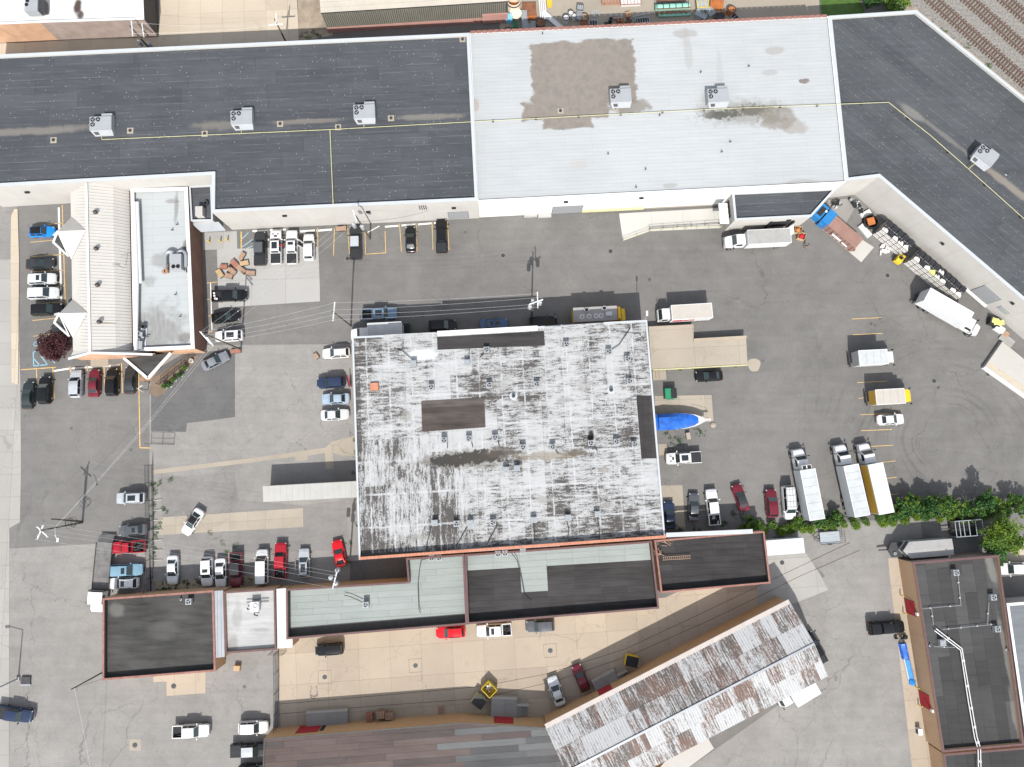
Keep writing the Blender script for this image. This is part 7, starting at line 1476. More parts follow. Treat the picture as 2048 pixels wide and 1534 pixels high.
# dumpsters
def dumpster(px, py, ang, mat, label, lid='black', half=True, open_=False, h=1.4, s=(2.0,1.7)):
    w = W(px,py,h); e = thing('dumpster',label,'dumpster',(w.x,w.y,0),R(ang),None); a, c = s[0]/2, s[1]/2; t = .06
    part('tub', MB().box(-a,a,-c,-c+t,.12,h).box(-a,a,c-t,c,.12,h).box(-a,-a+t,-c+t+.003,c-t-.003,.12,h).box(a-t,a,-c+t+.003,c-t-.003,.12,h).box(-a+t,a-t,-c+t+.003,c-t-.003,.12,.2), mat, e)
    if open_: 
        part('hung_lid', MB().box(-a,a,-c-.12,-c-.05,.2,h-.1), M[lid], e)
        for k in range(7): part('rubbish', MB().obox(random.uniform(-a*.6,a*.6),random.uniform(-c*.6,c*.6),.25+.08*k,.5,.3,.2,random.random()*3), M[['gel','steel','black','wood'][k%4]], e)
    else:
        part('lid', MB().box(-a+.02 if not half else .02,a-.02,-c+.02,c-.02,h+.005,h+.06), M[lid], e)
        if half: part('lid', MB().box(-a+.02,-.02,-c+.02,c-.02,h+.005,h+.05), mat, e)
    for s_ in (-1,1): part('side_pocket', MB().box(-a*.6,a*.6,s_*(c+.08)-.07,s_*(c+.08)+.07,.7,.9), mat, e)
    return e
dumpster(1342,786.5,2,M['green_box'],'green dumpster with one black lid above the covered boat'); dumpster(808,657,2,M['green_box'],'green dumpster in the shade beside the half hidden truck',half=False,lid='liner')
dumpster(978,1380,-45,M['yellow'],'open yellow dumpster full of scrap at the dock with steps',open_=True); dumpster(958,1404,-37,M['yellow_pale'],'pale yellow dumpster with closed black lid',half=False); dumpster(1264,1323.5,-12,M['yellow'],'yellow cart with dark load in front of the shed wall',half=False,lid='liner')
def pallets(px, py, ang, n, m_, label):
    w = W(px,py,n*.14); e = thing('pallet_stack',label,'pallet',(w.x,w.y,0),R(ang),'wooden pallets along the ochre wall')
    for k in range(n):
        z = k*.14; p_ = part('pallet', MB().box(-.5,.5,-.6,-.5,z,z+.1).box(-.5,.5,-.05,.05,z,z+.1).box(-.5,.5,.5,.6,z,z+.1), m_, e)
        if k >= n-2 or n == 1:
            for q in range(6): part('plank', MB().box(-.5+q*.175,-.5+q*.175+.12,-.6,.6,z+.103,z+.13), m_, p_)
        else: part('deck', MB().box(-.5,.5,-.6,.6,z+.103,z+.125), m_, p_)
pallets(738.5,1436,5,8,M['wood_red'],'stack of red pallets against the ochre wall'); pallets(760.5,1431,96,11,M['wood'],'tall stack of grey brown pallets right of the red ones'); pallets(777.5,1433,94,9,M['wood'],'lower stack of brown pallets right of the tall stack'); pallets(882.5,1420,3,1,M['wood'],'single pallet lying on the shaded concrete by the ochre wall')
w = W(626,1388,.5); e = thing('sawhorse','small bent pipe stand on the beige concrete near the gate','stand',(w.x,w.y,0)); part('leg', MB().path([(-.6,-.8,.05),(-.45,.5,.7)],.04), M['metal'], e); part('leg', MB().path([(.65,-.6,.05),(.4,.6,.7)],.04), M['metal'], e); part('crossbar', MB().path([(-.5,-.5,.2),(0,-.8,.3),(.6,-.3,.25)],.05), M['steel'], e)
crate_box('planter_box','low brown box near the white estate car','box',632,712,-55,1.0,.7,.4,M['wood'],boards=3); crate_box('cinder_block','tan block between covered boat and white pickup','block',1377,872,-80,1.15,.7,.6,M['conc_tan'],boards=1,rim=False); crate_box('wooden_planter','shallow wooden planter box under the pole wires at the beige wall','planter',682,457,4,1.8,.8,.5,M['wood'],boards=4); crate_box('wood_barrier','wooden pallet leaning beside the grey sedan at the hall corner','pallet',471,702,8,1.7,.7,.4,M['wood_red'],boards=4); crate_box('carton','small tan carton beside the passage roof','box',473,1337,-5,1.0,.8,.7,M['wood_new'],boards=2,rim=False)
w = W(1427,850,.3); solo('round_stone', MB().loft([[(r_*math.cos(k*.63),r_*math.sin(k*.63),z_) for k in range(10)] for z_,r_ in ((0,.48),(.18,.46),(.27,.3))]), M['conc_tan'], 'flat round stone in front of the boat bow', 'stone', smooth=50).location = (w.x,w.y,0)
w = W(1508,730); struct('worn_patch', MB().add([(w.x+1.1*math.cos(t)*(1+.12*math.sin(3*t)), w.y+1.25*math.sin(t)*(1+.1*math.cos(2*t)), Z2) for t in [k*math.pi/12 for k in range(24)]], [tuple(range(24))]), M['conc_tan'])
w = W(1505,722); w0 = W(677,774); e = thing('engine_hoist','red folded engine hoist behind the dark blue sport utility','hoist',(W(697,763).x,W(697,763).y,0),R(100)); part('base', MB().beam((-1,0,.15),(1,.2,.15),.12,.12).beam((-1,-.4,.15),(1,-.6,.15),.12,.12), M['steel'], e); part('boom', MB().beam((-.9,-.2,.2),(.9,-.3,1.5),.14,.14), M['door_red'], e); part('jack', MB().tube((-.2,-.2,.2),(.3,-.25,1.0),.07,8), M['chrome'], e)
# blue tarp covered pile by the tan wall
w = W(1818,1330,.8); e = thing('tarp_pile','long pile of boards under a torn blue tarpaulin at the tan wall','pile',(w.x,w.y,0),R(-80)); 
for k in range(6): part('board', MB().box(-3.2+.15*k,3.0-.2*k,-.45+.15*k,-.32+.15*k,.05,.5+.03*k), M['wood'] if k%2 else M['gel'], e)
part('tarpaulin', MB().loft([[(x_,-.6,.1),(x_,-.45,.6+.1*math.sin(3*x_)),(x_,.1,.75+.06*math.sin(5*x_)),(x_,.5,.6),(x_,.6,.15)] for x_ in (-3.4,-2.8,-2.0,-1.2,-.9)]), M['tarp'], e, 25); part('tarpaulin', MB().loft([[(x_,-.35,.55+.08*math.sin(4*x_)),(x_,.2,.8),(x_,.55,.5)] for x_ in (-.8,0,.8,1.6,2.2)]), M['tarp_light'], e, 25); part('tarp_bundle', MB().loft([[(x_,r_*math.cos(k*.9),.45+r_*math.sin(k*.9)) for k in range(7)] for x_,r_ in ((2.2,.25),(2.5,.5),(3.1,.5),(3.4,.15))]), M['tarp_light'], e, 40)
w = W(1842,1465,1.0); e = thing('wall_condenser','white air unit on the ground by the tan wall near the bottom','condenser',(w.x,w.y,0)); part('casing', MB().box(-.35,.35,-.5,.5,.05,.9), M['cap_bright'], e); part('grille', MB().box(-.36,-.352,-.35,.35,.2,.75), M['black'], e)
w = W(295,773,.6); e = thing('sign_post','white two sided sign on a dark post at the hall corner','sign',(W(296,780).x,W(296,780).y,0)); part('post', MB().tube((0,0,0),(0,0,2.4),.05,8), M['steel'], e); part('sign_panel', MB().obox(-.2,.25,1.7,.9,.06,.7,.8), M['gel'], e); part('sign_panel', MB().obox(-.1,-.2,1.7,.9,.06,.7,-.7), M['gel'], e)
# planting bed at the hall corner
sheet('brick_paving', [(296,787),(304,757),(340,735),(385,709),(398,713),(386,728),(345,762),(330,787),(314,794)], Z3, brickm('paving_brick',(.26,.15,.11),(.31,.18,.13),(.16,.12,.09),.5))
def fence(name, pts, h, label, step=2.6, slat=None, mesh=True, group=None, z0=0.0, rails=(0.1,.5,1.0)):
    q = [W(*p) for p in pts]; o = q[0]; e = thing(name,label,'fence',(o.x,o.y,0),group=group)
    for a, c in zip(q,q[1:]):
        d = (c-a); L = d.length; d = d.normalized(); n = max(1,int(round(L/step)))
        for k in range(n+1): p = a+d*(L*k/n); part('post', MB().tube((p.x,p.y,0),(p.x,p.y,h+.05),.045,8), M['steel'], e, world=True)
        for r_ in rails: part('rail', MB().beam((a.x,a.y,h*r_),(c.x,c.y,h*r_),.045,.045), M['steel'], e, world=True)
        if slat:
            m = MB(); k = slat
            while k < L-.05: p = a+d*k; m.obox(p.x,p.y,.1,.02,.02,h-.08,0); k += slat
            part('picket', m, M['steel'], e, world=True, kind='stuff')
        if mesh:
            m = MB(); g_ = .22; k = -h
            while k < L:
                for sg in (1,-1):
                    t0, t1 = max(k,0), min(k+h,L)
                    if t1 > t0:
                        zz = lambda t: (t-k) if sg > 0 else h-(t-k); p, r_ = a+d*t0, a+d*t1; m.beam((p.x,p.y,zz(t0)),(r_.x,r_.y,zz(t1)),.009,.009)
                k += g_
            part('chain_link', m, M['steel'], e, world=True, kind='stuff')
    return e
fence('iron_fence',[(320,769),(335,757),(362,735),(390,711)],1.6,'black iron fence round the planting bed at the hall corner',1.8,.16,False)
fence('chain_link_fence',[(304,930),(305,1000),(306,1080),(306,1154),(300,1192)],2.4,'dark chain link fence behind the cars in the left lot',3.0,None,True)
fence('chain_link_fence',[(302,888),(348,889)],2.2,'short open gate leaf of dark chain link in the left lot',2.0,.2,False)
fence('chain_link_fence',[(556,1302),(557,1380),(556,1462)],2.4,'dark chain link gate line at the left end of the beige yard',3.0,None,True)
fence('chain_link_fence',[(545,1302),(572,1303)],2.2,'short dark gate leaf below the white strip roof',1.5,.25,False)
fence('guard_rail',[(1246,482),(1298.5,463),(1370,458),(1440,456)],1.0,'yellow guard rail along the lower edge of the loading ramp',2.4,None,False,rails=(.5,1.0))
for o in [c for c in bpy.data.objects if c.parent and c.parent.name.startswith('guard_rail')]: o.data.materials[0] = M['yellow_pale']
fence('pipe_rail',[(1298,459),(1437,449)],1.0,'grey hand rail on the loading ramp beside the yellow one',2.4,None,False,rails=(.5,1.0))
b = MB()
for k in range(9): y_ = 1000+k*20; w = W(316,y_+0); e = thing('parking_block','white parking block %s along the fence' % (ORD[k]+' from the top'),'parking block',(w.x,w.y,0),R(4),'worn parking blocks inside the fence'); part('block', MB().box(-.75,.75,-.09,.09,0,.13), M['conc'], e)
# ------------------------------------------------------------------ plants
def leaves(name, parent, blobs, n, size, mat, world=True, kind=None, flat=.5):
    """leaf-sized faces spread through several overlapping clumps"""
    tot = sum(b[3]**2 for b in blobs); vs = []; off = np.array(root(parent).location) if parent is not None else np.zeros(3)
    for bx,by,bz,br,bh in [b if len(b) == 5 else (*b, b[3]) for b in blobs]:
        m = max(6, int(n*br**2/tot)); d = RNG.normal(size=(m,3)); d /= np.linalg.norm(d,axis=1)[:,None]; rad = RNG.random(m)**.42
        c = np.array([bx,by,bz]) + d*rad[:,None]*np.array([br,br,bh]); c[:,2] = np.maximum(c[:,2],.05)
        a = RNG.normal(size=(m,3)); a[:,2] *= flat; a /= np.linalg.norm(a,axis=1)[:,None]; u = np.cross(a,RNG.normal(size=(m,3))); u /= np.linalg.norm(u,axis=1)[:,None]
        s = size*(.6+.8*RNG.random((m,1))); vs.append(np.stack([c-a*s, c+u*s*.5, c+a*s, c-u*s*.5],1).reshape(-1,3))
    v = np.concatenate(vs)-off; k = len(v)//4
    me = bpy.data.meshes.new(name); me.vertices.add(len(v)); me.vertices.foreach_set('co', v.ravel().astype(np.float32)); me.loops.add(len(v)); me.loops.foreach_set('vertex_index', np.arange(len(v),dtype=np.int32)); me.polygons.add(k); me.polygons.foreach_set('loop_start', np.arange(0,4*k,4,dtype=np.int32)); me.polygons.foreach_set('loop_total', np.full(k,4,dtype=np.int32)); me.materials.append(mat); me.update(); me.validate()
    o = link(name, me, parent); 
    if kind: o['kind'] = kind
    return o
def tree(name, label, cat, px, py, h, r, mat, n, size=.22, group=None, trunk=.12, low=.35, nb=9, mat2=None):
    w = W(px,py); e = thing(name,label,cat,(w.x,w.y,0),group=group); bl = []; tr = MB()
    tr.tube((w.x,w.y,0),(w.x+.1,w.y,h*.55),trunk,8,trunk*.6)
    for k in range(nb):
        t = k*2.4; rr = r*math.sqrt(k/nb)*.75; z = h*(low+(1-low)*random.uniform(.25,.8)*(1-.35*rr/r)); x_, y_ = w.x+rr*math.cos(t), w.y+rr*math.sin(t)
        bl.append((x_,y_,z,r*random.uniform(.26,.46),r*random.uniform(.22,.38)))
        for q_ in range(3): a_ = random.random()*6.28; d_ = r*random.uniform(.25,.5); bl.append((x_+d_*math.cos(a_),y_+d_*math.sin(a_),z+random.uniform(-.1,.25)*r,r*random.uniform(.10,.2),r*random.uniform(.08,.16))); tr.tube((w.x+.05,w.y,h*.3),(x_,y_,z),trunk*.45,6,trunk*.15)
    part('trunk', tr, M['bark'], e, world=True)
    if mat2: leaves('crown', e, bl[::2], n//2, size, mat); leaves('crown', e, bl[1::2], n//2, size, mat2)
    else: leaves('crown', e, bl, n, size, mat)
    return e
tree('plum_tree','dark red leaved tree beside the hall above the parked cars','tree',127,698,4.6,2.55,M['maple'],11000,.12,low=.3,nb=26)
tree('bush','rounded green bush on the verge beside the railway','bush',1778,14,3.6,2.6,M['leaf'],4200,.2,low=.2,nb=11,mat2=M['leaf_lime'])
tree('bush','dark green bush left of the railway verge bush','bush',1735,4,2.6,2.0,M['leaf_deep'],2000,.2,low=.2)
SH = 'shrubs along the truck yard hedge'
for px,py,h,r,m1,m2,n,lb in ((1588,1046,1.8,1.3,'leaf','leaf_lime',1400,'low green shrub at the left tail of the ladder van'),(1500,1050,2.4,1.5,'leaf','leaf_lime',1900,'bright green shrub at the left end of the hedge behind the dark red crossover'),(1630,1032,2.6,1.6,'leaf_deep','leaf',2000,'dark shrub between the first and second backed in trucks'),(1665,1036,2.4,1.4,'leaf','leaf_deep',1700,'green shrub left of the middle white truck'),
  (1790,1018,3.2,1.9,'leaf_deep','leaf',2600,'dark green shrub right behind the yellow sided truck'),(1812,1008,3.8,1.8,'leaf_deep','leaf_lime',2600,'tall mixed green shrub right of the yellow sided truck'),(1838,1013,4.6,2.0,'leaf_deep','leaf',3000,'tall dark shrub third from the yellow sided truck'),(1862,1009,4.0,1.9,'leaf','leaf_deep',2600,'shrub with pale leaf tips in the middle of the hedge'),(1886,1012,4.0,1.8,'leaf','leaf_lime',2400,'light green shrub left of the gap in the hedge'),
  (1918,1016,3.2,1.5,'leaf_deep','leaf',1500,'thin dark shrub in the gap of the hedge'),(1945,1005,6.6,2.2,'leaf_deep','leaf',3600,'tallest pointed tree of the hedge near the right edge'),(1975,1010,3.2,1.7,'leaf','leaf_lime',1900,'shrub right of the tallest hedge tree'),(2010,1008,3.8,1.8,'leaf','leaf_deep',2200,'shrub near the right end of the hedge'),(2040,1012,3.4,1.7,'leaf_deep','leaf_lime',1900,'last shrub of the hedge at the right edge')):
    tree('shrub',lb,'shrub',px,py,h,r,M[m1],n,.2,SH,.06,.2,8,M[m2])
tree('ash_tree','large lime green tree hanging over the cage trailer','tree',1972,1062,6.0,3.1,M['leaf_lime'],9000,.15,low=.35,nb=22,mat2=M['leaf'])
tree('ash_tree','deep green tree at the upper corner of the tan building','tree',1968,1092,4.4,2.5,M['leaf_deep'],3600,.2,low=.25,nb=11,mat2=M['leaf'])
tree('ash_tree','light green tree at the right of the lime green one','tree',2000,1080,5.0,2.2,M['leaf_lime'],2600,.2,low=.3,nb=10,mat2=M['leaf'])
bl = []; hp = [W(*p) for p in ((1482,1056),(1560,1056),(1640,1049),(1720,1042),(1800,1034),(1900,1030),(1990,1028))]
e = thing('ivy_hedge','long low hedge of lime green vines between truck yard and lower lot','hedge',tuple(hp[0]))
for a, c in zip(hp,hp[1:]):
    n_ = int((c-a).length/.9)
    for k in range(n_): p = a.lerp(c,(k+random.random())/n_); bl.append((p.x,p.y+(random.uniform(-.9,-.1) if len(bl)%2 == 0 else random.uniform(.0,.6)),random.uniform(.3,.7) if len(bl)%2 == 0 else random.uniform(.5,1.2),random.uniform(.5,.95),random.uniform(.3,.6)))
leaves('foliage', e, bl[::2], 14000, .12, M['leaf_lime']); leaves('foliage', e, bl[1::2], 12000, .13, M['leaf'])
m = MB(); [m.tube((p.x,p.y,0),(p.x,p.y,1.2),.05,6) for p in hp]; part('stem', m, M['bark'], e, world=True, kind='stuff')
def weeds(name, pts, n, spread, mat, h=.1):
    c = W(*pts[0]); bl = [(W(x_,y_).x+random.uniform(-spread,spread),W(x_,y_).y+random.uniform(-spread,spread),.05,random.uniform(.12,.42),h) for x_,y_ in pts for k in range(7)]
    o = leaves(name, None, bl, n//2, .075, mat); o['kind'] = 'stuff'
weeds('weeds',[(307,970),(309,985),(306,1010),(305,1030),(308,1055),(307,1075),(309,1095),(305,1110),(318,1050),(312,1065),(341,958),(316,965),(330,1020)],2600,.5,M['leaf_deep'])
weeds('weeds',[(1335,868),(1345,878),(1355,882),(1340,890),(1362,880),(1395,862),(1404,868)],1200,.6,M['leaf_deep'])
weeds('weeds',[(330,1172),(350,1170),(372,1168),(395,1165),(345,1176),(320,1178)],2200,.6,M['leaf_deep']); weeds('weeds',[(452,1105),(445,1085),(470,1092),(420,1065),(530,1140),(540,1152),(500,1160)],900,.4,M['leaf'])
weeds('weeds',[(1470,1030),(1485,1035),(1500,1040),(1450,1048),(1392,1055),(1350,1055),(1360,1062)],2200,.6,M['leaf_deep'])
weeds('weeds',[(1310,740),(1330,740),(1360,738),(1390,736),(1430,733),(1470,731)],900,.25,M['leaf_lime'])
weeds('weeds',[(1888,66),(1905,80),(1938,92),(1980,132),(1925,95),(1880,60),(1975,130),(1860,48)],1400,.5,M['leaf']); weeds('weeds',[(1805,8),(1815,15),(1800,20),(1790,14)],900,.7,M['leaf_deep'])
weeds('weeds',[(615,70),(620,78),(630,66),(640,74),(604,72)],900,.5,M['leaf_deep']); weeds('weeds',[(710,880),(712,905),(705,945),(712,1050),(700,1085),(714,760)],500,.3,M['leaf'])
PT = 'white pots in the planting bed'
for i,(x_,y_,gr) in enumerate(((384,722,0),(372,737,1),(363,750,1),(350,760,1),(341,771,1),(332,773,1))):
    w = W(x_,y_); e = thing('flower_pot','%s flower pot %s from the hall corner wall' % ('planted white' if gr else 'empty white', ORD[i]),'pot',(w.x,w.y,0),group=PT); part('pot', MB().ring((0,0,0),.36,.28,.45,12), M['gel'], e); part('soil', MB().tube((0,0,.3),(0,0,.36),.28,12), M['soil'], e)
    if gr: leaves('foliage', e, [(w.x,w.y,.65,.5,.4)], 260, .12, M['leaf'] if i%2 else M['leaf_deep'])
m = MB(); tl = [(W(x_,y_).x,W(x_,y_).y) for x_,y_ in ((12,60),(33,59),(38,85),(16,86))]
# ------------------------------------------------------------------ junk yard behind the white roof
J = 'scrap items in the yard behind the white roof'
def jt(name, label, cat, px, py, ang=0): w = W(px,py,.8); return thing(name,label,cat,(w.x,w.y,0),R(ang),J)
def frame_box(e, sx, sy, h, mat, fill=None, bars=3):
    m = MB().box(-sx/2,sx/2,-sy/2,-sy/2+.1,h-.1,h).box(-sx/2,sx/2,sy/2-.1,sy/2,h-.1,h).box(-sx/2,-sx/2+.1,-sy/2+.105,sy/2-.105,h-.1,h).box(sx/2-.1,sx/2,-sy/2+.105,sy/2-.105,h-.1,h); part('frame', m, mat, e)
    for k in range(bars): x_ = -sx/2+sx*(k+1)/(bars+1); part('bar', MB().box(x_-.04,x_+.04,-sy/2+.105,sy/2-.105,h-.1,h-.02), mat, e)
    part('body', MB().box(-sx/2+.12,sx/2-.12,-sy/2+.12,sy/2-.12,0,h-.15), fill or mat, e)
e = jt('steel_tank','large cream tank with orange open end at the top edge','tank',1027,12); part('shell', MB().ring((0,0,0),1.25,1.15,2.6,20), M['cream'], e); part('liner', MB().tube((0,0,.1),(0,0,.3),1.14,18), M['orange'], e); part('lid_ring', MB().ring((.4,-1.6,1.0),1.05,.9,.2,18).tube((.4,-1.6,.9),(.4,-1.6,1.0),.95,16), M['cream'], e); part('dark_band', MB().ring((0,0,2.0),1.28,1.255,.3,20), M['black'], e)
for nm,lb,ct,px,py,a,sx,sy,h,mt,fl in (('plastic_crate','light blue crate below the cream tank','crate',1018,36,2,1.2,1.4,1.2,'lightblue',None),('steel_bin','small green bin below the light blue crate','bin',1031,49,3,.9,1.1,.9,'green_box',None),('steel_case','tall pale grey box right of the cream tank','box',1049,40,4,1.0,3.4,1.1,'greysteel','metal'),('steel_case','left pale small case next to the rusty drum','box',1060,53,3,.7,1.1,.8,'metal',None),('steel_case','right pale small case next to the rusty drum','box',1067.5,50,3,.7,1.4,.9,'metal',None),
    ('scrap_heap','reddish rusty steel frame heap beside the white pipes','scrap',1058,17,2,2.6,2.4,.8,'rust',None),('scrap_heap','rusty low frame with yellow bits below the reddish heap','scrap',1063,31,0,2.0,1.0,.5,'rust','orange'),('yellow_crate','yellow crate cut off by the top edge','crate',1099,4,4,.9,1.4,.7,'yellow',None),('steel_rack','black rack holding a pale box behind the white drums','rack',1160,16,-5,1.2,1.3,1.1,'steel','greysteel'),
    ('metal_sheet','pale tilted panel right of the white drums','panel',1157.5,31,-18,1.1,1.3,.7,'metal',None),('rusty_bin','brown rusty bin in the shade of the white roofed building','bin',1168,48,-6,1.3,1.4,1.0,'rust',None),('steel_plate','flat grey square plate alone on the ground','plate',1192,22,2,1.1,1.2,.12,'greysteel',None),('steel_case','grey machine with white corner in the shade','machine',1187,47,3,1.5,1.4,.9,'greysteel','black'),
    ('flat_trailer','pinkish wooden trailer bed cut off by the top edge, left one','trailer',1222,-2,2,3.4,1.6,.7,'wood_red','wood'),('flat_trailer','pinkish wooden trailer bed cut off by the top edge, right one','trailer',1262,0,3,3.8,1.6,.7,'wood_red','gel'),('machine_base','dark engine block left in the shaded scrap row','machine',1257,43,-20,1.1,1.0,.8,'black','rust'),('machine_base','grey ribbed engine in the shaded scrap row','machine',1285,40,8,2.6,1.1,.8,'greysteel','black'),
    ('wood_crate','small orange crate at the left of the scrap row','crate',1257,28,12,.9,.9,.8,'wood_new','orange'),('black_rack','black ladder rack at the top edge over the teal tank','rack',1342,2,3,5.2,1.1,1.6,'steel','steel'),('yellow_machine','faded yellow machine with grey top at the top edge','machine',1404,10,4,2.2,1.7,1.3,'yellow','greysteel'),('orange_plates','stack of orange rusty plates at the right of the yellow machine','scrap',1434,7,-6,2.4,1.5,.9,'orange',None),
    ('steel_hopper','pale grey steel hopper at the foot of the yellow machine','machine',1402,30,-28,2.2,1.1,1.0,'greysteel',None),('steel_hopper','pale grey bent sheet right of the dark scrap','scrap',1421,22,30,1.2,1.6,.8,'greysteel',None),('dark_scrap','black scrap heap with white fittings near the right end','scrap',1440,31,-12,1.9,1.2,.6,'black','steel'),('dark_scrap','black scrap heap left of the white fittings','scrap',1410,37,15,1.1,.9,.6,'black','black'),('angle_iron','grey angle frame furthest right in the scrap yard','scrap',1473,33,-50,1.8,1.3,.5,'greysteel','black'),
    ('pink_box','small pink box beside the orange drum','box',1448,19,-8,.9,.7,.6,'wood',None),('scrap_iron','tangle of grey iron left of the orange crate','scrap',1234,31,4,2.0,.7,.5,'greysteel','wood'),('scrap_iron','dark small scrap at the foot of the brown bin','scrap',1216,46,0,1.2,.8,.5,'black','steel')):
    e = jt(nm,lb,ct,px,py,a); frame_box(e,sx,sy,h,M[mt],M[fl] if fl else None,2 if sx < 2.4 else 5)
for px,py,r_,h,mt,lb in ((1081,47,.85,1.1,'rust','large rusty drum beside the pale cases'),(1132,36.5,.62,1.0,'gel','white topped drum at the left of the three'),(1141.5,27,.5,1.0,'gel','white topped drum at the upper middle of the three'),(1148,31.5,.45,.9,'gel','small pale drum at the right of the three'),(1463,20,.75,1.0,'orange','orange drum with pale top at the right of the scrap yard'),(1169,31,.8,.4,'wood','flat round cable reel beside the pale panel'),(1016,60,.9,.3,'metal','round ring half hidden by the parapet'),(1222,38,.35,.8,'black','small black drum in the shade'),(1237,39,.3,.6,'orange','left of two small orange drums'),(1244,39,.3,.6,'orange','right of two small orange drums')):
    e = jt('steel_drum',lb,'drum',px,py); part('shell', MB().tube((0,0,0),(0,0,h),r_,18), M[mt], e); part('rim', MB().ring((0,0,h+.002),r_+.03,r_*.82,.06,18), M['steel'], e); part('bung', MB().tube((r_*.4,0,h),(r_*.4,0,h+.08),r_*.14,8), M['black'], e)
e = jt('pipe_bundle','bundle of long white pipes at the top edge','pipe',1085,10,-86)
for k in range(4): part('pipe', MB().tube((-2.6,-.5+.34*k,.5),(2.6,-.5+.34*k,.5),.15,8), M['gel'], e)
e = jt('steel_channel','long pale channel lying diagonally into the shade','beam',1106,39,-42); part('web', MB().box(-2.6,2.4,-.4,.4,.4,.5), M['cap_bright'], e); part('flange', MB().box(-2.6,2.4,-.45,-.41,.3,.62), M['cap_bright'], e); part('flange', MB().box(-2.6,2.4,.41,.45,.3,.62), M['cap_bright'], e)
e = jt('steel_beam','thin long grey beam leaning in the scrap row','beam',1285,27,14); part('web', MB().box(-1.9,1.9,-.09,.09,.3,.5), M['greysteel'], e)
e = jt('teal_tank','long mint green tank under dark ladder frames','tank',1344,15,3.5); part('shell', MB().tube((-3.1,0,1.0),(3.1,0,1.0),.55,14), M['teal'], e, 40)
for k in range(6): part('frame_bar', MB().box(-3.0+1.15*k,-2.9+1.15*k,-.8,.8,1.6,1.7), M['steel'], e)
for s_ in (-1,1): part('frame_rail', MB().box(-3.1,3.1,s_*.8-.05,s_*.8+.05,1.62,1.72), M['rust'], e)
for k in range(7): part('valve', MB().tube((-2.8+.9*k,-1.0,.4),(-2.8+.9*k,-1.0,.8),.16,8), M['rust'], e)
e = jt('teal_beam','long mint green beam below the tank','beam',1350,27.5,3); part('web', MB().box(-2.9,2.9,-.2,.2,.3,.55), M['teal'], e)
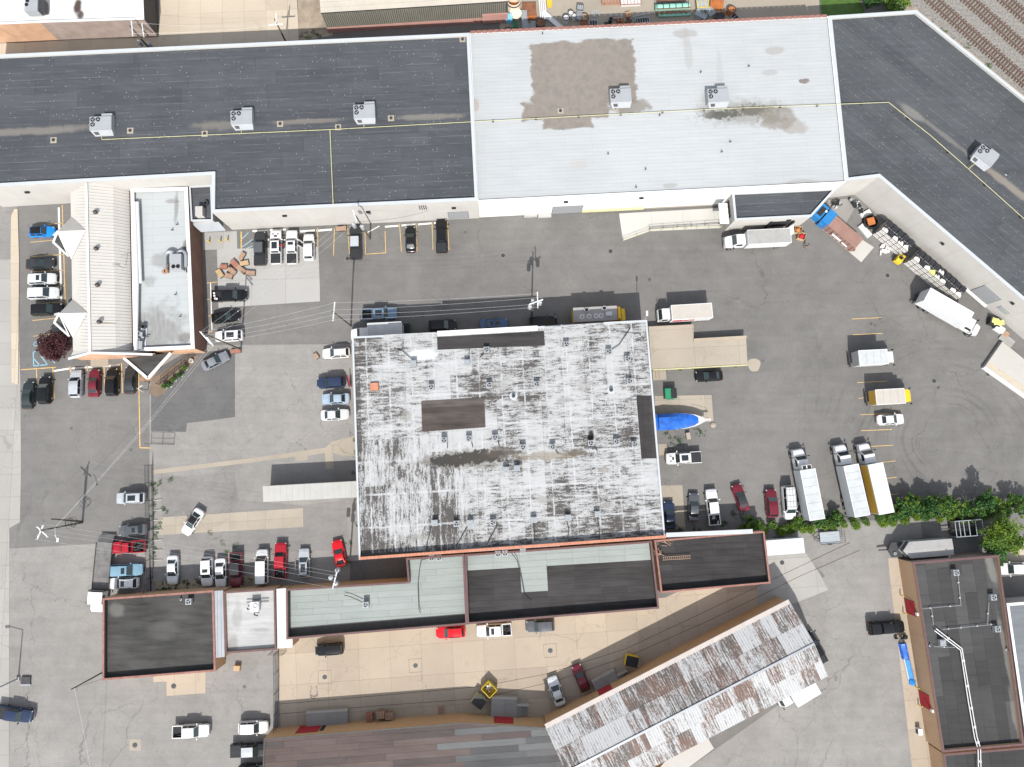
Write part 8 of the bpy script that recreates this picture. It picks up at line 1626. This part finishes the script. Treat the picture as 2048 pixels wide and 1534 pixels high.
# ------------------------------------------------------------------ people
def person(px, py, ang, label, shirt, legs, hairc, bend=0.0, arms=.35, stride=.0):
    w = W(px,py); e = thing('person',label,'person',(w.x,w.y,0),R(ang))
    by = bend; J_ = dict(pel=(0,0,.93),wai=(by*.1,0,1.1),che=(by*.35,0,1.33),nec=(by*.5,0,1.5),hea=(by*.62+.02,0,1.62),top=(by*.68+.02,0,1.74))
    V, E, Rr = [], [], []; idx = {}
    def add(n, p, r, par=None):
        idx[n] = len(V); V.append(p); Rr.append(r)
        if par: E.append((idx[par], idx[n]))
    add('pel',J_['pel'],(.16,.12)); add('wai',J_['wai'],(.14,.11),'pel'); add('che',J_['che'],(.18,.12),'wai'); add('nec',J_['nec'],(.06,.06),'che'); add('hea',J_['hea'],(.095,.085),'nec'); add('top',J_['top'],(.075,.07),'hea')
    for s_, nm in ((1,'l'),(-1,'r')):
        k = stride*s_
        add('hip'+nm,(0,.1*s_,.88),(.095,.095),'pel'); add('kne'+nm,(.03+k*.5,.11*s_,.48),(.065,.065),'hip'+nm); add('ank'+nm,(-.02+k,.12*s_,.09),(.045,.045),'kne'+nm); add('toe'+nm,(.17+k,.14*s_,.05),(.045,.035),'ank'+nm)
        c = J_['che']; add('sho'+nm,(c[0],.19*s_,1.4),(.065,.065),'che'); add('elb'+nm,(c[0]+.08,.27*s_,1.13),(.045,.045),'sho'+nm); add('wri'+nm,(c[0]+arms,.22*s_,.97+arms*.4),(.032,.032),'elb'+nm); add('han'+nm,(c[0]+arms+.09,.21*s_,.96+arms*.4),(.035,.025),'wri'+nm)
        for f in range(4): add('fin%s%d'%(nm,f),(c[0]+arms+.17-.01*abs(f-1),(.175+.022*f)*s_,.93+arms*.4),(.009,.009),'han'+nm)
        add('thu'+nm,(c[0]+arms+.12,.15*s_,.97+arms*.4),(.01,.01),'han'+nm)
    me = bpy.data.meshes.new('body'); me.from_pydata(V,E,[]); o = link('body',me,e)
    for m_ in (shirt,legs,M['skin']): me.materials.append(m_)
    md = o.modifiers.new('skin','SKIN'); sv_ = me.skin_vertices[0].data if me.skin_vertices else None
    if sv_ is None: 
        me.attributes; 
    for i,r_ in enumerate(Rr):
        if me.skin_vertices: me.skin_vertices[0].data[i].radius = r_; me.skin_vertices[0].data[i].use_root = (i == 0)
    o.modifiers.new('sub','SUBSURF').levels = 1; o.modifiers['sub'].render_levels = 2
    dg = bpy.context.evaluated_depsgraph_get(); me2 = bpy.data.meshes.new_from_object(o.evaluated_get(dg)); o.modifiers.clear(); o.data = me2
    me2.materials.clear(); [me2.materials.append(m_) for m_ in (shirt,legs,M['skin'])]
    for p in me2.polygons:
        z = p.center.z; y = abs(p.center.y); x_ = p.center.x; p.use_smooth = True
        p.material_index = 2 if z > 1.47 or (x_ > J_['che'][0]+.12 and y > .13 and .85 < z < 1.3) else (1 if z < .98 else 0)
    h = J_['hea']; hd = [[(h[0]-.015+r_*math.cos(k*.785),r_*.9*math.sin(k*.785),z_) for k in range(8)] for z_,r_ in ((h[2]+.03,.105),(h[2]+.1,.112),(h[2]+.16,.095),(h[2]+.2,.045))]
    part('hair', MB().loft(hd), hairc, e, 60)
    for s_ in (-1,1): part('eye', MB().tube((h[0]+.088,.032*s_,h[2]+.01),(h[0]+.094,.032*s_,h[2]+.01),.011,8), M['black'], e); part('ear', MB().obox(h[0],.088*s_,h[2]-.03,.04,.02,.06), M['skin'], e); part('shoe', MB().loft([[(x_+stride*s_,.12*s_+y_,z_) for y_,z_ in ((-.05,.0),(-.05,zt),(.05,zt),(.05,.0))] for x_,zt in ((-.1,.09),(.05,.1),(.2,.05))]), M['black'], e)
    part('nose', MB().obox(h[0]+.1,0,h[2]-.03,.03,.022,.04), M['skin'], e); part('mouth', MB().obox(h[0]+.088,0,h[2]-.055,.008,.045,.008), M['cap_maroon'], e)
    return e
person(567,495.5,60,'person in a red shirt standing between the two white pickups', M['red_cloth'], M['denim'], M['hair'], .25, .35)
person(1609,495,110,'person in a black shirt walking by the orange pallet bin', M['black_cloth'], M['khaki'], M['hair'], .1, .2, .16)
